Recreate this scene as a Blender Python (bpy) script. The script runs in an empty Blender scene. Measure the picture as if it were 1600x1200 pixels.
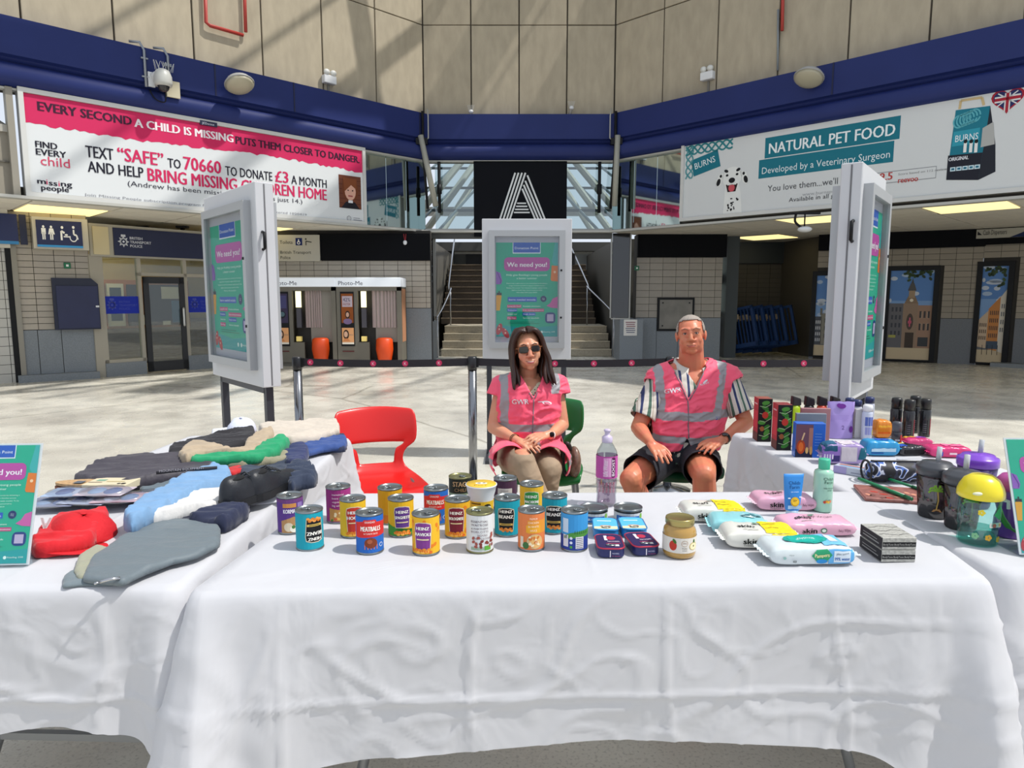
import bpy, bmesh, math, random
from mathutils import Vector, Matrix, noise
PI=math.pi
sc=bpy.context.scene; C=sc.collection
R_=random.Random(7)
# ---------- camera, world, sun, exposure ----------
CH,CF,CP=1.42,1080.0,math.atan(135/1080.0)
cd=bpy.data.cameras.new('camera'); cam=bpy.data.objects.new('camera',cd); C.objects.link(cam)
cam.location=(0,0,CH); cam.rotation_euler=(PI/2-CP,0,0)
cd.sensor_fit='HORIZONTAL'; cd.sensor_width=36; cd.lens=36*CF/1600; cd.clip_start=.05; cd.clip_end=300
sc.camera=cam
w=bpy.data.worlds.new('sky'); sc.world=w; w.use_nodes=True
nt=w.node_tree; nt.nodes.clear()
sk=nt.nodes.new('ShaderNodeTexSky'); sk.sky_type='HOSEK_WILKIE'; sk.sun_direction=Vector((.52,-.1,.85)).normalized(); sk.turbidity=3.5; sk.ground_albedo=.5
mx=nt.nodes.new('ShaderNodeMixRGB'); mx.inputs[0].default_value=.72; mx.inputs[2].default_value=(.80,.86,.95,1)
bg=nt.nodes.new('ShaderNodeBackground'); bg.inputs[1].default_value=1.08
ow=nt.nodes.new('ShaderNodeOutputWorld')
nt.links.new(sk.outputs[0],mx.inputs[1]); nt.links.new(mx.outputs[0],bg.inputs[0]); nt.links.new(bg.outputs[0],ow.inputs[0])
sl=bpy.data.lights.new('sun','SUN'); sl.energy=3.3; sl.angle=math.radians(1.2); sl.color=(1,.965,.91)
so=bpy.data.objects.new('sun',sl); C.objects.link(so)
so.rotation_euler=Vector((.52,-.10,.85)).to_track_quat('Z','Y').to_euler()
sc.view_settings.view_transform='Standard'; sc.view_settings.look='None'; sc.view_settings.gamma=1
sc.view_settings.use_curve_mapping=False; sc.view_settings.exposure=0.22
# ---------- photogrammetry helpers ----------
def ray(px,py):
    a=(px-800)/CF; b=-(py-600)/CF
    return Vector((a, math.cos(CP)+b*math.sin(CP), -math.sin(CP)+b*math.cos(CP)))
def at_z(px,py,z=0.0):
    r=ray(px,py); t=(z-CH)/r.z; return Vector((r.x*t,r.y*t,z))
def at_y(px,py,y):
    r=ray(px,py); t=y/r.y; return Vector((r.x*t,y,CH+r.z*t))
TZ=.757
def tp(px,py): return at_z(px,py,TZ)
# ---------- materials ----------
def lin(h):
    h=h.lstrip('#'); o=[]
    for i in (0,2,4):
        v=int(h[i:i+2],16)/255; o.append(v/12.92 if v<=.04045 else ((v+.055)/1.055)**2.4)
    return (*o,1)
MC={}
def M(hexc,rough=.55,metal=0.0,bump=0.0,scale=20.0,var=0.0,spec=None,trans=0.0,alpha=1.0,emit=0.0,coat=0.0,ovar=0.0,sheen=0.0,stretch=None):
    k=(hexc,rough,metal,bump,scale,var,spec,trans,alpha,emit,coat,ovar,sheen,stretch)
    if k in MC: return MC[k]
    m=bpy.data.materials.new('mat_'+hexc.strip('#')); m.use_nodes=True; t=m.node_tree; b=t.nodes['Principled BSDF']
    c=lin(hexc); b.inputs['Base Color'].default_value=c; b.inputs['Roughness'].default_value=rough; b.inputs['Metallic'].default_value=metal
    if spec is not None: b.inputs['Specular IOR Level'].default_value=spec
    if trans: b.inputs['Transmission Weight'].default_value=trans
    if alpha<1: b.inputs['Alpha'].default_value=alpha
    if emit: b.inputs['Emission Color'].default_value=c; b.inputs['Emission Strength'].default_value=emit
    if coat: b.inputs['Coat Weight'].default_value=coat
    if sheen: b.inputs['Sheen Weight'].default_value=sheen
    if var or bump or ovar:
        tc=t.nodes.new('ShaderNodeTexCoord'); n=t.nodes.new('ShaderNodeTexNoise'); n.inputs['Scale'].default_value=scale; n.inputs['Detail'].default_value=5
        if stretch:
            mp=t.nodes.new('ShaderNodeMapping'); mp.inputs['Scale'].default_value=stretch; t.links.new(tc.outputs['Object'],mp.inputs[0]); t.links.new(mp.outputs[0],n.inputs['Vector'])
        else: t.links.new(tc.outputs['Object'],n.inputs['Vector'])
        if var or ovar:
            h=t.nodes.new('ShaderNodeHueSaturation'); h.inputs['Color'].default_value=c
            mr=t.nodes.new('ShaderNodeMapRange'); mr.inputs[1].default_value=.3; mr.inputs[2].default_value=.7; mr.inputs[3].default_value=1-var; mr.inputs[4].default_value=1+var
            t.links.new(n.outputs[0],mr.inputs[0]); src=mr.outputs[0]
            if ovar:
                oi=t.nodes.new('ShaderNodeObjectInfo'); m2=t.nodes.new('ShaderNodeMapRange'); m2.inputs[3].default_value=-ovar; m2.inputs[4].default_value=ovar
                t.links.new(oi.outputs['Random'],m2.inputs[0]); ad=t.nodes.new('ShaderNodeMath'); ad.operation='ADD'
                t.links.new(src,ad.inputs[0]); t.links.new(m2.outputs[0],ad.inputs[1]); src=ad.outputs[0]
            t.links.new(src,h.inputs['Value']); t.links.new(h.outputs[0],b.inputs['Base Color'])
        if bump:
            bp=t.nodes.new('ShaderNodeBump'); bp.inputs['Strength'].default_value=bump; bp.inputs['Distance'].default_value=.01
            t.links.new(n.outputs[0],bp.inputs['Height']); t.links.new(bp.outputs[0],b.inputs['Normal'])
    MC[k]=m; return m
def glassy(hexc,mixf,rough=.02,name='clear_glass'):
    """thin pane: transparent tint + mirror reflection"""
    k=('g',hexc,mixf,rough)
    if k in MC: return MC[k]
    m=bpy.data.materials.new(name); m.use_nodes=True; t=m.node_tree; t.nodes.clear()
    o=t.nodes.new('ShaderNodeOutputMaterial'); mi=t.nodes.new('ShaderNodeMixShader'); tr=t.nodes.new('ShaderNodeBsdfTransparent'); gl=t.nodes.new('ShaderNodeBsdfGlossy')
    tr.inputs[0].default_value=lin(hexc); gl.inputs['Roughness'].default_value=rough; mi.inputs[0].default_value=mixf
    t.links.new(tr.outputs[0],mi.inputs[1]); t.links.new(gl.outputs[0],mi.inputs[2]); t.links.new(mi.outputs[0],o.inputs[0]); MC[k]=m; return m
# ---------- mesh helpers ----------
def link(name,me,mat=None,parent=None,smooth=False,loc=None,rz=None):
    o=bpy.data.objects.new(name,me); C.objects.link(o)
    if mat is not None and me is not None and not me.materials:
        for q in (mat if isinstance(mat,(list,tuple)) else [mat]): me.materials.append(q)
    if smooth: me.polygons.foreach_set('use_smooth',[True]*len(me.polygons))
    if parent is not None: o.parent=parent
    if loc is not None: o.location=loc
    if rz is not None: o.rotation_euler=(0,0,rz)
    return o
def obj(name,bm,mat=None,parent=None,smooth=False,loc=None,rz=None):
    me=bpy.data.meshes.new(name); bm.to_mesh(me); bm.free()
    return link(name,me,mat,parent,smooth,loc,rz)
def pyd(name,vs,fs,mat=None,parent=None,smooth=False,loc=None,rz=None):
    me=bpy.data.meshes.new(name); me.from_pydata([tuple(v) for v in vs],[],fs); me.update()
    return link(name,me,mat,parent,smooth,loc,rz)
def tag(o,label,cat,group=None,kind=None):
    if label: o['label']=label
    if cat: o['category']=cat
    if group: o['group']=group
    if kind: o['kind']=kind
    return o
def thing(name,label,cat,loc=(0,0,0),rz=0.0,group=None,rot=None):
    o=bpy.data.objects.new(name,None); C.objects.link(o); o.location=loc; o.rotation_euler=rot or (0,0,rz); o.empty_display_size=.1
    return tag(o,label,cat,group)
def struct(o): o['kind']='structure'; return o
def BM(): return bmesh.new()
def bx(bm,x0,x1,y0,y1,z0,z1,mi=0,mtx=None):
    vs=[bm.verts.new((x,y,z)) for x in (x0,x1) for y in (y0,y1) for z in (z0,z1)]
    if mtx is not None:
        for v in vs: v.co=mtx@v.co
    for f in ((0,1,3,2),(4,6,7,5),(0,4,5,1),(2,3,7,6),(0,2,6,4),(1,5,7,3)):
        q=bm.faces.new([vs[i] for i in f]); q.material_index=mi
    return vs
def bbox(x0,x1,y0,y1,z0,z1,bev=0.0,seg=2):
    bm=BM(); bx(bm,x0,x1,y0,y1,z0,z1)
    if bev: bmesh.ops.bevel(bm,geom=bm.edges[:],offset=bev,segments=seg,affect='EDGES',profile=.5)
    return bm
def lathe(bm,prof,n=32,mi=0,cx=0,cy=0,cap=True,sy=1.0):
    rings=[]
    for r,z in prof: rings.append([bm.verts.new((cx+r*math.cos(2*PI*i/n),cy+sy*r*math.sin(2*PI*i/n),z)) for i in range(n)])
    for a,b in zip(rings,rings[1:]):
        for i in range(n):
            f=bm.faces.new((a[i],a[(i+1)%n],b[(i+1)%n],b[i])); f.material_index=mi
    if cap:
        f=bm.faces.new(rings[0][::-1]); f.material_index=mi; f=bm.faces.new(rings[-1]); f.material_index=mi
    return rings
def tube(bm,pts,r,n=8,mi=0,caps=True):
    pts=[Vector(p) for p in pts]; rs=r if isinstance(r,(list,tuple)) else [r]*len(pts); prev=None; rings=[]
    for i,p in enumerate(pts):
        d=((pts[min(i+1,len(pts)-1)]-pts[max(i-1,0)])).normalized()
        if prev is None: a=d.orthogonal().normalized()
        else: a=(prev-d*prev.dot(d)).normalized()
        prev=a; b=d.cross(a)
        rings.append([bm.verts.new(p+(a*math.cos(2*PI*k/n)+b*math.sin(2*PI*k/n))*rs[i]) for k in range(n)])
    for a,b in zip(rings,rings[1:]):
        for k in range(n):
            f=bm.faces.new((a[k],a[(k+1)%n],b[(k+1)%n],b[k])); f.material_index=mi
    if caps: bm.faces.new(rings[0][::-1]).material_index=mi; bm.faces.new(rings[-1]).material_index=mi
def curve_pts(pts,n=6):
    """Catmull-Rom through pts"""
    P=[Vector(p) for p in pts]; out=[]
    for i in range(len(P)-1):
        p0=P[max(i-1,0)];p1=P[i];p2=P[i+1];p3=P[min(i+2,len(P)-1)]
        for k in range(n):
            t=k/n; out.append(.5*((2*p1)+(p2-p0)*t+(2*p0-5*p1+4*p2-p3)*t*t+(3*p1-p0-3*p2+p3)*t**3))
    out.append(P[-1]); return out
def ell(bm,c,rx,ry,rz,n=12,m=8,mi=0,rot=None):
    mt=Matrix.Translation(Vector(c))@(rot.to_4x4() if rot is not None else Matrix.Identity(4))@Matrix.Diagonal((rx,ry,rz,1))
    r=bmesh.ops.create_uvsphere(bm,u_segments=n,v_segments=m,radius=1,matrix=mt)
    for v in r['verts']:
        for f in v.link_faces: f.material_index=mi
# ---------- flat print builder ----------
TX={}
def text2d(s,bold=0.0):
    k=(s,bold)
    if k in TX: return TX[k]
    cu=bpy.data.curves.new('t','FONT'); cu.body=s; cu.size=1; cu.resolution_u=2; cu.offset=bold
    to=bpy.data.objects.new('t',cu); C.objects.link(to)
    dg=bpy.context.evaluated_depsgraph_get(); me=bpy.data.meshes.new_from_object(to.evaluated_get(dg))
    vs=[(v.co.x,v.co.y) for v in me.vertices]; fs=[tuple(p.vertices) for p in me.polygons]
    C.objects.unlink(to); bpy.data.objects.remove(to); bpy.data.curves.remove(cu); bpy.data.meshes.remove(me)
    if not vs: vs=[(0,0)]
    TX[k]=(vs,fs,min(v[0] for v in vs),max(v[0] for v in vs)); return TX[k]
LT_=[0]
def lighter(h):
    h=h.lstrip('#'); return '#'+''.join('%02x'%min(255,int((int(h[i:i+2],16)/255)**.72*255)) for i in (0,2,4))
class Dec:
    def __init__(s): s.it=[]; s.mats=[]
    def mi(s,col):
        if LT_[0] and isinstance(col,str): col=lighter(col)
        m=col if not isinstance(col,str) else M(col,.62,spec=.25)
        if m not in s.mats: s.mats.append(m)
        return s.mats.index(m)
    def add(s,vs,fs,col,L): s.it.append((vs,fs,s.mi(col),L)); return s
    def rect(s,u0,v0,u1,v1,col,L=1): return s.add([(u0,v0),(u1,v0),(u1,v1),(u0,v1)],[(0,1,2,3)],col,L)
    def poly(s,pts,col,L=1): return s.add(list(pts),[tuple(range(len(pts)))],col,L)
    def disc(s,u,v,rx,ry=None,col='#ffffff',L=1,n=16,a0=0,a1=2*PI,rot=0):
        ry=ry or rx; p=[]
        for i in range(n):
            a=a0+(a1-a0)*i/n; x=rx*math.cos(a); y=ry*math.sin(a); p.append((u+x*math.cos(rot)-y*math.sin(rot),v+x*math.sin(rot)+y*math.cos(rot)))
        return s.poly(p,col,L)
    def line(s,pts,wd,col,L=2):
        for (a,b),(c,d) in zip(pts,pts[1:]):
            l=math.hypot(c-a,d-b) or 1; nx=-(d-b)/l*wd/2; ny=(c-a)/l*wd/2
            s.poly([(a-nx,b-ny),(c-nx,d-ny),(c+nx,d+ny),(a+nx,b+ny)],col,L)
        return s
    def rrect(s,u0,v0,u1,v1,col,L=1,r=None):
        r=r or min(u1-u0,v1-v0)*.3; p=[]
        for cx,cy,a in ((u1-r,v0+r,-90),(u1-r,v1-r,0),(u0+r,v1-r,90),(u0+r,v0+r,180)):
            for k in range(5): t=math.radians(a+k*22.5); p.append((cx+r*math.cos(t),cy+r*math.sin(t)))
        return s.poly(p,col,L)
    def text(s,t,u,v,h,col,w=None,L=3,bold=.0,al='L',rot=0,shear=0,maxw=None):
        if bold:
            kb=h*min(bold,.03)*2.2
            for du,dL in ((-kb,-.3),(kb,.3)): s.text(t,u+du*math.cos(rot),v+du*math.sin(rot),h,col,w,L+dL,0,al,rot,shear,maxw)
        vs,fs,x0,x1=text2d(t,0); k=h/.72; kx=k
        if w: kx=w/max(x1-x0,1e-6)
        if maxw and kx*(x1-x0)>maxw: kx=maxw/(x1-x0)
        W=(x1-x0)*kx; off={'L':0,'C':-W/2,'R':-W}[al]; cr,sr=math.cos(rot),math.sin(rot); out=[]
        for x,y in vs:
            X=(x-x0)*kx+off+shear*y*k; Y=y*k; out.append((u+X*cr-Y*sr,v+X*sr+Y*cr))
        return s.add(out,fs,col,L)
    def build(s,name,parent,fn,bis=None,loc=None,rz=None,kind=None):
        bm=BM()
        for vs,fs,mi,L in s.it:
            bv=[bm.verts.new((x,y,L)) for x,y in vs]
            for f in fs:
                try: bm.faces.new([bv[i] for i in f]).material_index=mi
                except ValueError: pass
        if bis:
            big=[f for f in bm.faces if len(f.verts)>4]
            if big: bmesh.ops.triangulate(bm,faces=big)
            for u in bis: bmesh.ops.bisect_plane(bm,geom=bm.verts[:]+bm.edges[:]+bm.faces[:],plane_co=(u,0,0),plane_no=(1,0,0),dist=1e-6)
            for v_ in getattr(s,'bis2',[]): bmesh.ops.bisect_plane(bm,geom=bm.verts[:]+bm.edges[:]+bm.faces[:],plane_co=(0,v_,0),plane_no=(0,1,0),dist=1e-6)
        for v in bm.verts: v.co=fn(v.co.x,v.co.y,v.co.z)
        o=obj(name,bm,s.mats,parent,loc=loc,rz=rz)
        if kind: o['kind']=kind
        return o
def pl(e=.001):      # local plane x,z facing -y
    return lambda u,v,L: Vector((u,-L*e,v))
def cylf(r,z0=0,e=.00025):   # wrap round a cylinder, u=0 faces -y
    def f(u,v,L):
        a=u/r-PI/2; return Vector(((r+L*e)*math.cos(a),(r+L*e)*math.sin(a),z0+v))
    return f
def cbis(r,n=20): return [(-PI+2*PI*i/n)*r for i in range(1,n)]
# ---------- wall frames ----------
class WF:
    """vertical wall through two plan points; local x along, -y toward the hall, z up"""
    def __init__(s,p0,p1):
        s.p=Vector((p0[0],p0[1],0)); d=Vector((p1[0]-p0[0],p1[1]-p0[1],0)); s.len=d.length; s.d=d.normalized(); s.rz=math.atan2(s.d.y,s.d.x)
        s.n=Vector((s.d.y,-s.d.x,0))
    def uz(s,px,py,off=0.0):
        o=s.p+s.n*off; r=ray(px,py); t=(o.x*s.n.x+o.y*s.n.y)/(r.x*s.n.x+r.y*s.n.y); q=Vector((r.x*t,r.y*t,CH+r.z*t)); return ((q-s.p).dot(s.d),q.z)
    def u(s,px,py=400,off=0): return s.uz(px,py,off)[0]
    def z(s,px,py,off=0): return s.uz(px,py,off)[1]
    def pt(s,u,z,off=0): return s.p+s.d*u+s.n*off+Vector((0,0,z))
    def obj(s,name,bm,mat,parent=None,smooth=False):
        if parent is None: return obj(name,bm,mat,None,smooth,loc=s.p,rz=s.rz)
        return obj(name,bm,mat,parent,smooth)
    def box(s,name,u0,u1,z0,z1,o0,o1,mat,parent=None,bev=0):
        return s.obj(name,bbox(u0,u1,-o1,-o0,z0,z1,bev),mat,parent)
    def thing(s,name,label,cat,group=None): return thing(name,label,cat,s.p,s.rz,group)
def tiles(wf,parent,u0,u1,z0,z1,tw,th,mat,name='tile',gap=.008,off=.0,dep=.012,holes=(),brick=False,rlim=300):
    """individual tiles sharing meshes; parent = a wall object placed with the frame"""
    cache={}; n=0; z=z0; row=0
    while z<z1-1e-4:
        h=min(th,z1-z); u=u0-(tw/2 if brick and row%2 else 0)
        while u<u1-1e-4:
            a=max(u,u0); b=min(u+tw,u1)
            segs=[(a,b)]
            for hx0,hx1,hz0,hz1 in holes:
                if z<hz1-.02 and z+h>hz0+.02:
                    segs=[q for s0,s1 in segs for q in (((s0,min(s1,hx0)),(max(s0,hx1),s1)) if (s0<hx1 and s1>hx0) else ((s0,s1),)) if q[1]-q[0]>.03]
            for a,b in segs:
                if b-a<=.03 or n>=rlim: continue
                k=(round(b-a,3),round(h,3))
                if k not in cache:
                    bm=BM(); bx(bm,0,b-a-gap,-off-dep,-off,0,h-gap); me=bpy.data.meshes.new(name); bm.to_mesh(me); bm.free(); me.materials.append(mat); cache[k]=me
                o=bpy.data.objects.new(name,cache[k]); C.objects.link(o); o.parent=parent; o.location=(a,0,z); n+=1
            u+=tw
        z+=th; row+=1

def fr4(bm,u0,u1,z0,z1,w,y0,y1,wb=None):
    wb=w if wb is None else wb
    for q in ((u0,u1,z1-w,z1),(u0,u1,z0,z0+wb),(u0,u0+w,z0+wb,z1-w),(u1-w,u1,z0+wb,z1-w)): bx(bm,q[0],q[1],y0,y1,q[2],q[3])
GIRD=[]
for k in range(12): GIRD.append(((-9+k*1.15,8.5,9.4),(-6.5+k*1.15,16.2,10.4),.05 if k%3 else .14))
GIRD+=[((-6.5,7.0,9.6),(1.6,15.9,9.2),.16),((-4.6,5.6,9.6),(3.2,15.0,9.3),.10)]
GIRD+=[((1.0,9.0,10.5),(1.8,16.0,10.5),.5)]
# ================= SETTING =================
# floor: pale terrazzo, worn and cracked, tone varied by noise
def floor_mat():
    m=bpy.data.materials.new('terrazzo'); m.use_nodes=True; t=m.node_tree; b=t.nodes['Principled BSDF']; L=t.links.new
    tc=t.nodes.new('ShaderNodeTexCoord')
    def N(s,d=6,st=None):
        n=t.nodes.new('ShaderNodeTexNoise'); n.inputs['Scale'].default_value=s; n.inputs['Detail'].default_value=d
        if st:
            mp=t.nodes.new('ShaderNodeMapping'); mp.inputs['Scale'].default_value=st; L(tc.outputs['Object'],mp.inputs[0]); L(mp.outputs[0],n.inputs[0])
        else: L(tc.outputs['Object'],n.inputs[0])
        return n
    a=N(.7); c=N(90,3); g=N(3.0,8)
    r=t.nodes.new('ShaderNodeValToRGB'); r.color_ramp.elements[0].color=lin('#b5b0a5'); r.color_ramp.elements[1].color=lin('#dcd8cb'); r.color_ramp.elements[0].position=.32; r.color_ramp.elements[1].position=.62
    L(a.outputs[0],r.inputs[0])
    r2=t.nodes.new('ShaderNodeValToRGB'); r2.color_ramp.elements[0].color=lin('#6d6a62'); r2.color_ramp.elements[1].color=(1,1,1,1); r2.color_ramp.elements[0].position=.3; r2.color_ramp.elements[1].position=.47
    L(c.outputs[0],r2.inputs[0])
    m1=t.nodes.new('ShaderNodeMixRGB'); m1.blend_type='MULTIPLY'; m1.inputs[0].default_value=.35; L(r.outputs[0],m1.inputs[1]); L(r2.outputs[0],m1.inputs[2])
    # cracks
    n3=N(1.4,3); mp=t.nodes.new('ShaderNodeMixRGB'); mp.inputs[0].default_value=.12; L(tc.outputs['Object'],mp.inputs[1]); L(n3.outputs[1],mp.inputs[2])
    v=t.nodes.new('ShaderNodeTexVoronoi'); v.feature='DISTANCE_TO_EDGE'; v.inputs['Scale'].default_value=.16; L(mp.outputs[0],v.inputs['Vector'])
    cr=t.nodes.new('ShaderNodeValToRGB'); cr.color_ramp.elements[0].color=lin('#6f695c'); cr.color_ramp.elements[1].color=(1,1,1,1); cr.color_ramp.elements[0].position=.0; cr.color_ramp.elements[1].position=.0012
    L(v.outputs['Distance'],cr.inputs[0])
    m2=t.nodes.new('ShaderNodeMixRGB'); m2.blend_type='MULTIPLY'; m2.inputs[0].default_value=.55; L(m1.outputs[0],m2.inputs[1]); L(cr.outputs[0],m2.inputs[2])
    L(m2.outputs[0],b.inputs['Base Color'])
    rr=t.nodes.new('ShaderNodeMapRange'); rr.inputs[1].default_value=.35; rr.inputs[2].default_value=.65; rr.inputs[3].default_value=.18; rr.inputs[4].default_value=.38; L(g.outputs[0],rr.inputs[0]); L(rr.outputs[0],b.inputs['Roughness'])
    return m
bm=BM(); vs=[bm.verts.new(p) for p in ((-24,-14,0),(24,-14,0),(24,27,0),(-24,27,0))]; bm.faces.new(vs)
struct(obj('floor',bm,floor_mat()))
CONC=M('#a89d88',.9,bump=.5,scale=6,var=.10,ovar=.05,stretch=(1,1,.35))
CONCB=M('#4a443a',.9)
CREAM=M('#a9a398',.6,var=.05,scale=3)
TILE=M('#a59d90',.45,var=.04,scale=8,ovar=.05)
TILER=M('#6f6a61',.5,var=.04,scale=8,ovar=.05)
GROUT=M('#3a3733',.9)
STONE=M('#7a8085',.55,bump=.2,scale=60,var=.14)
NAVY=M('#1e2a60',.5,var=.05,scale=2,spec=.25)
NAVYD=M('#161b33',.35)
ALU=M('#9b9a95',.4,metal=.6)
WHT=M('#d9dadb',.4)
BLK=M('#0e0f12',.5,spec=.25)
STEEL=M('#b9babd',.22,metal=1.0)
MIRROR=M('#b4c3c2',.03,metal=1.0)
cL,cR=(-1.90,15.5),(2.20,15.5)
WL=WF((-10.4,7.0),cL); WR=WF(cR,(10.7,7.0)); WC=WF(cL,cR)
ZS=2.84; ZB=4.36; ZT=5.3
# ---- upper concrete walls with separate panels
for nm,wf,pw in (('wall_left',WL,1.2),('wall_right',WR,1.2),('wall_back',WC,4.1/4)):
    wall=struct(wf.box(nm,-.02,wf.len+.02,ZB,9.0,-.30,-.035,CONCB))
    n=int(math.ceil(wf.len/pw-.01))
    for row,(z0,z1) in enumerate(((5.15,7.15),(7.17,9.0))):
        for k in range(n):
            if wf is WL: b=wf.len-k*pw; a=max(b-pw,0)
            else: a=k*pw; b=min(a+pw,wf.len)
            bm=bbox(a+.014,b-.014,.0,.05,z0,z1,.006,1)
            bmesh.ops.translate(bm,verts=bm.verts,vec=(0,R_.uniform(-.004,.004),0))
            obj('concrete_panel',bm,CONC,wall)
# ---- blue fascia band with rounded lower roll
prof=[(0,5.30),(.26,5.28),(.26,4.77),(.20,4.755),(.17,4.74),(.16,4.70)]
for k in range(9):
    a=PI/2-k*PI*.62/8*1.25; prof.append((.13+.13*math.cos(a)*1.0,4.53+.165*math.sin(a)))
prof+=[(.10,4.36),(0,4.35)]
def sweep(prof,poly):
    vs=[];fs=[]; P=[Vector((p[0],p[1],0)) for p in poly]; m=len(prof)
    for i,p in enumerate(P):
        ns=[]
        if i>0: d=(p-P[i-1]).normalized(); ns.append(Vector((d.y,-d.x,0)))
        if i<len(P)-1: d=(P[i+1]-p).normalized(); ns.append(Vector((d.y,-d.x,0)))
        n=sum(ns,Vector()).normalized(); n=n/n.dot(ns[0])
        for o,z in prof: vs.append(p+n*o+Vector((0,0,z)))
    for i in range(len(P)-1):
        for k in range(m-1): fs.append((i*m+k,i*m+k+1,(i+1)*m+k+1,(i+1)*m+k))
    return vs,fs
vs,fs=sweep(prof,[WL.p,(-1.9,15.5),(2.2,15.5),WR.pt(WR.len,0)])
band=struct(pyd('trim_1',vs,fs,NAVY))
band.data.polygons.foreach_set('use_smooth',[ (f.center.z<4.76) for f in band.data.polygons])
# joint straps on the band
for wf,u in ((WL,WL.u(337,140,.26)),(WL,WL.u(460,165,.26)),(WR,WR.u(1302,110,.26)),(WL,WL.u(656,210,.26))):
    obj('band_joint',bbox(-.012,.012,-.004,.004,4.77,5.28),M('#10173a',.6),band,loc=wf.pt(u,0,.264),rz=wf.rz)
# thin silver edge under the band and along the soffit
for nm,z0,z1,o in (('trim_2',4.325,4.355,.12),('trim_3',ZS-.012,ZS+.03,.20)):
    vs,fs=sweep([(0,z1),(o,z1),(o,z0),(0,z0)],[WL.p,(-1.9,15.5),(2.2,15.5),WR.pt(WR.len,0)])
    struct(pyd(nm,vs,fs,M('#b3b2ab',.45)))
# ---- soffits with ceiling tiles
CT=M('#dcd6c8',.85,var=.03,scale=2,ovar=.03); CTR=M('#cfc8ba',.85,var=.03,scale=2,ovar=.03)
def soffit(nm,wf,u0,u1,depth,mat,lights,th=1.2):
    r=struct(wf.obj(nm,bbox(u0,u1,.05,depth,ZS+.03,ZS+.18),M('#3a3833',.9)))
    me={}
    du=(u1-u0)/round((u1-u0)/1.2); dv=.6
    nv=int(depth/dv)
    for i in range(round((u1-u0)/du)):
        for j in range(nv):
            u=u0+i*du; v=.06+j*dv
            bm=BM(); 
            if not me: bx(bm,0,du-.03,0,dv-.03,ZS,ZS+.028); q=bpy.data.meshes.new('ceiling_tile'); bm.to_mesh(q); q.materials.append(mat); me[0]=q
            bm.free()
            if (i,j) in lights or (i,j-1) in lights: continue
            o=bpy.data.objects.new('ceiling_tile',me[0]); C.objects.link(o); o.parent=r; o.location=(u,v,0)
    return r,du,dv
def clight(wf,px,py,label,u0,du,dv,w=1.0):
    # recessed light panel at the pixel, snapped to the tile grid
    q=at_z(px,py,ZS)-wf.p; u=q.dot(wf.d); v=-q.dot(wf.n)
    i=math.floor((u-u0)/du); j=max(int((v-.06)/dv),0); return (i,j)
SL0=0.0
duL=12.02/10
lsL=[clight(WL,px,py,'',0,WL.len/round(WL.len/1.2),.6) for px,py in ((125,327),(430,358))]
lsR=[clight(WR,px,py,'',0,WR.len/round(WR.len/1.2),.6) for px,py in ((1258,344),(1545,315),(1168,371))]
rL,du1,dv1=soffit('ceiling',WL,0,WL.len,5.4,CT,lsL)
rR,du2,dv2=soffit('ceiling_right',WR,0,WR.len,7.2,CTR,lsR)
for wf,ls,du in ((WL,lsL,du1),(WR,lsR,du2)):
    for k,(i,j) in enumerate(ls):
        t=wf.thing('ceiling_light',{(0,0):'glowing yellow ceiling panel light over the police office side',(0,1):'yellow ceiling panel light near the toilets direction sign',(1,0):'yellow ceiling panel light behind the camera bracket on the right',(1,1):'large yellow ceiling panel light before the cash dispenser sign',(1,2):'small far yellow ceiling panel light above the dark passage'}[(0 if wf is WL else 1,k)],'light','recessed ceiling lights')
        u=i*du; v=.06+j*.6
        bm=BM(); bx(bm,u,u+du-.02,v,v+1.18,ZS+.010,ZS+.028); obj('frame',bm,M('#cfc9bb',.6),t)
        bm=BM(); bx(bm,u+.04,u+du-.06,v+.04,v+1.14,ZS-.004,ZS+.006); obj('diffuser',bm,M('#fbe7a4',.6,emit=1.0),t)
# ceiling over central entrance
# ---- left shop walls
A0=(-9.9,10.35); A1=(-8.30,11.62); A2=(-7.42,12.30); A3=(-6.0,14.1); A4=(-5.35,15.0)
W0=WF(A0,A1); W1=WF(A1,A2); W2=WF(A2,A4); W3=WF((-5.4,15.05),(-1.75,15.05))
# outermost white tiled pier and its fascia
w0=struct(W0.box('wall_left_pier',0,W0.len,0,ZS,-.2,-.012,GROUT))
tiles(W0,w0,0,W0.u(14,450),0,W0.z(14,355),.32,.155,M('#b9b7b0',.3,ovar=.04))
struct(W0.box('trim_4',W0.u(12,450),W0.u(30,450),0,W0.z(14,352),0,.03,BLK))
struct(W0.box('trim_5',W0.u(30,450),W0.len,0,W0.z(14,352),0,.05,M('#8b877c',.5)))
f=W0.thing('fascia_panel','navy blank shop fascia with a blue stripe at the far left edge','sign')
zt=W0.z(10,335); zb=W0.z(10,382)
obj('frame',bbox(0,W0.len,-.12,0,zb-.06,zt+.08),M('#c6c2b6',.5),f)
obj('panel',bbox(0,W0.u(26,350),-.14,-.10,zb,zt),M('#182455',.4),f); obj('stripe',bbox(0,W0.u(26,350),-.145,-.13,zb,zb+.05),M('#2f7fb8',.4),f)
obj('panel',bbox(W0.u(29,350),W0.u(40,350),-.14,-.10,zb,zt),M('#12193a',.4),f)
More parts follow.
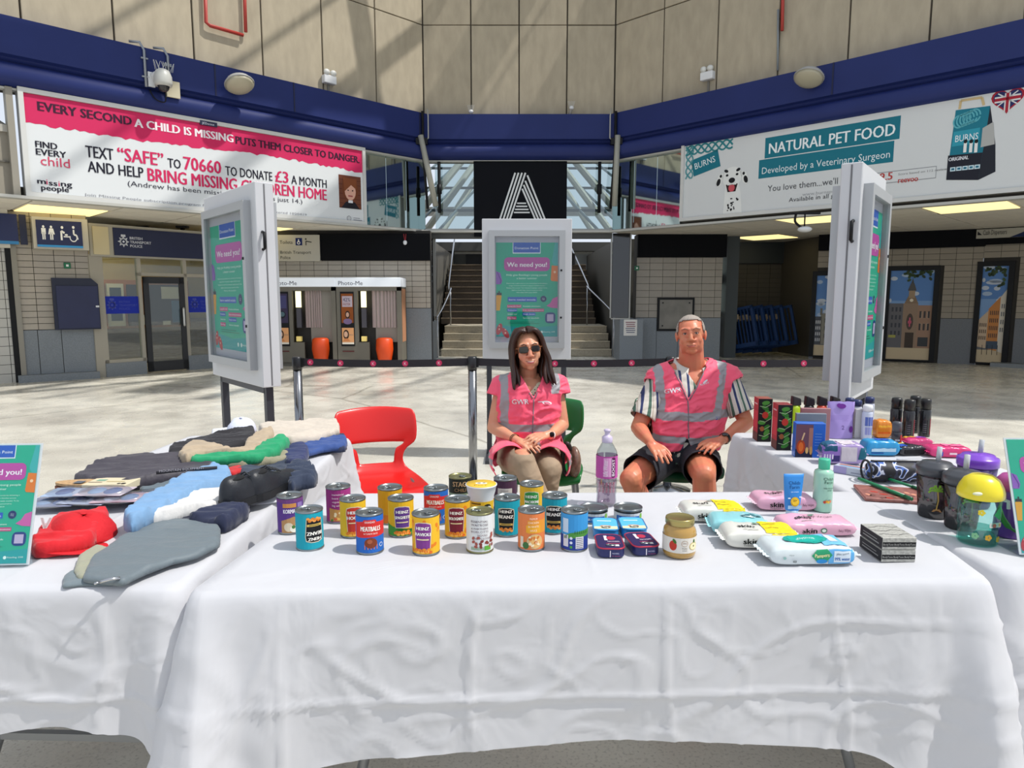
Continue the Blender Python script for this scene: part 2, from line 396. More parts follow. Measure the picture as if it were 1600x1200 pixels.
# toilet wall: tiles above, stone below, kerb
w1=struct(W1.box('wall_left_toilets',0,W1.len,0,ZS,-.25,-.012,GROUT))
uz=W1.uz
zst=uz(100,514)[1]
tiles(W1,w1,0,W1.len,zst,ZS,.30,.105,TILE)
for a,b in ((0,.28),(.28,.62),(.62,W1.len)): obj('stone_slab',bbox(a,b-.008,-.02,.012,.12,zst-.01,.003),STONE,w1)
struct(W1.box('baseboard_left',-.05,W1.len+.02,0,.12,0,.16,STONE))
t=W1.thing('toilets_sign','navy projecting sign with white toilet, baby change and wheelchair pictograms','sign')
u0,zt=uz(55,343,.3);u1,zb=uz(130,388,.3)
obj('frame',bbox(u0-.05,u1+.09,-.30,-.02,zb-.03,zt+.05),M('#b5b0a4',.5),t)
obj('panel',bbox(u0,u1,-.312,-.29,zb,zt),M('#131c4a',.35),t)
obj('stripe',bbox(u0,u1,-.316,-.30,zb,zb+.035),M('#2f8fd0',.4),t)
d=Dec(); w_=u1-u0; h_=zt-zb; cz=zb+h_*.55; pic='#e8eaf0'
Dx=w_/.84
_t,_p,_l,_r=d.disc,d.poly,d.line,d.rect
def man(x,s,skirt):
    d.disc(x,cz+.11*s*3,.022,.022,pic)
    if skirt: d.poly([(x-.035,cz+.065),(x+.035,cz+.065),(x+.06,cz-.03),(x-.06,cz-.03)],pic)
    else: d.rect(x-.04,cz-.03,x+.04,cz+.065,pic)
    d.rect(x-.028,cz-.12,x-.006,cz,pic); d.rect(x+.006,cz-.12,x+.028,cz,pic)
man(u0+.13,.27,0); man(u0+.27,.27,1)
x=u0+.45; d.disc(x+.02,cz+.09,.024,.024,pic); d.line([(x,cz-.12),(x,cz+.03),(x+.06,cz+.0)],.035,pic); d.rect(x+.04,cz-.07,x+.15,cz-.05,pic); d.disc(x+.09,cz-.03,.03,.015,pic)
x=u0+.68; d.disc(x,cz+.1,.024,.024,pic); d.line([(x,cz+.06),(x,cz-.02),(x+.05,cz-.03),(x+.07,cz-.1)],.03,pic); d.line([(x+.065*math.cos(a*.35)-.01,cz-.07+.065*math.sin(a*.35)) for a in range(8,19)],.018,pic)
d.it=[([(u0+(x_-u0)*Dx,y_) for x_,y_ in v_],f_,m_,L_) for v_,f_,m_,L_ in d.it]
d.build('pictogram',t,lambda u,v,L:Vector((u,-.313-L*.001,v)))
b=W1.thing('wall_cabinet','navy blue metal cabinet with cut corner on the tiled wall','cabinet')
u0,zt=uz(80,434,.12);u1,zb=uz(158,514,.12)
bm=BM(); pts=[(u0,zb),(u1,zb),(u1,zt-.1),(u1-.1,zt),(u0,zt)]
vA=[bm.verts.new((x,-.14,z)) for x,z in pts]; vB=[bm.verts.new((x,-.022,z)) for x,z in pts]
bm.faces.new(vA); bm.faces.new(vB[::-1])
for i in range(5): bm.faces.new((vA[i],vB[i],vB[(i+1)%5],vA[(i+1)%5]))
obj('body',bm,M('#1c2238',.6),b); obj('door',bbox(u0+.05,u1-.01,-.155,-.14,zb+.02,zt-.13,.004,1),M('#22284b',.55,var=.06,scale=5),b)
obj('handle',bbox(u1-.06,u1-.01,-.175,-.15,(zb+zt)/2-.06,(zb+zt)/2-.03),WHT,b)
def callpt(wf,px,py,off,label):
    t=wf.thing('call_point',label,'call point'); u,z=wf.uz(px,py,.02)
    obj('body',bbox(u-.05,u+.05,-off-.04,-off,z-.05,z+.05,.005,1),M('#0b6b45',.4),t); obj('button',bbox(u-.018,u+.018,-off-.052,-off-.038,z-.018,z+.018),M('#e9efe9',.4),t)
callpt(W1,105,415,.001,'small green door release box on the tiled wall by the toilets sign')
# police office: framed glass front, room behind
uz=W2.uz
ul=[W2.u(x,500) for x in (158,165,218,224,289,295,440)]
zf0=uz(230,401)[1]; zf1=uz(200,357)[1]; zsill=uz(200,562)[1]
fr=struct(W2.obj('window_1',bbox(-.02,ul[0]+.07,-.05,.05,0,zf0),M('#a29c8e',.5)))
for a in (ul[2],ul[4],W2.u(345,500),W2.len-.08): obj('mullion',bbox(a,a+.06,-.05,.05,0,zf0),M('#a29c8e',.5),fr)
obj('window_head',bbox(ul[0],W2.len,-.06,.05,zf0-.04,zf0+.03),M('#a29c8e',.5),fr)
obj('transom',bbox(ul[2],W2.len,-.05,.04,uz(250,432)[1],uz(250,427)[1]),M('#a29c8e',.5),fr)
obj('sill',bbox(ul[0],ul[3],-.05,.05,zsill-.04,zsill+.02),M('#a29c8e',.5),fr)
struct(W2.box('baseboard_left_office',ul[0],ul[3]-.02,0,zsill-.04,-.05,.07,STONE)); struct(W2.box('baseboard_left_office_far',ul[4],W2.len,0,uz(300,555)[1],-.05,.06,STONE))
GL=glassy('#e6ebe7',.08)
bm=BM(); bx(bm,ul[0]+.07,ul[2],-.004,.004,zsill,zf0-.04); obj('pane',bm,GL,fr)
bm=BM(); bx(bm,ul[3],ul[4],-.004,.004,uz(250,427)[1],zf0-.04); obj('pane',bm,GL,fr)
bm=BM(); bx(bm,ul[5],W2.len-.08,-.004,.004,uz(300,555)[1],zf0-.04); obj('pane',bm,GL,fr)
dr=W2.thing('police_office_door','black framed glass door with a white pull handle','door'); z1=uz(250,433)[1]; a,b=ul[3]+.01,ul[4]-.01
bm=BM()
for q in ((a,b,z1-.12,z1),(a,b,.03,.22),(a,a+.1,.03,z1),(b-.1,b,.03,z1)): bx(bm,q[0],q[1],-.07,-.03,q[2],q[3])
obj('frame',bm,M('#1b1d22',.4),dr)
obj('pane',bbox(a+.1,b-.1,-.055,-.047,.22,z1-.12),GL,dr)
bm=BM(); zh=uz(288,495)[1]; tube(bm,[(b-.04,-.07,zh-.17),(b-.07,-.13,zh-.15),(b-.07,-.13,zh+.15),(b-.04,-.07,zh+.17)],.018); obj('handle',bm,WHT,dr,True)
# room behind
rm=struct(W2.obj('wall_left_office',bbox(.1,W2.len,2.2,2.3,0,ZS),M('#b39d6b',.7)))
Uo=lambda px:W2.u(px,480,-2.0)
Zo=lambda px,py:W2.z(px,py,-2.0)
obj('wood_counter_frame',bbox(Uo(158),Uo(296),2.0,2.2,Zo(230,512),Zo(230,438)),M('#a0622a',.5,var=.1,scale=3),rm)
for p0,p1,y0,y1,hx in ((198,220,445,508,'#141a2a'),(230,280,445,508,'#141a2a'),(166,192,444,508,'#c9c6b8'),(170,188,450,500,'#123047'),(250,277,448,467,'#d9d6c8'),(265,279,470,505,'#2b6d9c'),(212,223,492,507,'#e5e2d5'),(250,262,502,508,'#e5e2d5')): obj('notice',bbox(Uo(p0),Uo(p1),1.93-.0001*p0,1.97,Zo(230,y1),Zo(230,y0)),M(hx,.5),rm)  # the two near-black panels stand in for the counter opening
obj('low_panel',bbox(.1,W2.len,2.12,2.2,.0,.95),M('#7b6f66',.7),rm)
struct(W2.obj('ceiling_office',bbox(0,W2.len,.06,2.3,2.46,2.5),M('#d8cfae',.7)))
lt=W2.thing('office_strip_light','bright white strip light inside the police office window','light'); obj('tube',bbox(.2,.6,.9,1.1,2.40,2.455),M('#fff3cf',.5,emit=14),lt)
lt2=W2.thing('office_strip_light','bright white strip light above the office door','light'); obj('tube',bbox(.95,1.45,1.2,1.4,2.40,2.455),M('#fff3cf',.5,emit=14),lt2)
# blue vinyl bands
crest='#4a55a8'
def crestdec(d,u,z,s,col,bgc):
    for k in range(8):
        a=k*PI/4; d.poly([(u+.5*s*math.cos(a),z+.5*s*math.sin(a)),(u+.2*s*math.cos(a+1.2),z+.2*s*math.sin(a+1.2)),(u+.2*s*math.cos(a-1.2),z+.2*s*math.sin(a-1.2))],col,2)
    d.disc(u,z,.33*s,.33*s,col,2); d.disc(u,z,.2*s,.2*s,bgc,3); d.disc(u,z,.1*s,.1*s,col,4)
    for k in (-1,0,1): d.disc(u+k*.13*s,z+.56*s,.07*s,.07*s,col,2,8)
    d.rect(u-.2*s,z+.42*s,u+.2*s,z+.5*s,col,2)
d=Dec(); a,b=ul[0]+.07,ul[2]; z0,z1_=uz(190,490)[1],uz(190,463)[1]; bl='#1d2f9e'
for (a,b) in ((ul[0]+.07,ul[2]),(ul[5],W2.u(340,480))):
    d.rect(a,z0,b,z1_,bl,1); h=z1_-z0; crestdec(d,a+.13*((b-a)/.6),z0+h*.5,h*.62,crest,bl)
    for k,s in enumerate(('BRITISH','TRANSPORT','POLICE')): d.text(s,a+(b-a)*.42,z0+h*(.62-.2*k),h*.13,crest)
d.build('vinyl_band',fr,lambda u,v,L:Vector((u,-.006-L*.0012,v)))
f=W2.thing('police_fascia_sign','navy fascia sign with white police crest and lettering over the glass office front','sign')
z0,z1_=uz(200,400)[1],uz(200,358)[1]; a=W2.u(174,380)
obj('frame',bbox(0,W2.len,-.08,-.02,z0-.03,z1_+.05),M('#a9a496',.5),f); obj('panel',bbox(a,W2.len,-.10,-.07,z0,z1_),M('#131b40',.4),f)
obj('side_panel',bbox(.05,a-.08,-.10,-.07,z0,z1_),M('#cabd98',.5),f)
d=Dec(); h=z1_-z0; c=uz(189,378); crestdec(d,c[0],c[1],h*.42,'#d6d9e2','#131b40')
for k,s in enumerate(('BRITISH','TRANSPORT','POLICE')): d.text(s,W2.u(199,378),c[1]+h*(.10-.145*k),h*.10,'#d6d9e2',bold=.01)
d.build('lettering',f,lambda u,v,L:Vector((u,-.101-L*.001,v)))
# ---- back-left wall behind booths
w3=struct(W3.box('wall_back_left',0,W3.len,0,ZS,-.25,-.012,GROUT)); uz=W3.uz
zf=uz(560,407)[1]
tiles(W3,w3,W3.u(425),W3.len,1.2,zf,.30,.115,TILE)
obj('stone_slab',bbox(W3.len-.9,W3.len,-.02,.012,0,1.19),STONE,w3)
struct(W3.box('trim_6',W3.u(500),W3.len,zf,uz(560,367)[1]+.02,0,.12,M('#0c0d11',.7,spec=.1)))
s=W3.thing('direction_sign','beige direction sign reading Toilets above the photo booths','sign')
z0,z1_=uz(460,408,.15)[1],uz(460,367,.15)[1]; a,b=W3.u(405),W3.u(503)
obj('panel',bbox(a,b,-.16,-.02,z0,z1_),M('#b2aea2',.5),s)
d=Dec(); tx='#33352f'; hh=(z1_-z0)
d.text('Toilets',W3.u(437,378,.16),z0+hh*.66,hh*.13,tx); d.text('British Transport',W3.u(438,393,.16),z0+hh*.28,hh*.12,tx,w=W3.u(486,390,.16)-W3.u(438,390,.16)); d.text('Police',W3.u(438,393,.16),z0+hh*.08,hh*.12,tx)
q=W3.u(467,378,.16); d.rect(q-.07,z0+hh*.6,q+.07,z0+hh*.88,'#14245e',1); d.disc(q-.005,z0+hh*.7,.035,.035,'#e8e8e8',2); d.disc(q-.005,z0+hh*.7,.022,.022,'#14245e',3); d.rect(q-.015,z0+hh*.72,q+.005,z0+hh*.83,'#e8e8e8',4)
q=W3.u(478,378,.16); d.disc(q,z0+hh*.84,.018,.018,tx); d.line([(q,z0+hh*.6),(q,z0+hh*.76),(q+.12,z0+hh*.72)],.02,tx); 
q=W3.u(428,378,.16); d.disc(q,z0+hh*.84,.02,.02,tx); d.rect(q-.022,z0+hh*.62,q+.022,z0+hh*.79,tx); d.disc(q,z0+hh*.27,.05,.03,tx); d.rect(q-.06,z0+hh*.27,q+.06,z0+hh*.31,tx)
d.build('lettering',s,lambda u,v,L:Vector((u,-.161-L*.001,v)))
al=W3.thing('alarm_cord','small round white alarm hanging on a red cord at the black fascia','alarm'); u,z=uz(633,379,.15)
bm=BM(); tube(bm,[(u,-.14,z+.0),(u+.02,-.14,z+.18)],.008); tube(bm,[(u,-.14,z),(u-.03,-.14,z+.18)],.008); obj('cord',bm,M('#8c1f28',.6),al); bm=BM(); ell(bm,(u,-.15,z),.045,.03,.05); obj('bell',bm,WHT,al,True)
# ---- photo booths
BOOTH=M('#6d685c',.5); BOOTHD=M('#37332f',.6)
def booth(x,lab,y0=14.35,first=True):
    t=thing('photo_booth',lab,'photo booth',(x,y0,0)); Wd,H,D=1.335,1.83,.66   # x = left front corner
    bm=BM()
    for q in ((0,.44,0,.06,.08,1.64),(.44,.66,.0,.06,.08,.5),(.0,.44,.06,.3,.0,.5),(0,.05,.05,D,.0,1.64),(Wd-.09,Wd,0,D,.0,1.64),(0,Wd,D-.04,D,0,1.64),(.44,Wd,0,.06,1.56,1.64),(0,Wd,.05,D,0,.1)): bx(bm,*q)
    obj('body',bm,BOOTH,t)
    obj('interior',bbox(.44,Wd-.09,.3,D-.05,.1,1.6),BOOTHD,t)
    obj('partition',bbox(.78,Wd-.09,.1,.16,.5,1.56),M('#8b857b',.6),t)
    h=obj('header_box',bbox(-.01,Wd+.005,-.04,D,1.64,H,.015),M('#dfe4ea',.35,emit=.25),t)
    d=Dec(); d.text('Photo-Me',.06,1.675,.085,'#40454e',w=.5); d.build('lettering',h,lambda u,v,L:Vector((u,-.041-L*.001,v)))
    obj('screen_surround',bbox(.08,.36,-.015,.01,.42,1.54),BLK,t)
    d=Dec()
    if first: d.rect(.1,.9,.345,1.5,'#3d3550',1); d.rect(.13,1.2,.32,1.46,'#4b4a75',2); d.disc(.22,1.07,.08,.08,'#22262f',2); d.disc(.23,1.08,.05,.05,'#56707a',3)
    else:
        d.rect(.1,.9,.345,1.5,'#8a4a1e',1); d.rect(.12,1.23,.33,1.45,'#b6a7b0',2); d.text('42%',.14,1.34,.08,'#2b2f52',w=.15); d.text('FASTER',.14,1.26,.05,'#7a2f22',w=.15); d.disc(.225,1.07,.05,.08,'#2b211f',2); d.disc(.225,1.07,.032,.05,'#c9a08a',3); d.disc(.225,.93,.09,.06,'#7f6a90',2)
    d.rect(.1,.46,.345,.8,'#e7a873',1); d.disc(.185,.66,.06,.1,'#3d2a20',2); d.disc(.18,.665,.04,.062,'#e3b79a',3); d.poly([(.11,.52),(.27,.52),(.22,.58),(.16,.58)],'#d58a55',3); d.text('2024',.25,.64,.03,'#7d7a70'); d.rect(.1,.46,.345,.5,'#efe6d4',4)
    d.build('screen_print',t,lambda u,v,L:Vector((u,-.016-L*.001,v)))
    obj('coin_slot',bbox(.1,.34,-.012,.0,.3,.325),M('#571c18',.4),t)
    obj('light_strip',bbox(.5,.6,.03,.09,1.22,1.55),M('#f4eab4',.5,emit=1.6),t)
    obj('camera_column',bbox(.5,.6,.05,.12,.8,1.2),M('#45424a',.4),t); obj('coin_box',bbox(.5,.6,-.02,.07,.52,.62),M('#e8cf7a',.5,emit=.2),t)
    # curtain
    vs=[];fs=[]; n=48; xa,xb=(.68,1.02) if first else (.72,1.22)
    for i in range(n+1):
        u=i/n; x=xa+(xb-xa)*u; y=.085+.022*math.sin(u*2*PI*7+math.sin(u*9))
        vs+=[(x,y,1.56),(x,y+.004*math.sin(u*20),.8)]
    for i in range(n): fs.append((2*i,2*i+2,2*i+3,2*i+1))
    obj_=pyd('curtain',vs,fs,M('#b5a3a0',.8),t,True)
    return t
booth(-4.97,'photo booth beside the tall sign with half open pinkish curtain')
b2=booth(-3.62,'photo booth by the stairs with full pinkish curtain and orange screen',first=False)
obj('side_poster',bbox(1.336,1.342,.08,.55,.5,1.6),M('#c08762',.5),b2)
for x,l in ((-3.98,'round orange stool in the left photo booth'),(-2.65,'round orange stool in the right photo booth')):
    bm=BM(); lathe(bm,[(.12,.0),(.14,.02),(.18,.25),(.17,.46),(.13,.49),(.02,.495)],24); s_=obj('booth_stool',bm,M('#d8480f',.4),None,True,loc=(x,14.37,.1)); tag(s_,l,'stool','orange booth stools')
# ---- central glass, banner, stairs
uz=WC.uz
fr=struct(WC.obj('window_2',bbox(0,WC.len,-.03,.03,ZS+.03,ZS+.08),ALU))
for nm,(a,b) in (('l',(uz(680,300)[0],uz(742,300)[0])),('r',(uz(885,300)[0],uz(957,300)[0]))):
    obj('pane',bbox(a,b,-.004,.004,ZS+.08,4.34),glassy('#dfe9ea',.12),fr)
bn=WC.thing('black_banner','black hanging banner with a large striped white letter A','banner'); a,zt=uz(740,258,.1); b=uz(886,258,.1)[0]
obj('cloth',bbox(a,b,-.12,-.09,ZS-.1,4.34),M('#0b0d13',.7,spec=.12,var=.1,scale=3),bn)
d=Dec(); aw='#d4d6d6'
def q(px,py): return uz(px,py,.12)
def stripes(p0,p1,n,dx,wd,clip=None):
    for k in range(n):
        d.line([q(p0[0]+dx*k,p0[1]),q(p1[0]+dx*k,p1[1])],wd,aw,1)
def ext(p0,p1,y): t_=(y-p0[1])/(p1[1]-p0[1]); return (p0[0]+(p1[0]-p0[0])*t_,y)
for k in range(4):
    a0,a1=((805,270),(810.2,270),(815.6,270),(821,270))[k],((781,343),(786.4,343),(791.6,343),(796.4,343))[k]; d.line([q(*a0),q(*ext(a0,a1,358))],.037,aw,1)
    a0,a1=((824,274),(820.6,282.5),(818.2,289),(816,295))[k],((851,341.6),(846,341.6),(841,341.6),(836,341.6))[k]; d.line([q(*a0),q(*ext(a0,a1,358))],.037,aw,1)
    yy=317.6+4.8*k; d.line([q(808-1.6*k,yy),q(822+1.9*k,yy)],.030,aw,1)
d.build('letter',bn,lambda u,v,L:Vector((u,-.121-L*.001,v)))
# 45 degree mirror glass between billboards and centre
for nm,wf,a,b in (('window_3',WL,WL.u(571,300),WL.len),('window_4',WR,0,WR.u(1064,300))):
    g=struct(wf.obj(nm,bbox(a,b,-.02,.02,ZS+.03,ZS+.06),ALU)); n=3
    for k in range(n):
        x0=a+(b-a)*k/n; x1=a+(b-a)*(k+1)/n
        obj('pane',bbox(x0+.004,x1-.004,-.006,.006,ZS+.06,4.34),MIRROR,g)
# glazed roof beyond the centre glass
rf=struct(obj('ceiling_glazed_roof',bbox(-3.6,3.9,25,25.2,4.3,4.6),M('#8d8b84',.6)))
for s in (-1,1):
    for k in range(9):
        x=.15+s*(.2+k*.62); bm=BM(); tube(bm,[(x+s*.4,16.2,2.95+.0),(x-s*1.5,24,6.6)],.035,6); obj('glazing_bar',bm,M('#5b6b70',.5),rf)
    for k in range(3):
        bm=BM(); tube(bm,[(.15+s*(2.5-k*.2),15.9+k*1.8,3.0+k*.1),(.15+s*(.2),18.5+k*2,6.4+k*.2)],.09,8); obj('roof_truss',bm,M('#a9a899',.5),rf)
for y,z in ((17.5,3.56),(19.2,4.36),(21,5.2)): obj('purlin',bbox(-4.5,4.8,y-.03,y+.03,z-.03,z+.03),M('#4a5256',.5),rf)
# stairs: first flight coloured as sunlit, landing, darker-coloured second flight between stone walls
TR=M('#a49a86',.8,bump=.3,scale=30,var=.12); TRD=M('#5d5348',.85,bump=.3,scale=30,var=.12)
stx=at_z(681,558).x
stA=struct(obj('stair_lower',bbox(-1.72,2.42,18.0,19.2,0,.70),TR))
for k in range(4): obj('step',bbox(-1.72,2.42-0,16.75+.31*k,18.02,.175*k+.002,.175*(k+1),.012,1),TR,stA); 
for k in range(4): obj('step_nosing',bbox(-1.72,2.42,16.735+.31*k,16.79+.31*k,.175*(k+1)-.012,.175*(k+1)+.006),M('#c4b9a0',.7),stA)
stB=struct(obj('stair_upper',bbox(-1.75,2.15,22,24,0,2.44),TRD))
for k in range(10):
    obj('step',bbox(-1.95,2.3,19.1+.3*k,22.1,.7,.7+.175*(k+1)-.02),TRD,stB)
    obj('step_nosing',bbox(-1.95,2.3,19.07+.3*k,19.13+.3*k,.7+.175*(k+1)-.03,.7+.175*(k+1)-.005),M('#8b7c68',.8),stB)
DK=M('#35363a',.5); WLK=M('#5b5850',.6)
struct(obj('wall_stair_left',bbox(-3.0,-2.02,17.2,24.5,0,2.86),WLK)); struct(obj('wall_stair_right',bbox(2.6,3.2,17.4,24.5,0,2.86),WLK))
bw=struct(obj('wall_stair_back',bbox(-4,5,24.5,24.7,0,3.0),M('#6b6d6a',.6)))
for x0,x1,hx in ((-1.6,-1.1,'#26282c'),(-1.0,-.55,'#3a2320'),(-.45,.1,'#23262b'),(.6,1.1,'#1b1d20'),(1.2,2.1,'#2a2c31'),(2.2,2.7,'#b8bdbb')): obj('door_leaf',bbox(x0,x1,24.42,24.52,2.3,3.0),M(hx,.5),bw)
obj('light_band',bbox(-2,2.8,24.38,24.45,2.92,3.0),M('#c8c8bf',.5),bw)
struct(obj('ceiling_stair',bbox(-4,5,24.0,24.6,3.0,3.3),M('#4b4b48',.7)))
struct(WC.box('trim_7',0,WC.len,ZS-.12,ZS+.0,-.25,.0,M('#4a4c4c',.5)))
def rail(lab,pts,posts,r=.022):
    t=thing('stair_handrail',lab,'handrail'); bm=BM(); tube(bm,curve_pts(pts,4),r,8); obj('rail',bm,STEEL,t,True)
    for p0,p1 in posts: bm=BM(); tube(bm,[p0,p1],r*.9,8); obj('post',bm,STEEL,t,True)
rail('steel handrail on the left of the stairs',[(-1.78,16.5,.95),(-1.75,17.5,1.15),(-1.6,18.3,1.65),(-1.75,19.3,1.75),(-1.8,22.2,3.35)],[((-1.78,16.5,0),(-1.78,16.5,.95)),((-1.62,18.3,.7),(-1.62,18.3,1.65))])
rail('steel handrail on the right of the stairs',[(2.43,16.5,.95),(2.43,17.4,1.15),(2.0,18.5,1.7),(2.1,19.4,1.8),(1.7,22.2,3.35)],[((2.43,16.5,0),(2.43,16.5,.95)),((2.0,18.5,.7),(2.0,18.5,1.7))])
# dark mirrored side panels and plinths
def plinth(nm,x0,x1,y,z,lab,px,py):
    p=struct(obj(nm,bbox(x0,x1,y,y+1.2,0,z),STONE))
    t=thing('paper_notice',lab,'notice'); c=at_y(px,py,y-.01)
    obj('sheet',bbox(c.x-.15,c.x+.15,y-.012,y-.002,c.z-.18,c.z+.18),M('#d8d4cd',.6),t)
    d=Dec()
    for k in range(6): d.rect(c.x-.11+.01*(k%3),c.z+.11-.045*k,c.x+.11-.012*(k%2),c.z+.13-.045*k,'#8a5560' if k<3 else '#6b6c80')
    d.build('print',t,lambda u,v,L:Vector((u,y-.0125-L*.001,v)))
plinth('wall_plinth_left',at_y(637,540,15.6).x,at_y(677,540,15.6).x,15.6,at_y(650,503,15.6).z,'white paper notice on the grey plinth left of the stairs',653,517)
plinth('wall_plinth_right',at_y(968,540,15.6).x,at_y(1004,540,15.6).x,15.6,at_y(980,499,15.6).z,'white paper notice on the grey plinth right of the stairs',985,512)
gp=struct(obj('window_5',bbox(at_y(648,430,15.7).x,at_y(677,430,15.7).x,15.7,15.75,at_y(650,502,15.7).z,ZS),M('#11151c',.08,spec=.8)))
x0,x1=at_y(648,430,15.7).x,at_y(677,430,15.7).x
obj('frame_post',bbox(x1-.0,x1+.06,15.66,15.76,1.0,ZS),ALU,gp)
bm=BM()
for k in range(16):
    z=1.7+k*.075; a=R_.uniform(.0,.3); tube(bm,[(x0+.02,15.69,z-a),(x1-.02,15.69,z+R_.uniform(-.2,.2))],.007,4)
obj('trellis_reflection',bm,M('#6e8fa3',.3),gp)['kind']='stuff'  # slanting bars stand in for a trellis reflected in the mirror glass
gq=struct(obj('window_6',bbox(at_y(957,430,15.6).x,at_y(985,430,15.6).x,15.66,15.72,at_y(970,496,15.7).z,ZS),M('#14161c',.06,spec=.9)))
x0,x1=at_y(956,430,15.6).x,at_y(986,430,15.6).x; z0=at_y(970,497,15.6).z
bm=BM(); 
for q_ in ((x0-.03,x0,z0,ZS),(x1-.03,x1,z0,ZS),(x0,x1,z0-.03,z0)): bx(bm,q_[0],q_[1],15.62,15.66,q_[2],q_[3])
obj('frame',bm,ALU,gq)
# corner conduits / floodlight poles under the band
for x,s,lab in ((-1.9,1,'grey bracket pole and black cable under the blue band left of the banner'),(2.2,-1,'grey bracket pole and black cable under the blue band right of the banner')):
    t=thing('cable_bracket',lab,'bracket',(x,15.1,0))
    bm=BM(); tube(bm,[(-.02*s,-.05,4.8),(.28*s if s>0 else -.02,-.05,3.35)],.06,8); obj('pole',bm,M('#9d9b8f',.5),t,True)
    bm=BM(); tube(bm,[(.02*s,0,5.3),(.02*s,0,4.5),(.1*s,.0,3.3)],.03,6); obj('cable',bm,BLK,t,True)
    bm=BM(); tube(bm,[(.12*s,0,5.35),(.14*s,-.02,5.2),(.14*s,-.02,4.75),(.06*s,-.02,4.7)],.015,6); obj('conduit',bm,M('#a8a8a2',.4,metal=.5),t,True)
    obj('clamp',bbox(-.12,.12,-.06,.06,4.62,4.75),BLK,t)
for px,s in ((686,1),(937,-1)):
    t=thing('hanging_post','short black hanging post '+('left' if s>0 else 'right')+' of the letter banner','post',at_y(px,262,15.3)); bm=BM(); tube(bm,[(0,0,.12),(0,0,-.95)],.035,8); obj('post',bm,BLK,t,True); bm=BM(); tube(bm,[(0,0,-.35),(0,0,-.55)],.055,8); obj('collar',bm,BLK,t,True)
# ---- right tiled block with steel plate
WB=WF((2.85,16.0),(at_y(1128,450,16.0).x,16.0)); uz=WB.uz
w=struct(WB.box('wall_back_right',0,WB.len,0,ZS,-.4,-.012,GROUT)); zst=uz(1000,496)[1]; zf=uz(1000,402)[1]
tiles(WB,w,0,WB.len,zst,zf,.30,.155,M('#968f84',.5,ovar=.04,var=.04,scale=6))
for k in range(4): obj('stone_slab',bbox(WB.len*k/4,WB.len*(k+1)/4-.008,-.02,.012,0,zst-.01),STONE,w)
struct(WB.box('trim_8',0,WB.len+.05,zf,ZS,0,.1,M('#0c0d11',.7,spec=.1)))
callpt(WB,995,419,.001,'small green door release box on the tiled wall right of the stairs')
t=WB.thing('steel_plate','scuffed grey steel plate in a black frame on the tiled wall','panel'); a,zt=uz(1027,465); b,zb=uz(1083,517)
obj('frame',bbox(a,b,-.05,-.001,zb,zt),BLK,t); obj('plate',bbox(a+.05,b-.05,-.06,-.049,zb+.05,zt-.05),M('#77736b',.5,var=.25,scale=3),t)
for u in (a+.12,b-.12):
    for z in (zb+.12,zt-.12): obj('bolt',bbox(u-.015,u+.015,-.07,-.059,z-.015,z+.015),BLK,t)
# passage to the right, dark, with glimpse of daylight
x0=WB.pt(WB.len,0).x
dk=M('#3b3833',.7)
g=struct(obj('window_7',bbox(x0+.02,x0+.22,17.0,17.03,.9,2.35),M('#cfe3dc',.5,emit=1.0)))
struct(obj('trim_9',bbox(x0+.0,x0+.25,16.8,16.9,1.75,1.98),BLK)); struct(obj('trim_10',bbox(x0+.22,x0+.5,16.4,18,0,ZS),M('#3b4245',.6)))
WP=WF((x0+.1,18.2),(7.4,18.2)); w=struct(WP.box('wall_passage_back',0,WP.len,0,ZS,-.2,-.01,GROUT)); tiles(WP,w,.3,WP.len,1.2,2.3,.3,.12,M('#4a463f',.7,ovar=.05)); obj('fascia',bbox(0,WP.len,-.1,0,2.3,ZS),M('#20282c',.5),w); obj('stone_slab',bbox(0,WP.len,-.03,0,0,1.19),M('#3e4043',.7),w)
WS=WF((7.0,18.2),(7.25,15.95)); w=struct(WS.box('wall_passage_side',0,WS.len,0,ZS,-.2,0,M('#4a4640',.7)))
# ---- right poster wall
B0=(7.05,16.15); B1=(9.9,14.72); B2=(12.4,12.6)
WQ=WF(B0,B1); WX=WF(B1,B2)
for nm,wf,hx in (('wall_right_shops',WQ,'#8e8576'),('wall_right_end',WX,'#938a7b')):
    w=struct(wf.box(nm,0,wf.len,0,ZS,-.25,-.012,GROUT)); zst=wf.z(1480 if wf is WQ else 1560,497)
    if wf is WQ: holes=[(wf.u(1267,480),wf.u(1318,480),0,wf.z(1290,424)),(wf.u(1384,480),wf.u(1471,480),0,wf.z(1420,416))]
    else: holes=[(wf.u(1527,480),wf.u(1588,480),0,wf.z(1560,410))]
    zf=wf.z(1480,385) if wf is WQ else wf.z(1560,380)
    tiles(wf,w,0,min(wf.len,wf.len),zst,zf-.02,.30,.125,M(hx,.5,ovar=.05),holes=holes)
    x=0
    edges=sorted([0,wf.len]+[h for H_ in holes for h in H_[:2]])
    for k in range(0,len(edges),2): obj('stone_slab',bbox(edges[k],edges[k+1]-.005,-.02,.012,0,zst-.01),M('#6a6e73',.6,bump=.15,scale=60,var=.12),w)
    obj('fascia',bbox(0,wf.len,-.14,0,zf-.02,ZS),M('#0c0d11',.7,spec=.1),w)
def sky_clouds(d,u0,u1,z0,z1,seed):
    rr=random.Random(seed); d.rect(u0,z0,u1,z1,'#3f69ad',1); d.rect(u0,z0,u1,z0+(z1-z0)*.5,'#5f86bd',2)
    for k in range(12):
        cu,cz=rr.uniform(u0,u1),rr.uniform(z0+.1,z1); r=rr.uniform(.05,.16); a=min(r,cu-u0,u1-cu); 
        if a>.02: d.disc(cu,min(cz,z1-.06),a,.045,'#aebbcc' if k%2 else '#8fa7c9',3,10)
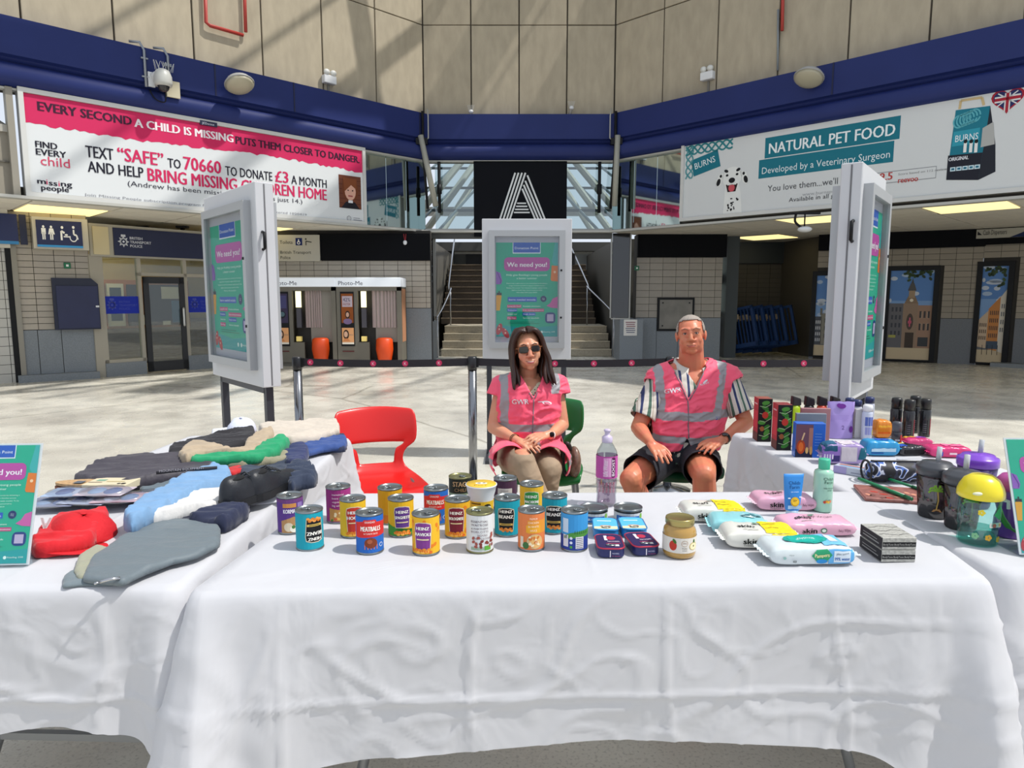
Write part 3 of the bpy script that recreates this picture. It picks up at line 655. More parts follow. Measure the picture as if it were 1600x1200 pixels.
def townposter(wf,px0,px1,pyt,pyb,lab,kind,seed):
    t=wf.thing('window_poster',lab,'poster'); a,zt=wf.uz(px0,pyt,.05); b=wf.u(px1,pyt,.05); zb=wf.z(px0,pyb,.05); zb=max(zb,.03)
    bm=BM()
    fr4(bm,a,b,zb,zt,.1,-.06,.0,.03)
    obj('frame',bm,BLK,t); a+=.1;b-=.1;zt-=.06;zb+=.03; W_=b-a; Hh=zt-zb; rr=random.Random(seed)
    d=Dec(); LT_[0]=1; sky_clouds(d,a,b,zb+Hh*.3,zt,seed); d.rect(a,zb,b,zb+Hh*.2,'#b39d78',2); d.rect(a,zb+Hh*.13,b,zb+Hh*.24,'#4c4c50',3)
    X=lambda f:a+W_*f
    Zz=lambda f:zb+Hh*f
    def wins(f0,f1,g0,g1,nx,nz,col,L=6):
        for i in range(nx):
            for j in range(nz): d.rect(X(f0+(f1-f0)*(i+.25)/nx),Zz(g0+(g1-g0)*(j+.2)/nz),X(f0+(f1-f0)*(i+.75)/nx),Zz(g0+(g1-g0)*(j+.75)/nz),col,L)
    if kind=='tower':
        d.rect(X(.0),Zz(.14),X(.3),Zz(.48),'#35383f',4); d.rect(X(.25),Zz(.14),X(.75),Zz(.52),'#6d6a5e',4); d.rect(X(.22),Zz(.5),X(.32),Zz(.58),'#5d5a50',4); d.rect(X(.66),Zz(.5),X(.76),Zz(.58),'#5d5a50',4); d.rect(X(.75),Zz(.14),X(1),Zz(.4),'#4a4a48',4); wins(.02,.28,.16,.45,3,4,'#b9bcc0'); wins(.38,.62,.2,.48,1,3,'#2c2e2e'); d.rect(X(.6),Zz(.12),X(.72),Zz(.3),'#b8ad97',7)
    elif kind=='hall':
        d.rect(X(0),Zz(.15),X(.4),Zz(.62),'#4b4a4e',4); d.rect(X(.34),Zz(.13),X(.68),Zz(.62),'#7c6450',5); d.rect(X(.66),Zz(.13),X(1),Zz(.6),'#86644f',4)
        d.poly([(X(.36),Zz(.62)),(X(.68),Zz(.62)),(X(.6),Zz(.7)),(X(.44),Zz(.7))],'#6d5743',5); d.rect(X(.45),Zz(.68),X(.59),Zz(.76),'#8b7055',6); d.poly([(X(.42),Zz(.76)),(X(.62),Zz(.76)),(X(.56),Zz(.84)),(X(.48),Zz(.84))],'#3b3a3a',6); d.poly([(X(.49),Zz(.84)),(X(.55),Zz(.84)),(X(.52),Zz(.9))],'#2f3130',6); d.disc(X(.52),Zz(.655),.035,.035,'#d9cdb0',7)
        d.disc(X(.51),Zz(.42),W_*.08,Hh*.09,'#3a2f2b',7); d.rect(X(.47),Zz(.40),X(.55),Zz(.43),'#c4455f',8); d.rect(X(.495),Zz(.365),X(.525),Zz(.465),'#c4455f',8); wins(.7,.98,.3,.57,3,2,'#2e2b2c'); wins(.72,.96,.31,.56,3,2,'#b49b85',5); d.rect(X(.72),Zz(.15),X(.95),Zz(.25),'#26282c',7); wins(.05,.32,.25,.6,3,4,'#2c2d33'); d.rect(X(.42),Zz(.13),X(.62),Zz(.3),'#2c241f',7); d.rect(X(.03),Zz(.24),X(.2),Zz(.27),'#8c8a3a',7)
    else:
        d.poly([(X(0),Zz(.16)),(X(.45),Zz(.14)),(X(.45),Zz(.56)),(X(0),Zz(.44))],'#b79a7c',4); d.poly([(X(.35),Zz(.14)),(X(.8),Zz(.12)),(X(.8),Zz(.68)),(X(.35),Zz(.55))],'#b0662f',5); d.poly([(X(.78),Zz(.12)),(X(1),Zz(.1)),(X(1),Zz(.75)),(X(.78),Zz(.67))],'#c4bba9',6); wins(.4,.76,.24,.55,5,4,'#3b2d28',7); wins(.03,.33,.22,.42,4,3,'#4a3c30',7); wins(.82,.98,.3,.62,2,4,'#4a4c50',7); d.rect(X(.35),Zz(.14),X(.8),Zz(.22),'#2c3746',7)
        for k in range(4): d.rect(X(.2+.2*k),Zz(.08),X(.22+.2*k),Zz(.18),'#1b1b1d',8)
    for k in range(26):
        f=rr.uniform(.15,.95) if kind!='tower' else 2; g=1-abs(rr.gauss(0,.04 if kind=='hall' else .08))-.015
        if f<1 and W_*(1-f)>.05 and g>.7: d.disc(X(f),Zz(g)-.02,.045,.028,'#1f2a1c' if k%2 else '#2c3d22',9,7,rot=rr.uniform(0,3))
    d.build('print',t,lambda u,v,L:Vector((u,-.02-L*.0015,v))); LT_[0]=0
townposter(WQ,1270,1320,424,557,'tall window poster of a church tower under blue sky','tower',1)
townposter(WQ,1385,1470,416,566,'wide window poster of a town hall with clock cupola','hall',2)
townposter(WX,1528,1587,409,575,'tall window poster of an orange brick street corner','street',3)
s=WX.thing('cash_sign','cream fascia sign reading Cash Dispensers over the end wall','sign'); a,zt=WX.uz(1528,336,.2); zb=WX.z(1528,373,.2); b=WX.len
obj('panel',bbox(a,b,-.2,-.14,zb,min(zt,ZS-.02)),M('#a9a598',.5),s)
d=Dec(); d.text('Cash Dispensers',WX.u(1536,366,.2),zb+.07,.10,'#22242a',w=WX.u(1573,366,.2)-WX.u(1536,366,.2)); u=WX.u(1532,366,.2); d.poly([(u-.05,zb+.07),(u+.03,zb+.07),(u-.05,zb+.15)],'#22242a',3)
u=WX.u(1578,366,.2); d.poly([(u,zb),(b,zb),(b,zb+.42),(u+.5,zb+.22)],'#16284f',2); d.build('print',s,lambda u,v,L:Vector((u,-.201-L*.001,v)))
struct(WX.box('baseboard_right',.3,WX.len,0,.08,0,.35,STONE))
# blue crowd barriers stacked in the passage
for k in range(5):
    t=thing('crowd_barrier','blue plastic crowd barrier in the dark passage, '+('frontmost and leaning left','second from front','middle one of the row','second from back','rearmost of the row')[k],'barrier',(5.05+.27*k,16.7+.10*k,.12),rot=(0,-.22,-.75),group='blue barriers in the passage')
    bm=BM()
    for q in ((0,.06,0,.05,0,.95),(.9,.96,0,.05,0,.95),(0,.96,0,.05,.89,.95),(0,.96,0,.05,0,.1)): bx(bm,*q)
    obj('frame',bm,M('#0f2f5a',.5,spec=.3),t)
    for j in range(9): obj('bar',bbox(.13+.085*j,.155+.085*j,.015,.035,.1,.89),M('#0f2f5a',.5,spec=.3),t)
    obj('label_plate',bbox(.25,.6,-.012,.0,.68,.8),M('#9c8b74',.5),t); obj('foot',bbox(.1,.25,-.12,.16,-.07,.0),M('#0f2f57',.5),t)
# ---- billboards
def bbframe(wf,lab,p):
    t=wf.thing('billboard',lab,'billboard'); a,b,z0,z1=p
    obj('case',bbox(a,b,-.14,0,z0,z1),M('#8f8d85',.5),t)
    bm=BM()
    fr4(bm,a,b,z0,z1,.065,-.175,-.14)
    obj('frame',bm,M('#c9c9c5',.4),t); return t
uL=lambda px,py:WL.uz(px,py,.16)
a=uL(37,260)[0]; b=uL(572,300)[0]; z0,z1=2.87,4.38
t=bbframe(WL,'long white and pink missing child appeal billboard',(a,b,z0,z1))
d=Dec(); ia,ib,iz0,iz1=a+.06,b-.06,z0+.07,z1-.07; PK='#c8285a'; DKT='#1d1c2a'
d.rect(ia,iz0,ib,iz1,'#d3d6d7',1)
rr=random.Random(3); pts=[(ia,iz1),(ib,iz1)][::-1]; n=90; edge=[]
for k in range(n+1):
    f=k/n; edge.append((ia+(ib-ia)*f, iz1-.40-.03*math.sin(f*7)+rr.uniform(-.022,.022)))
d.add([(x,iz1) for x,_ in edge]+edge,[(k,k+1,n+2+k,n+1+k) for k in range(n)],PK,2)
def tt(s,px0,py0,px1,py1,h,col,bold=0,L=4,shear=0):
    u0,v0=uL(px0,py0); u1,v1=uL(px1,py1); d.text(s,u0,(v0+v1)/2,h*.8,col,w=u1-u0,L=L,bold=bold,rot=0,shear=shear)
tt('EVERY SECOND',60,175,206,193,.165,'#3a1730',.025); tt('A CHILD IS MISSING',211,196,365,224,.165,'#e9dfe3',.025); tt('PUTS THEM CLOSER TO DANGER.',369,224,562,255,.165,'#3a1730',.025)
tt('FIND',56,229,90,234,.115,DKT,.02); tt('EVERY',57,241,104,247,.115,DKT,.02); tt('child',64,257,110,263,.17,'#c9405f',0)
tt('m',59,286,72,288,.1,DKT,.02); tt('i',73,288,75,288,.1,PK); tt('ss',77,289,90,291,.1,DKT,.02); tt('i',92,291,94,291,.1,PK); tt('ng',96,291,113,292,.1,DKT,.02); tt('people',65,296,108,301,.1,DKT,.02)
tt('TEXT',135,244,178,251,.22,DKT,.01); tt('“SAFE”',185,250,256,260,.26,PK,.015); tt('TO',263,261,283,264,.19,DKT,.01); tt('70660',288,264,346,272,.27,PK,.015); tt('TO DONATE',353,273,426,283,.2,DKT,.008); tt('£3',431,283,451,287,.26,PK,.015); tt('A MONTH',456,287,511,294,.2,DKT,.008)
tt('AND HELP',138,267,225,279,.21,DKT,.01); tt('BRING MISSING CHILDREN HOME',232,281,511,314,.26,PK,.015)
tt('(Andrew has been missing since he was just 14.)',200,289,473,319,.10,'#3a3a45')
tt('Join Missing People subscription program for £3 per month. Charity registered 1020419',132,302,480,340,.05,'#8a8b90')
u0,v0=uL(531,324);u1,v1=uL(564,277); d.rect(u0,v0,u1,v1,'#6b3c2a',3); cx=(u0+u1)/2; hh=v1-v0; ww=(u1-u0)
for k in range(7):
    d.rect(u0,v0+hh*k/7,u1,v0+hh*k/7+.008,'#4a2419',4)
d.disc(cx,v0+hh*.58,ww*.37,hh*.36,'#6d3a22',5); d.disc(cx,v0+hh*.52,ww*.25,hh*.27,'#d0a08c',6); d.poly([(cx-ww*.32,v0+hh*.92),(cx+ww*.3,v0+hh*.92),(cx+ww*.27,v0+hh*.6),(cx+.02,v0+hh*.72),(cx-ww*.27,v0+hh*.5)],'#7d4527',7)
d.poly([(u0+.04,v0),(u1-.04,v0),(cx+ww*.2,v0+hh*.2),(cx-ww*.2,v0+hh*.2)],'#1b1a22',6); d.rect(cx-.05,v0+hh*.17,cx+.05,v0+hh*.25,'#d9d9dc',7); d.rect(cx-.05,v0+hh*.36,cx+.05,v0+hh*.4,'#9a4a4a',8)
for s in (-1,1): d.disc(cx+s*.05,v0+hh*.55,.018,.012,'#2a1c1a',8,8)
u,v=uL(546,341); d.disc(u,v,.05,.05,'#7b7c80',3); d.disc(u,v,.04,.04,'#c0c3c4',4); d.text('FR',u-.025,v-.02,.04,'#7b7c80'); d.rect(u+.1,v-.03,u+.3,v-.015,'#8a8b90',3); d.rect(u+.1,v+.01,u+.25,v+.022,'#8a8b90',3)
d.build('print',t,lambda u,v,L:Vector((u,-.141-L*.002,v)))
u,v=uL(325,189); obj('maker_plate',bbox(u-.14,u+.14,-.19,-.16,z1-.10,z1-.03),M('#1b1f3d',.4),t); d=Dec(); d.text('JCDecaux',u-.11,z1-.085,.035,'#d9dbe6'); d.build('plate_lettering',t,lambda u,v,L:Vector((u,-.191,v)))
# right billboard
uR=lambda px,py:WR.uz(px,py,.16)
a=uR(1063,300)[0]; b=WR.len-.05; z0,z1=2.93,4.49
t=bbframe(WR,'long white and teal pet food billboard with dalmatian',(a,b,z0,z1)); ia,ib,iz0,iz1=a+.06,b-.06,z0+.07,z1-.07
d=Dec(); TL='#186f80'; d.rect(ia,iz0,ib,iz1,'#d0d2d1',1)
def quad(pp,col,L=2): d.poly([uR(*p) for p in pp],col,L)
u0,v0=uR(1194,247); u1,v1=uR(1406,213); zt1=uR(1300,198)[1]; 
ua,ub=uR(1195,225)[0],uR(1406,200)[0]; zA,zB=uR(1300,232)[1],uR(1300,198)[1]; d.rect(ua,zA,ub,zB,TL,2)
d.text('NATURAL PET FOOD',uR(1201,238)[0],zA+.07,.19,'#e6ecec',w=uR(1398,205)[0]-uR(1201,238)[0],bold=.012,L=4)
ua,ub=uR(1185,262)[0],uR(1396,235)[0]; zA2,zB2=uR(1290,266)[1],uR(1290,235)[1]; d.rect(ua,zA2,ub,zB2,TL,2)
d.text('Developed by a Veterinary Surgeon',uR(1190,270)[0],zA2+.075,.12,'#d7e3e4',w=uR(1390,245)[0]-uR(1190,270)[0],L=4)
d.text("You love them...we'll feed them",uR(1199,294)[0],uR(1250,290)[1]-.04,.11,'#4c4e52',w=uR(1372,280)[0]-uR(1199,294)[0],L=4)
d.text('www.burnspet.co.uk',uR(1253,303)[0],uR(1285,300)[1]-.03,.055,'#a2a4a6',w=uR(1330,297)[0]-uR(1253,303)[0],L=4)
d.text('Available in all good pet shops',uR(1232,313)[0],uR(1270,309)[1]-.03,.075,'#3c3e42',w=uR(1372,300)[0]-uR(1232,313)[0],L=4)
d.rect(uR(1350,285)[0],uR(1370,288)[1],uR(1463,263)[0],uR(1420,264)[1],'#8f9194',2); d.rect(uR(1351,285)[0],uR(1370,288)[1]+.012,uR(1462,263)[0],uR(1420,264)[1]-.012,'#d0d2d1',3)
d.text('9.5',uR(1374,280)[0],uR(1385,279)[1]-.02,.12,'#b3423e',bold=.02,L=4); d.text('reevoo',uR(1403,282)[0],uR(1420,281)[1]-.03,.09,'#b3423e',bold=.015,L=4,w=uR(1434,279)[0]-uR(1403,282)[0]); d.text('Score based on 112 reviews',uR(1403,273)[0],uR(1420,272)[1],.035,'#777777',L=4,w=.7)
# celtic knot border left
kc='#2f7f86'
c0,cz=uR(1100,240)
for ph in (0,2.1,4.2):
    d.line([(ia+.03+.03*k,iz1-.14+.085*math.sin(k*.42+ph)) for k in range(34)],.034,kc,2+int(ph))
    d.line([(ia+.12+.075*math.sin(k*.42+ph),iz1-.05-.03*k) for k in range(22)],.030,'#4f9096',2+int(ph))
u,v=uR(1102,255); 
def rotr(cx,cy,w2,h2,an,col,L): d.poly([(cx+x*math.cos(an)-y*math.sin(an),cy+x*math.sin(an)+y*math.cos(an)) for x,y in ((-w2,-h2),(w2,-h2),(w2,h2),(-w2,h2))],col,L)
rotr(u,v,.29,.16,.22,TL,4); d.text('BURNS',u-.22,v-.09,.12,'#dfe8e8',w=.44,L=5,rot=.22)
# dalmatian
u,v=uR(1143,285); wd='#dfe0dc'; bk='#17181b'
d.poly([(u-.16,iz0+.0),(u+.22,iz0+.0),(u+.19,v-.22),(u+.13,v),(u-.13,v)],wd,3); d.disc(u,v+.10,.20,.19,wd,4); d.disc(u,v-.03,.14,.18,wd,5)
for s in (-1,1):
    d.poly([(u+s*.15,v+.20),(u+s*.27,v+.17),(u+s*.33,v+.02),(u+s*.29,v-.06),(u+s*.22,v-.02)],wd,4); d.disc(u+s*.275,v+.03,.04,.07,bk,5,10,rot=s*.3); d.disc(u+s*.23,v+.14,.025,.03,bk,5,8); d.disc(u+s*.10,v+.14,.028,.022,bk,6,10); d.disc(u+s*.12,v+.22,.045,.028,bk,6,9,rot=s*.4)
d.disc(u,v+.04,.065,.05,bk,7,12); d.poly([(u-.12,v-.03),(u+.12,v-.03),(u+.08,v-.17),(u-.08,v-.17)],'#2a1416',6); d.disc(u,v-.10,.065,.07,'#c4525a',7,12); d.rect(u-.09,v-.045,u+.09,v-.03,wd,7)
for k in range(16):
    x,y=u+R_.uniform(-.08,.15),iz0+R_.uniform(.04,.30); d.disc(x,y,R_.uniform(.012,.026),R_.uniform(.01,.022),bk,6,8)
# food bag
A=lambda px,py:uR(px,py)
def Q(pp,col,L): d.poly([A(*p) for p in pp],col,L)
Q([(1478,281),(1528,281),(1547,165),(1493,172)],'#1b7386',3); Q([(1528,281),(1555,268),(1555,225),(1547,165)],'#22252e',3); Q([(1535,200),(1552,190),(1554,225),(1532,230)],'#a9a9a5',4)
Q([(1478,281),(1528,281),(1535,238),(1481,243)],'#1d1f2a',4); Q([(1487,229),(1529,223),(1531,199),(1490,206)],'#2f93a6',4)
d.text('BURNS',A(1492,222)[0],A(1492,222)[1],.10,'#e3e9ea',w=A(1528,215)[0]-A(1492,222)[0],L=5); d.text('ORIGINAL',A(1482,251)[0],A(1482,252)[1],.055,'#d7d9de',w=A(1513,247)[0]-A(1482,251)[0],L=5,bold=.02)
for k in range(5): x,y=A(1484+9.5*k,268-1*k); d.rect(x,y,x+.07,y+.06,'#c6dbe2',5); d.rect(x+.015,y+.015,x+.055,y+.045,'#2a6a80',6)
for k in range(6): x,y=A(1498+5*k,190-2*k); d.line([(x+.07*math.cos(a_*.5),y+.09*math.sin(a_*.5)) for a_ in range(13)],.02,'#5aaab5',5)
for px in (1507,1516,1524): x,y=A(px,238); d.rect(x-.02,y,x+.02,y+.14,'#e4e3df',6); d.disc(x,y+.16,.025,.03,bk,7,8)
d.line([A(1499,170),A(1501,157),A(1534,152),A(1537,164)],.035,'#c9b183',4)
u,v=A(1574,155); hr='#a32232'
hp=[(u+.20*(math.sin(t_)**3)*1.0, v+.012*(13*math.cos(t_)-5*math.cos(2*t_)-2*math.cos(3*t_)-math.cos(4*t_))) for t_ in [k*2*PI/28 for k in range(28)]]
d.poly(hp,hr,3); d.poly([(u+(x-u)*.86,v+(y-v)*.86) for x,y in hp],'#252b5c',4); d.rect(u-.155,v-.03,u+.155,v+.055,'#d8d6d4',5); d.rect(u-.035,v-.17,u+.035,v+.09,'#d8d6d4',5); d.rect(u-.155,v-.008,u+.155,v+.033,hr,6); d.rect(u-.018,v-.17,u+.018,v+.09,hr,6)
for s in (-1,1): d.line([(u-.12,v+s*.09+.01),(u+.12,v-s*.09+.01)],.016,'#d8d6d4',5)
d.build('print',t,lambda u,v,L:Vector((u,-.141-L*.0015,v)))
u,v=uR(1286,187); obj('maker_plate',bbox(u-.14,u+.14,-.19,-.16,z1-.10,z1-.03),M('#1b1f3d',.4),t); d=Dec(); d.text('JCDecaux',u-.11,z1-.085,.035,'#d9dbe6'); d.build('plate_lettering',t,lambda u,v,L:Vector((u,-.191,v)))
# left end frame beside billboard
e=struct(WL.box('trim_11',uL(22,300)[0],uL(33,300)[0],ZS,4.36,-.02,.14,M('#8d887c',.5)))
e=struct(WL.box('window_8',0,uL(22,300)[0],ZS,3.75,-.02,.02,M('#8b8476',.6))); 
obj('frame_rail',bbox(0,uL(22,300)[0],-.06,0,3.75,3.85),M('#a5a197',.5),e); obj('frame_rail',bbox(0,uL(22,300)[0],-.05,0,3.33,3.35),M('#5a564d',.5),e)
for k in range(4): bm=BM(); uu=uL(22,300)[0]; tube(bm,[(uu-.5*k,.1,3.85),(uu-.5*k-.9,.1,4.4)],.04,6); obj('glazing_bar',bm,M('#8b8a82',.5),e)
# ---- lamps, cameras, conduits on the band and wall
def dome(px,py,wf,lab):
    u,z=wf.uz(px,py,.5); t=wf.thing('bulkhead_lamp',lab,'lamp')
    bm=BM(); lathe(bm,[(.02,.11),(.1,.105),(.2,.06),(.245,.0),(.24,-.02)],24); bmesh.ops.rotate(bm,verts=bm.verts,matrix=Matrix.Rotation(-.45,3,'X')); bmesh.ops.translate(bm,verts=bm.verts,vec=(u,-.5,z)); obj('housing',bm,M('#9b9a97',.5),t,True)
    bm=BM(); lathe(bm,[(.235,-.02),(.2,-.06),(.1,-.09),(.01,-.095)],24); bmesh.ops.rotate(bm,verts=bm.verts,matrix=Matrix.Rotation(-.45,3,'X')); bmesh.ops.translate(bm,verts=bm.verts,vec=(u,-.5,z)); obj('lens',bm,M('#a9a28c',.35),t,True)
    bm=BM(); tube(bm,[(u,-.28,z-.05),(u,-.5,z+.02)],.03,8); obj('arm',bm,M('#8b8a86',.5),t)
dome(374,131,WL,'round grey bulkhead lamp on the left blue band'); dome(1264,121,WR,'round grey bulkhead lamp on the right blue band')
u,z=WL.uz(254,125,.42); t=WL.thing('security_camera','white dome security camera with bird spikes on the blue band','camera')
obj('mount_plate',bbox(u-.17,u-.07,-.30,-.26,z-.1,z+.12),WHT,t); obj('junction_box',bbox(u+.10,u+.30,-.30,-.26,z-.2,z+.05),M('#bfb69c',.6),t)
bm=BM(); tube(bm,[(u-.1,-.3,z+.05),(u,-.42,z+.12),(u,-.44,z)],.06,10); obj('bracket',bm,WHT,t,True)
bm=BM(); lathe(bm,[(.05,.16),(.1,.13),(.13,.05),(.135,-.05),(.12,-.1)],20,cx=u,cy=-.44); bmesh.ops.translate(bm,verts=bm.verts,vec=(0,0,z)); obj('housing',bm,M('#b8b8b2',.4),t,True)
bm=BM(); ell(bm,(u,-.44,z-.1),.09,.09,.09,14,8); obj('dome',bm,M('#2b2a2b',.1),t,True)
bm=BM()
for k in range(14): a_=R_.uniform(-.8,.8); tube(bm,[(u-.1+.02*k,-.42,z+.14),(u-.1+.02*k+.08*a_,-.42,z+.28)],.003,3)
obj('bird_spikes',bm,M('#c9c9c4',.4),t)['kind']='stuff'
bm=BM(); tube(bm,curve_pts([(u-.15,-.27,z-.15),(u-.08,-.3,z-.28),(u+.05,-.34,z-.3),(u+.03,-.42,z-.12)],5),.01,6); obj('cable',bm,BLK,t,True)
for k,(px,y0,y1,wf,l) in enumerate(((224,70,135,WL,'left of the dome camera'),(261,80,118,WL,'right of the dome camera'))):
    u,za=wf.uz(px,y0,.28); zb=wf.z(px,y1,.28); t=wf.thing('conduit_pipe','grey conduit pipe on the blue band '+l,'pipe'); bm=BM(); tube(bm,[(u-.18,-.2,za+.03),(u-.05,-.27,za+.03),(u,-.29,za-.08),(u,-.29,zb)],.02,8); obj('pipe',bm,M('#8d9299',.4,metal=.5),t,True)
    for zz in (za-.2,zb+.15): obj('clip',bbox(u-.05,u+.05,-.30,-.27,zz-.01,zz+.01),M('#8d9299',.4),t)
def floodl(px,py,wf,lab):
    u,z=wf.uz(px,py,.1); t=wf.thing('twin_emergency_light',lab,'light'); obj('body',bbox(u-.13,u+.13,-.12,-.0,z-.1,z+.05,.01,1),WHT,t)
    for s in (-1,1): bm=BM(); ell(bm,(u+s*.07,-.1,z+.1),.065,.05,.055); obj('lamp_head',bm,M('#cfcfca',.3),t,True)
    obj('stem',bbox(u-.02,u+.02,-.03,0,z-.3,z-.1),M('#77736a',.5),t)
floodl(516,122,WL,'white twin emergency light on the left concrete wall'); floodl(1104,116,WR,'white twin emergency light on the right concrete wall')
for px,py,l in ((736,176,'left'),(893,170,'right')):
    c=at_y(px,py,15.35); t=thing('detector_stub','small white detector on a tilted stem above the '+l+' side of the banner','detector',c); bm=BM(); tube(bm,[(-.06,.05,-.18),(0,0,0)],.03,8); obj('stem',bm,M('#8f8a80',.5),t,True); bm=BM(); ell(bm,(0,0,.02),.05,.05,.04); obj('head',bm,WHT,t,True)
    bm=BM()
    for k in range(10): tube(bm,[(-.05+.01*k,0,.04),(-.08+.017*k,0,.16)],.003,3)
    obj('bird_spikes',bm,M('#c9c9c4',.4),t)['kind']='stuff'
def redpipe(wf,pts,lab):
    t=wf.thing('red_pipe',lab,'pipe'); bm=BM(); P_=[]
    for px,py in pts: u,z=wf.uz(px,py,.08); P_.append((u,-.08,z))
    tube(bm,P_,.03,8); obj('pipe',bm,M('#a8352c',.5),t,True)
redpipe(WL,[(320,-30),(322,35),(328,40),(380,55)],'red pipe running down then across the left concrete wall'); redpipe(WL,[(381,-40),(384,50)],'short vertical red pipe right of the bent one')
redpipe(WR,[(1224,-40),(1222,48)],'short vertical red pipe on the right concrete wall')
t=WR.thing('conduit_pipe','thin grey conduit rising from the right blue band','pipe'); bm=BM(); u,z=WR.uz(1215,110,.06); u2,z2=WR.uz(1216,15,.06); tube(bm,[(u,-.06,z),(u2,-.06,z2)],.02,8); obj('pipe',bm,M('#7f8588',.5),t,True)
# ceiling camera on right soffit
q_=at_z(1258,332,ZS); t=thing('ceiling_camera','small white camera on a black bracket hanging from the right ceiling','camera',q_); obj('bracket',bbox(-.25,.25,-.03,.03,-.03,0),BLK,t); bm=BM(); tube(bm,curve_pts([(-.15,0,-.02),(-.16,0,-.15),(-.05,0,-.25)],4),.02,6); tube(bm,[(.0,0,-.02),(.0,0,-.25)],.012,6); obj('cable',bm,BLK,t,True); bm=BM(); ell(bm,(0,-.02,-.28),.12,.1,.05); obj('housing',bm,WHT,t,True)
for px,l in ((222,'left one'),(285,'right one')): q_=at_z(px,353,ZS); t=thing('ceiling_sensor','small dark ceiling sensor above the police fascia, '+l,'sensor',q_); obj('body',bbox(-.12,.12,-.05,.05,-.05,0,.01,1),M('#2c2a28',.5),t); bm=BM(); ell(bm,(0,0,-.06),.05,.05,.03,8,6); obj('lens',bm,BLK,t)
# ---- roof girders over the hall (above the frame), they cast the striped shade
RG=M('#b9b9b2',.5)
rg=struct(obj('ceiling_girders',bbox(-12,14,13.9,14.2,9.6,10.1),RG))
for a,b,r in GIRD:
    bm=BM(); tube(bm,[a,b],r,6); obj('girder',bm,RG,rg)
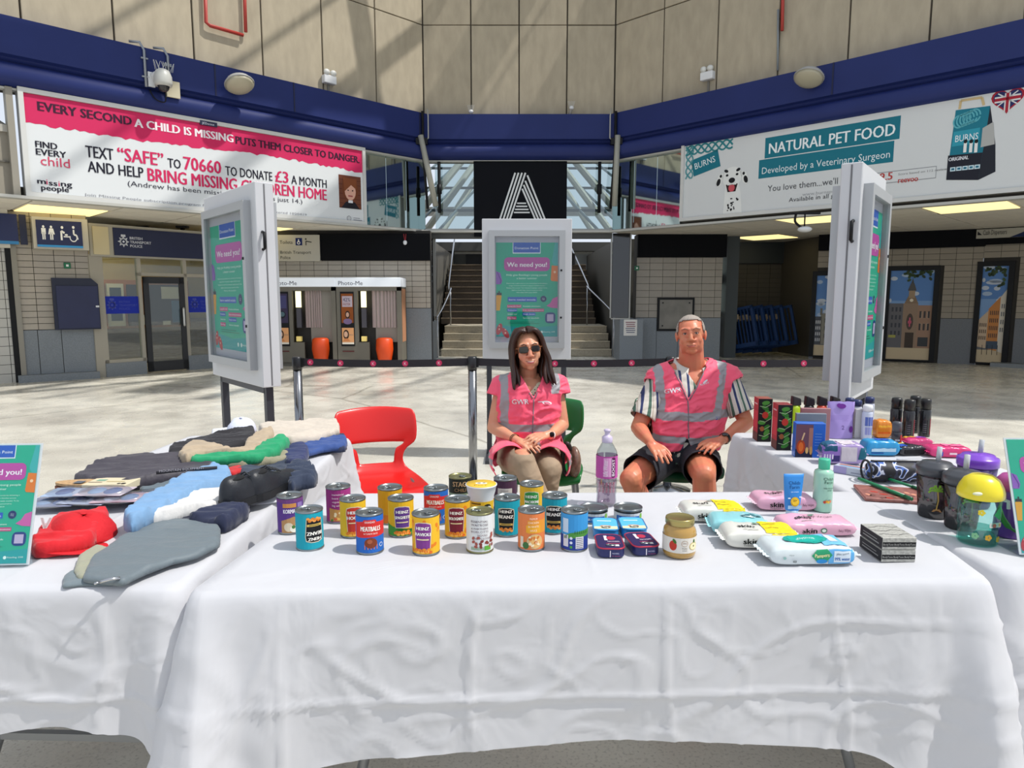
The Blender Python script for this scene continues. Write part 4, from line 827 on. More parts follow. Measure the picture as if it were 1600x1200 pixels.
# ================= SIGN BOXES, BARRIERS, TABLES, CHAIRS =================
def poster(d,W,H,L0=1,mirror=False):
    """donation poster, origin bottom-left"""
    g='#18a586'
    d.rect(0,0,W,H,g,L0); X=lambda f:f*W; Z=lambda f:f*H
    d.poly([(0,Z(.8)),(X(.2),Z(.86)),(X(.14),H),(0,H)],'#1da587',L0+1); d.poly([(W,Z(.7)),(X(.9),Z(.8)),(X(.95),H),(W,H)],'#3aa7a6',L0+1); d.poly([(0,0),(W,0),(W,Z(.12)),(X(.5),Z(.09)),(0,Z(.13))],'#17999a',L0+1)
    d.rect(X(.27),Z(.885),X(.72),H,'#dfe8ee',L0+1); d.rect(X(.28),Z(.895),X(.71),H,'#1f57b5',L0+2); d.text('Donation Point',X(.495),Z(.93),H*.026,'#e8eef5',w=X(.38),al='C',L=L0+3)
    d.rrect(X(.13),Z(.70),X(.87),Z(.845),'#b8479c',L0+2); d.text('We need you!',X(.5),Z(.745),H*.05,'#f2e6ee',w=X(.64),al='C',L=L0+3,bold=.02)
    d.text("Help give Reading's young people",X(.5),Z(.65),H*.02,'#d6efe4',w=X(.66),al='C',L=L0+3); d.text('a better summer',X(.5),Z(.615),H*.02,'#d6efe4',w=X(.33),al='C',L=L0+3)
    for k,(s,wd) in enumerate((('Please help us give back to our community by donating a',.66),('range of items intended to support families across',.58),('Reading this summer. Your donation is greatly needed. To be',.66),('eligible to donate, items must be unused and left by',.5),('Monday 30th July 2024',.33))): d.text(s,X(.5),Z(.565-.024*k),H*.011,'#c9e9dd',w=X(wd),al='C',L=L0+3)
    d.rect(X(.19),Z(.375),X(.66),Z(.425),'#1f57b5',L0+2); d.text('Items needed include',X(.425),Z(.388),H*.02,'#e8eef5',w=X(.43),al='C',L=L0+3)
    d.disc(X(.77),Z(.405),X(.05),X(.05),'#1b2f63',L0+2); d.text('Up to',X(.77),Z(.408),H*.008,'#e8eef5',al='C',L=L0+3,maxw=X(.07)); d.text('15 July',X(.77),Z(.395),H*.008,'#e8eef5',al='C',L=L0+3,maxw=X(.07))
    for k,(s,x,y,wd,c) in enumerate((('Long life food',.19,.32,.21,'#c2437a'),('Toiletries',.19,.278,.14,'#1f57b5'),('Sanitary wear',.19,.236,.15,None),('Flip flops',.19,.194,.13,'#c2437a'),('Reusable drinkware',.44,.32,.28,None),('Kids clothing donations',.44,.278,.33,'#c2437a'),('Single duvets',.44,.236,.19,'#1f57b5'),('Summer baseballs',.44,.194,.26,None))):
        if c: d.rect(X(x-.01),Z(y-.01),X(x+wd+.01),Z(y+.022),c,L0+2)
        d.text(s,X(x),Z(y),H*.014,'#e6f2ee',w=X(wd),L=L0+3)
    d.rrect(X(.80),Z(.145),X(.965),Z(.26),'#17357c',L0+2); d.rect(X(.83),Z(.165),X(.935),Z(.24),'#b9a9c8',L0+3)
    d.rect(X(.2),Z(.155),X(.62),Z(.159),'#0a5f4b',L0+2); d.rect(X(.2),Z(.138),X(.7),Z(.142),'#0a5f4b',L0+2)
    d.disc(X(.745),Z(.05),X(.02),X(.02),'#d9ece6',L0+3); d.text('Reading',X(.775),Z(.045),H*.014,'#d9ece6',L=L0+3,w=X(.11)); d.disc(X(.66),Z(.05),X(.02),X(.02),'#d9ece6',L0+3); d.text('GWR',X(.9),Z(.045),H*.014,'#d9ece6',L=L0+3,w=X(.06))
    # backpack, cups, cap, flip flops
    d.poly([(0,Z(.56)),(X(.08),Z(.56)),(X(.1),Z(.6)),(X(.07),Z(.68)),(0,Z(.7))],'#8a55b0',L0+2); d.line([(X(.02),Z(.69)),(X(.08),Z(.6)),(X(.07),Z(.57))],X(.012),'#5b3384',L0+3)
    d.poly([(X(.9),Z(.595)),(W,Z(.59)),(W,Z(.755)),(X(.9),Z(.76)),(X(.885),Z(.61))],'#dd7526',L0+2); d.disc(X(.95),Z(.69),X(.02),X(.02),'#f2c49b',L0+3)
    d.poly([(0,Z(.28)),(X(.06),Z(.28)),(X(.09),Z(.44)),(X(.03),Z(.45)),(X(0),Z(.44))],'#d99a2c',L0+2); d.rect(X(.01),Z(.445),X(.09),Z(.47),'#20262c',L0+3); d.rect(X(.04),Z(.47),X(.06),Z(.49),'#20262c',L0+3)
    d.poly([(W,Z(.305)),(X(.9),Z(.31)),(X(.82),Z(.33)),(X(.88),Z(.36)),(X(.92),Z(.41)),(W,Z(.43))],'#c75a9f',L0+2)
    for cx,cz,r in ((.05,.08,.3),(.15,.04,-.6)):
        d.disc(X(cx),Z(cz),X(.045),Z(.065),'#b13039',L0+2,14,rot=-r); d.disc(X(cx)+.0,Z(cz)+.0,X(.012),Z(.01),'#e9b7a0',L0+3,8); d.disc(X(cx),Z(cz)+Z(.035),X(.01),Z(.008),'#e9b7a0',L0+3,8)
ZTOP,ZBOT=2.085,.885
def adsign(lab,fl,fr_,wd=.80,dp=.20,postonly=True,sx=1):
    """fl, fr_: plan positions of the front face's top corners (left, right as you face it)"""
    fl=Vector(fl[:2]); fr_=Vector(fr_[:2]); d_=(fr_-fl).normalized(); n=Vector((d_.y,-d_.x)); wd=(fr_-fl).length
    c=(fl+fr_)/2-n*dp/2
    t=thing('display_case_sign',lab,'sign',(c.x,c.y,0),math.atan2(d_.y,d_.x))
    obj('box',bbox(-wd/2,wd/2,-dp/2,dp/2,ZBOT,ZTOP,.004,1),M('#c3c4c7',.45),t)
    for s in (-1,1):
        obj('side_seam',bbox(s*wd/2-.002,s*wd/2+.002,-.004,.004,ZBOT+.01,ZTOP-.01),M('#6b6b6e',.6),t)
    hs=-1 if sx<0 else 1
    bm=BM(); tube(bm,[(hs*wd/2,-.02,1.70),(hs*(wd/2+.03),-.02,1.705),(hs*(wd/2+.03),-.02,1.795),(hs*wd/2,-.02,1.80)],.009,8); obj('handle',bm,BLK,t,True)
    cw,c0,c1=wd*.41,ZBOT+.10,ZTOP-.10
    for s,nm in ((-1,'front'),(1,'rear')):
        y0,y1=sorted((s*dp/2,s*(dp/2+.045))); q=(cw+.03,c0-.0,c1)
        bm=BM(); w_=.05
        fr4(bm,-cw-.01,cw+.01,c0,c1,w_,y0,y1)
        obj('case_frame',bm,M('#a9abad',.4,metal=.3),t)
        obj('backing',bbox(-cw+.03,cw-.03,min(s*dp/2,s*(dp/2+.008)),max(s*dp/2,s*(dp/2+.008)),c0+.04,c1-.04),M('#b3b2bd',.5),t)
    pw=2*cw-.10; ph=.80; d=Dec(); poster(d,pw,ph); z0=c1-.10-ph+.0
    d.build('poster',t,lambda u,v,L:Vector((u-pw/2,-dp/2-.009-L*.0007,z0+v)))
    obj('pane',bbox(-cw+.035,cw-.035,-dp/2-.034,-dp/2-.031,c0+.045,c1-.045),glassy('#f4f6f6',.05),t)
    for zz in (1.25,1.65): obj('lock',bbox(cw-.03,cw-.015,-dp/2-.05,-dp/2-.044,zz-.008,zz+.008),BLK,t)
    LG=M('#3d3f46',.45,metal=.4)
    for s in (-1,1): obj('leg',bbox(s*wd*.43-.022,s*wd*.43+.022,-.022,.022,.03,ZBOT),LG,t); obj('foot',bbox(s*wd*.43-.03,s*wd*.43+.03,-.3,.3,0,.03),LG,t)
    obj('crossbar',bbox(-wd*.43,wd*.43,-.022,.022,ZBOT-.045,ZBOT),LG,t)
    return t
q1,q2=at_y(753,346,6.0),at_y(894,346,6.0)
adsign('white display case sign with the green donation poster, behind the seated woman',(q1.x,6.0),(q2.x,6.0))
a,b=at_z(318,311,ZTOP),at_z(397,283,ZTOP); adsign('tall white display case sign angled on the left, green poster reflecting light',a,b,dp=.11)
a,b=at_z(1349,252,ZTOP),at_z(1385,281,ZTOP); adsign('tall white display case sign angled on the right, dark handle on its side',a,b,dp=.10,sx=-1)
# ---- queue barrier
PST=[at_y(464,560,5.0),at_y(738,560,5.0),at_y(1048,560,5.0),at_y(1352,560,5.0)]
SC_=M('#8d8f93',.18,metal=1.0)
for k,p in enumerate(PST):
    t=thing('barrier_post',('steel retractable belt post left, beside the tall left sign','steel belt post left of the seated woman','steel belt post behind the seated man','steel belt post behind the right sign')[k],'barrier post',(p.x,5.0,0),group='belt barrier posts')
    bm=BM(); lathe(bm,[(.17,0),(.17,.01),(.05,.03),(.032,.04)],28); obj('base',bm,SC_,t,True)
    bm=BM(); lathe(bm,[(.031,.035),(.031,.9)],20); obj('pole',bm,SC_,t,True)
    bm=BM(); lathe(bm,[(.034,.9),(.036,.93),(.036,.985),(.03,.995)],20); obj('head',bm,M('#1b1c20',.35),t,True)
    obj('belt_slot',bbox(.02,.045,-.02,.02,.92,.985),BLK,t)
for k in range(3):
    x0,x1=PST[k].x+.04,PST[k+1].x-.036; n=24
    t=thing('barrier_belt',('black belt with pink round logos, left stretch','black belt with pink round logos, stretch between the woman and the man','black belt with pink round logos, right stretch')[k],'belt',(0,5.0,0),group='belts of the queue barrier')
    vs=[];fs=[]; sag=lambda f:-.012*4*f*(1-f)
    zc=.956; hh=.027
    for i in range(n+1):
        f=i/n
        for y in (-.001,.001):
            for z in (-hh,hh): vs.append((x0+(x1-x0)*f,y,zc+z+sag(f)))
    for i in range(n):
        a=4*i; fs+=[(a,a+4,a+5,a+1),(a+2,a+3,a+7,a+6),(a+1,a+5,a+7,a+3),(a,a+2,a+6,a+4)]
    pyd('webbing',vs,fs,M('#1d1a22',.7),t)
    lx=[at_y(px,566,5.0).x for px in ((485,532,583,633,686,747),(808,867,928,987),(1130,1193,1256,1318))[k]]
    for x in lx:
        f=(x-x0)/(x1-x0); 
        if 0<f<1:
            d=Dec(); d.disc(0,0,.022,.022,'#c2305c',1,16); d.text('K',-.008,-.011,.022,'#f0c8d2',L=2)
            d.build('logo',t,lambda u,v,L:Vector((u,-.0012-L*.0006,v))); o=t.children[-1] if False else C.objects[-1]; o.location=(x,0,zc+sag(f))
# ---- tables and cloths
def cloth_mat():
    m=bpy.data.materials.new('white_cloth'); m.use_nodes=True; t=m.node_tree; b=t.nodes['Principled BSDF']; L=t.links.new; o=t.nodes['Material Output']
    b.inputs['Base Color'].default_value=lin('#dcdce0'); b.inputs['Roughness'].default_value=.85
    tr=t.nodes.new('ShaderNodeBsdfTranslucent'); tr.inputs[0].default_value=lin('#d4d6dd'); mi=t.nodes.new('ShaderNodeMixShader'); mi.inputs[0].default_value=.30
    L(b.outputs[0],mi.inputs[1]); L(tr.outputs[0],mi.inputs[2]); L(mi.outputs[0],o.inputs[0])
    tc=t.nodes.new('ShaderNodeTexCoord'); n=t.nodes.new('ShaderNodeTexNoise'); n.inputs['Scale'].default_value=5; n.inputs['Detail'].default_value=3; n.inputs['Roughness'].default_value=.5; n.inputs['Distortion'].default_value=.6; L(tc.outputs['Object'],n.inputs[0])
    bp=t.nodes.new('ShaderNodeBump'); bp.inputs['Strength'].default_value=.28; bp.inputs['Distance'].default_value=.03; L(n.outputs[0],bp.inputs['Height']); L(bp.outputs[0],b.inputs['Normal']); L(bp.outputs[0],tr.inputs[0] if False else tr.inputs['Normal'])
    return m
CLOTH=cloth_mat()
def nz(*a): return noise.noise(Vector(a))
def ridge(x,y,s=0): return 1-abs(noise.noise(Vector((x,y,s))))*2
def tablecloth(lab,cor,zt,hem,flare,seed,creases=(),sides=(1,1,1,1)):
    """cor: four plan corners ccw from near-left; hem(s0..1 along side, side)->z of hem"""
    cor=[Vector(c[:2]) for c in cor]; c0=sum(cor,Vector((0,0)))/4; per=[]
    r=.03; nS=110
    for k in range(4):
        A,B,Cn=cor[k],cor[(k+1)%4],cor[(k+2)%4]; d=(B-A).normalized(); ln=(B-A).length; nrm=Vector((d.y,-d.x)); d2=(Cn-B).normalized(); n2=Vector((d2.y,-d2.x))
        m=max(int(nS*ln/1.2),30)
        for i in range(m): 
            s=r+(ln-2*r)*i/(m-1); per.append((A+d*s,nrm,k,s/ln,min(s,ln-s)))
        for i in range(1,6): 
            t_=i/6; n=(nrm*(1-t_)+n2*t_).normalized(); per.append((B-d*r-nrm*r+ (n*r) + d2*0 + (nrm*0) if False else (B-d*r+d2*r)+n*0 + (n*r-(n2*0))-((nrm*0)) if False else (B+(-d+d2)*r)+n*r*0.0+ (nrm*r*0) ,n,k if t_<.5 else (k+1)%4,1.0 if t_<.5 else 0.0,0.0))
    # fix corner points onto an arc
    for i,p in enumerate(per):
        if p[4]==0.0 and p[3] in (0.0,1.0):
            k=p[2] if p[3]==1.0 else (p[2]-1)%4; A,B,Cn=cor[k],cor[(k+1)%4],cor[(k+2)%4]; d=(B-A).normalized(); d2=(Cn-B).normalized(); nr=Vector((d.y,-d.x)); ce=B-d*r+d2*r*1.0
            per[i]=(ce+p[1]*r,p[1],p[2],p[3],0.0)
    N=len(per); vs=[];fs=[]
    rings=26
    for j in range(rings,0,-1):
        f=1-(1-j/rings)**1.0
        for (p,n,k,s,dc) in per:
            q=c0+(p-c0)*f*(.999); e=(p-q).length
            z=zt+.0015*nz(q.x*6,q.y*6,seed)+.0022*max(0,ridge(q.x*1.7+seed,q.y*3.1,3)-.86)*7*min(1,e*8)
            for ax,cv,wd in creases:
                v=q.x if ax=='x' else q.y
                z+=.0028*math.exp(-((v-cv)/wd)**2)*min(1,e*10)
            vs.append((q.x,q.y,z))
    vs.append((c0.x,c0.y,zt)); ci=len(vs)-1
    # order: outermost first (j=rings) .. innermost
    for j in range(rings-1):
        for i in range(N):
            a=j*N+i;b=j*N+(i+1)%N; fs.append((a,b,b+N,a+N))
    for i in range(N): fs.append(((rings-1)*N+i,(rings-1)*N+(i+1)%N,ci))
    rows=44; base=len(vs)
    arc=0; arcs=[]
    for i,(p,n,k,s,dc) in enumerate(per):
        if i: arc+=(p-per[i-1][0]).length
        arcs.append(arc)
    for j in range(1,rows+1):
        g=j/rows
        for i,(p,n,k,s,dc) in enumerate(per):
            cg=math.exp(-(dc/.17)**2); cs=math.exp(-(dc/.06)**2)
            zh=hem(s,k,cg); dep=(zt-zh)*g
            rr=.012; 
            o=rr*(1-math.exp(-dep/rr)); fl=flare[k]
            o+=dep*(fl[0]+fl[1]*cg)
            a=arcs[i]; 
            dd=min(1,dep/.35)
            o+=sides[k]*dd*(.006*math.sin(a*9+1.5*nz(a*2,seed,dep))*(.5+nz(a*1.1,seed*2,1))+.03*cg*math.sin(dc*34+.6))
            o+=.006*nz(p.x*3+seed,dep*4+p.y*3,5)*dd*2
            rx=p.x*2.1+p.y*2.1; 
            o+=.75*(.010*max(0,ridge(rx*.8+dep*2.2+seed,dep*2.7-rx*.9,7)-.86)*5+.007*max(0,ridge(rx*1.5-dep*2.5+seed,dep*4.2+rx*.9,11)-.86)*5+.005*max(0,ridge(rx*3.1-dep*4+seed,dep*7+rx*1.8,17)-.84)*5)*min(1,dep*14)
            for cz in (.26,.52): o+=.006*math.exp(-((dep-cz)/.006)**2)*sides[k]
            for cc in (.22,.66,1.1,1.5): 
                if k==0: o+=.006*math.exp(-((dc*0+(s*(cor[1]-cor[0]).length)-cc-.02*nz(dep*3,cc,seed)*3)/.006)**2)*min(1,dep*12)
            vs.append((p.x+n.x*o,p.y+n.y*o,zt-dep))
    for j in range(rows):
        for i in range(N):
            a=(base+(j-1)*N+i) if j>0 else i; b=(base+(j-1)*N+(i+1)%N) if j>0 else (i+1)%N
            c=base+j*N+i; d=base+j*N+(i+1)%N; fs.append((b,a,c,d))
    o=pyd('tablecloth',vs,fs,CLOTH,None,True); tag(o,lab,'tablecloth',None); return o
def ttable(lab,cor,zt):
    cor=[Vector(c[:2]) for c in cor]; c=sum(cor,Vector((0,0)))/4; d=(cor[1]-cor[0])
    long0=(cor[1]-cor[0]).length>(cor[3]-cor[0]).length; ax=(cor[1]-cor[0]).normalized() if long0 else (cor[3]-cor[0]).normalized()
    L_=((cor[1]-cor[0]).length if long0 else (cor[3]-cor[0]).length)-.06; W_=((cor[3]-cor[0]).length if long0 else (cor[1]-cor[0]).length)-.06
    t=thing('folding_table',lab,'table',(c.x,c.y,0),math.atan2(ax.y,ax.x))
    obj('tabletop',bbox(-L_/2,L_/2,-W_/2,W_/2,zt-.045,zt-.006,.006,1),M('#cfcfca',.5),t)
    for s in (-1,1):
        for q in (-1,1):
            bm=BM(); tube(bm,[(s*(L_/2-.35),q*.1,zt-.05),(s*(L_/2-.2),q*(W_/2-.1),.0)],.014,8); obj('leg',bm,M('#8a8c8e',.4,metal=.6),t,True)
        obj('brace',bbox(s*(L_/2-.24)-.01,s*(L_/2-.24)+.01,-.22,.22,.2,.22),M('#8a8c8e',.4,metal=.6),t)
FT=[(-.735,1.50),(1.135,1.575),(1.225,2.325),(-.635,2.30)]
LT=[(-1.62,1.52),(-.775,1.52),(-.775,3.24),(-1.56,3.30)]
RT=[(1.20,1.62),(1.98,1.62),(1.88,3.38),(1.095,3.37)]
for n_,c_ in (('trestle table under the front white cloth',FT),('trestle table under the left white cloth',LT),('trestle table under the right white cloth',RT)): ttable(n_,[(Vector(p)-sum((Vector(q) for q in c_),Vector((0,0)))/4)*.985+sum((Vector(q) for q in c_),Vector((0,0)))/4 for p in c_],.748)
tablecloth('large white tablecloth on the front table with the tins',FT,.755,lambda s,k,cg:(.37-.015*math.sin(s*9)-.25*cg) if k==0 else .36-.2*cg,[(.05,.20),(.08,.12),(.02,.1),(.02,.14)],1.0,creases=[('x',-.31,.004),('x',.2,.004),('x',.72,.004),('y',1.9,.004)])
tablecloth('white tablecloth on the left table under the clothes',LT,.755,lambda s,k,cg:(.40-.03*math.sin(s*7)-.02*cg) if k==0 else .36-.15*cg,[(.04,.03),(.04,.05),(.02,.1),(.02,.1)],4.0,creases=[('x',-1.2,.004),('y',2.2,.004)])
tablecloth('white tablecloth on the right table under the toiletries',RT,.755,lambda s,k,cg:.36-.1*cg,[(.05,.08),(.02,.1),(.02,.1),(.02,.05)],8.0,creases=[('y',2.5,.004)])
# ---- moulded chairs
def chair(lab,x,y,rz,hexc,grp=None):
    t=thing('plastic_chair',lab,'chair',(x,y,0),rz,grp); m=M(hexc,.33,coat=.2)
    prof=[(-.235,.385),(-.24,.41),(-.225,.435),(-.18,.442),(-.1,.432),(0,.425),(.09,.428),(.15,.44),(.185,.465),(.205,.50),(.217,.54),(.228,.585),(.236,.61),(.246,.65),(.258,.70),(.272,.75),(.283,.785),(.29,.80),(.30,.803)]
    hw=[.215,.22,.225,.23,.23,.228,.215,.19,.16,.145,.145,.165,.215,.225,.228,.225,.222,.212,.205]
    n=24; vs=[];fs=[]
    for (y_,z_),h in zip(prof,hw):
        for i in range(n+1):
            u=-1+2*i/n; xx=h*u; back=max(0,min(1,(z_-.44)/.1))
            yy=y_-back*.07*u*u*(h/.22)**2; zz=z_+(1-back)*.014*max(0,abs(u)-.55)/.45-(.012*u*u if z_>.78 else 0)
            if z_<.45 and y_<-.1: zz-=.012*(1-abs(u))
            vs.append((xx,yy,zz))
    for j in range(len(prof)-1):
        for i in range(n):
            u=-1+2*(i+.5)/n
            if 9<=j<=11 and abs(u)<(.66 if j<11 else .74): continue
            a=j*(n+1)+i; fs.append((a,a+1,a+n+2,a+n+1))
    s=pyd('shell',vs,fs,m,t,True); md=s.modifiers.new('s','SOLIDIFY'); md.thickness=.012; md.offset=0; md2=s.modifiers.new('b','SUBSURF'); md2.levels=1; md2.render_levels=1
    for sx in (-1,1):
        bm=BM(); tube(bm,curve_pts([(sx*.2,-.22,.0),(sx*.185,-.19,.3),(sx*.17,-.15,.415),(sx*.17,.12,.415),(sx*.19,.2,.25),(sx*.205,.25,.0)],4),.011,8); obj('leg',bm,M('#8f9194',.3,metal=.8),t,True)
    return t
chair('empty bright red moulded chair behind the left end of the tins',-.70,3.60,.30,'#cf1410')
# ================= FOOD AND TOILETRIES =================
TIN=M('#8e9496',.3,metal=.9); TIND=M('#6f787c',.35,metal=.85)
CH_=.108; CR=.0365
def can_body(t,r,h,ring=True,gold=False):
    m=M('#8b8a62',.35,metal=.8) if gold else TIN
    bm=BM(); lathe(bm,[(r-.003,0),(r,.001),(r,.004),(r-.0025,.0055),(r-.0025,h-.006),(r,h-.0045),(r,h-.001),(r-.0015,h),(r-.003,h-.0012),(r-.0035,h-.004),(r-.008,h-.0045),(r-.0095,h-.0035),(r-.012,h-.0045),(.001,h-.0042)],40,cap=False)
    obj('body',bm,m,t,True)
    if ring:
        a=R_.uniform(0,6); bm=BM(); c=Vector((.012*math.cos(a),.012*math.sin(a),h-.001)); pts=[c+Vector((.009*math.cos(k*PI/5)*math.cos(a)-.006*math.sin(k*PI/5)*math.sin(a),.009*math.cos(k*PI/5)*math.sin(a)+.006*math.sin(k*PI/5)*math.cos(a),0)) for k in range(11)]
        tube(bm,pts,.0016,5); bx(bm,-.003,.003,-.003,.003,h-.003,h); obj('ring_pull',bm,TIN,t,True)
def shield(d,w,y0,y1,col,edge,L=2):
    p=lambda s,o:[(-w*s*.42,y0-o),(w*s*.42,y0-o),(w*s*.5,y1-.2*(y1-y0)),(w*s*.46,y1+o),(w*s*.2,y1+.004+o),(-w*s*.2,y1+.004+o),(-w*s*.46,y1+o),(-w*s*.5,y1-.2*(y1-y0))]
    d.poly(p(1.08,.002),edge,L); d.poly(p(1,0),col,L+1)
def heinz(base,shc,word,food,extra=None,edge='#d9d0b4'):
    def f(d,C_,h):
        d.rect(-C_/2,.0055,C_/2,h-.006,base,0)
        if extra: extra(d,C_,h)
        if food=='bean':
            shield(d,.046,.022,.078,'#17181b',edge)
            for k in range(9): d.disc(-.016+.004*k,.022+.0035*math.sin(k*2.1),.0048,.0036,'#c9742a' if k%2 else '#e0964a',5,8)
            d.rect(-.019,.034,.019,.040,'#d1b25c',4); d.rect(-.014,.036,.014,.038,'#6d5a26',5)
        else:
            shield(d,.044,.018 if food!='spag' else .030,.084,shc,edge)
            for k in range(11): d.disc(-.02+.004*k,.014+.004*math.sin(k*2.3),.0055,.004,('#e08a2c','#d96a24','#efb04a')[k%3],5,8)
        for k,s in enumerate(word):
            hh=.0095 if (k and len(word[1])<6) else .0085
            d.text(s,0,.070-.0155*k,hh,'#f1efe6',w=(.034 if k==0 else .040) if len(s)>4 else .030,al='C',L=6,bold=.03)
        if food!='bean': d.rect(-.016,.043,.016,.046,'#e8d9a8',5)
    return f
def L_meat(d,C_,h):
    d.rect(-C_/2,.0055,C_/2,h-.006,'#2565b8',0); d.poly([(-.05,.045),(.048,.05),(.048,.085),(-.02,.09),(-.05,.085)],'#cf2f2c',1); d.rrect(-.022,.083,.012,.094,'#cf2f2c',2,.003); d.text('GRANDAD',-.005,.0855,.0055,'#f0e6e0',al='C',L=5,w=.026)
    d.text('MEATBALLS',-.003,.064,.013,'#f3ede2',w=.052,al='C',L=5,bold=.02); d.text('IN TOMATO SAUCE',-.003,.055,.0045,'#f3ede2',al='C',L=5,w=.036)
    d.disc(-.003,.032,.017,.014,'#7b3a22',3,14); d.disc(-.006,.036,.007,.006,'#a2583a',4,8)
    for k in range(5): d.rect(-.02+.008*k,.015,-.018+.008*k,.028+.004*(k%2),'#d9785a',2)
    d.disc(.026,.024,.006,.006,'#e6e6e6',3,10); d.disc(.026,.024,.0045,.0045,'#2565b8',4,10)
def L_korma(d,C_,h):
    d.rect(-C_/2,.0055,C_/2,h-.006,'#5b3a86',0); d.rect(-C_/2,.092,C_/2,h-.006,'#6d3f77',1); d.rect(-.03,.078,.008,.090,'#c98a4b',2); d.text('KORMA',-.012,.062,.012,'#ece6ef',w=.032,al='C',L=4,bold=.02); d.rect(.012,.055,.03,.09,'#8d76b0',1)
    d.poly([(-.036,.0055),(.03,.0055),(.03,.035),(0,.052),(-.036,.04)],'#b58a5d',2); d.disc(-.015,.022,.013,.013,'#d9cbb0',3); d.disc(.0,.016,.012,.01,'#eee9d8',4); d.disc(.018,.028,.008,.012,'#9a5a2c',4); d.disc(-.002,.022,.005,.005,'#4d7a3a',5)
def L_mag(d,C_,h):
    d.rect(-C_/2,.0055,C_/2,h-.006,'#8c2c72',0); d.rect(-.0,.0055,C_/4,h-.006,'#a03580',1)
    for k,s in enumerate(('International','beans &','vegetables','big salad')): d.text(s,-.026,.086-.011*k,.006,'#ecd9e6',L=3,maxw=.034)
    d.poly([(-.036,.008),(.036,.008),(.036,.035),(-.036,.048)],'#b98a4c',2)
    for k in range(22): d.disc(R_.uniform(-.03,.03),R_.uniform(.01,.035),.005,.004,('#e0b560','#c9503a','#e8d8b0','#4f7a32')[k%4],3,7,rot=k)
def L_plain(d,C_,h):
    d.rect(-C_/2,.0055,C_/2,h-.006,'#cf9a1a',0); d.rect(.02,.0055,.024,.07,'#5a2b6c',1); d.rect(-C_/2,.0055,C_/2,.03,'#c9762a',1)
def L_stagg(d,C_,h):
    d.rect(-C_/2,.0055,C_/2,h-.006,'#262a22',0); d.rect(-C_/2,.0055,C_/2,.058,'#7d8f76',1); d.text('STAGG',0,.080,.016,'#c6a176',w=.055,al='C',L=4,bold=.02); d.text('CHILI',-.004,.064,.011,'#a5825c',w=.036,al='C',L=4); d.disc(.018,.045,.009,.009,'#d9d3d0',3)
def L_purp(d,C_,h):
    d.rect(-C_/2,.0055,C_/2,h-.006,'#4b3047',0); d.rect(-.025,.045,.022,.08,'#c9c5c2',2); d.rect(-.025,.04,.022,.046,'#5a2f7a',3)
    for k in range(4): d.rect(-.015,.072-.006*k,.01-.004*(k%2),.0735-.006*k,'#77707a',3)
    d.disc(.028,.035,.008,.01,'#d9a98a',3)
def L_borl(d,C_,h):
    d.rect(-C_/2,.0055,C_/2,h-.006,'#d3d5d4',0)
    for k,s in enumerate(('ESSENTIAL','WAITROSE','& PARTNERS','BORLOTTI','BEANS','IN WATER')): d.text(s,-.006+(.008 if k>3 else 0),.084-.0092*k,.0056 if k!=2 else .004,'#5d4a52' if k<3 else '#8a7a7f',w=.046 if k!=4 else .026,al='C',L=4)
    for k in range(17): d.disc(R_.uniform(-.032,.034),.022+R_.uniform(-.004,.012)+(.022 if k%4==0 else 0),.0052,.0038,'#7d3a34' if k%2 else '#a0564a',3,8,rot=k)
    d.rect(-.03,.010,.006,.018,'#93a894',3); d.rect(.007,.009,.026,.021,'#5aa03a',3)
def L_orange(d,C_,h):
    d.rect(-C_/2,.0055,C_/2,h-.006,'#d87a45',0); d.rect(-.012,.05,C_/4,.085,'#dd9233',1); d.rect(-.016,.052,.024,.072,'#e0a02c',2)
    for k,(s,w_) in enumerate((('PREMIUM',.02),('CHICKEN',.028),('IN WHITE',.028),('SAUCE',.018))): d.text(s,.004,.087-.0105*k,.0055,'#f4e2c4',w=w_,al='C',L=4)
    d.disc(.008,.028,.022,.020,'#c9b184',3); d.disc(.01,.028,.018,.017,'#dfae6a',4); d.disc(-.017,.017,.009,.01,'#3f6b3a',5,8)
    for k in range(14): d.disc(.008+R_.uniform(-.014,.014),.027+R_.uniform(-.013,.013),.005,.003,('#c9702e','#ecdcb6')[k%2],6,7,rot=k)
    d.rect(-.034,.01,-.024,.04,'#d9cdb8',3)
def L_blue(d,C_,h):
    d.rect(-C_/2,.0055,C_/2,h-.006,'#3b93cf',0); d.rect(-C_/2,.0055,C_/2,.045,'#2a3f8f',1); d.poly([(-.03,.042),(-.01,.052),(.02,.058),(C_/4,.06),(C_/4,.045),(-.03,.035)],'#4f8f3f',2)
    for k in range(7): d.poly([(.0+.006*k,.05),(.004+.006*k,.05),(.002+.006*k,.06)],'#2f6a35',3)
    d.rect(-.034,.052,-.016,.09,'#b9cfe2',2); d.rect(-.032,.014,-.016,.046,'#d0cfd6',2); d.rect(.004,.010,.026,.042,'#d8d6da',3)
    for k in range(6): d.rect(.006,.012+.005*k,.024,.0135+.005*k,'#55586a',4)
    for k in range(3): d.disc(-.008,.014+.012*k,.004,.004,'#d7dbe8' if k else '#4f9a4a',3,8)
G_='#1f9fb0'
def ex_green(d,C_,h): d.poly([(-C_/4,.0055),(C_/4,.0055),(C_/4,.018),(.0,.012),(-.02,.03),(-C_/4,.04)],'#3f8f38',1)
def ex_food(d,C_,h):
    for k in range(16): d.disc(R_.uniform(-.045,.05),R_.uniform(.012,.095),.007,.005,('#d97a22','#e59a2e')[k%2],1,8,rot=k)
bz=heinz('#1b9aac','#17181b',('HEINZ','BEANZ'),'bean')
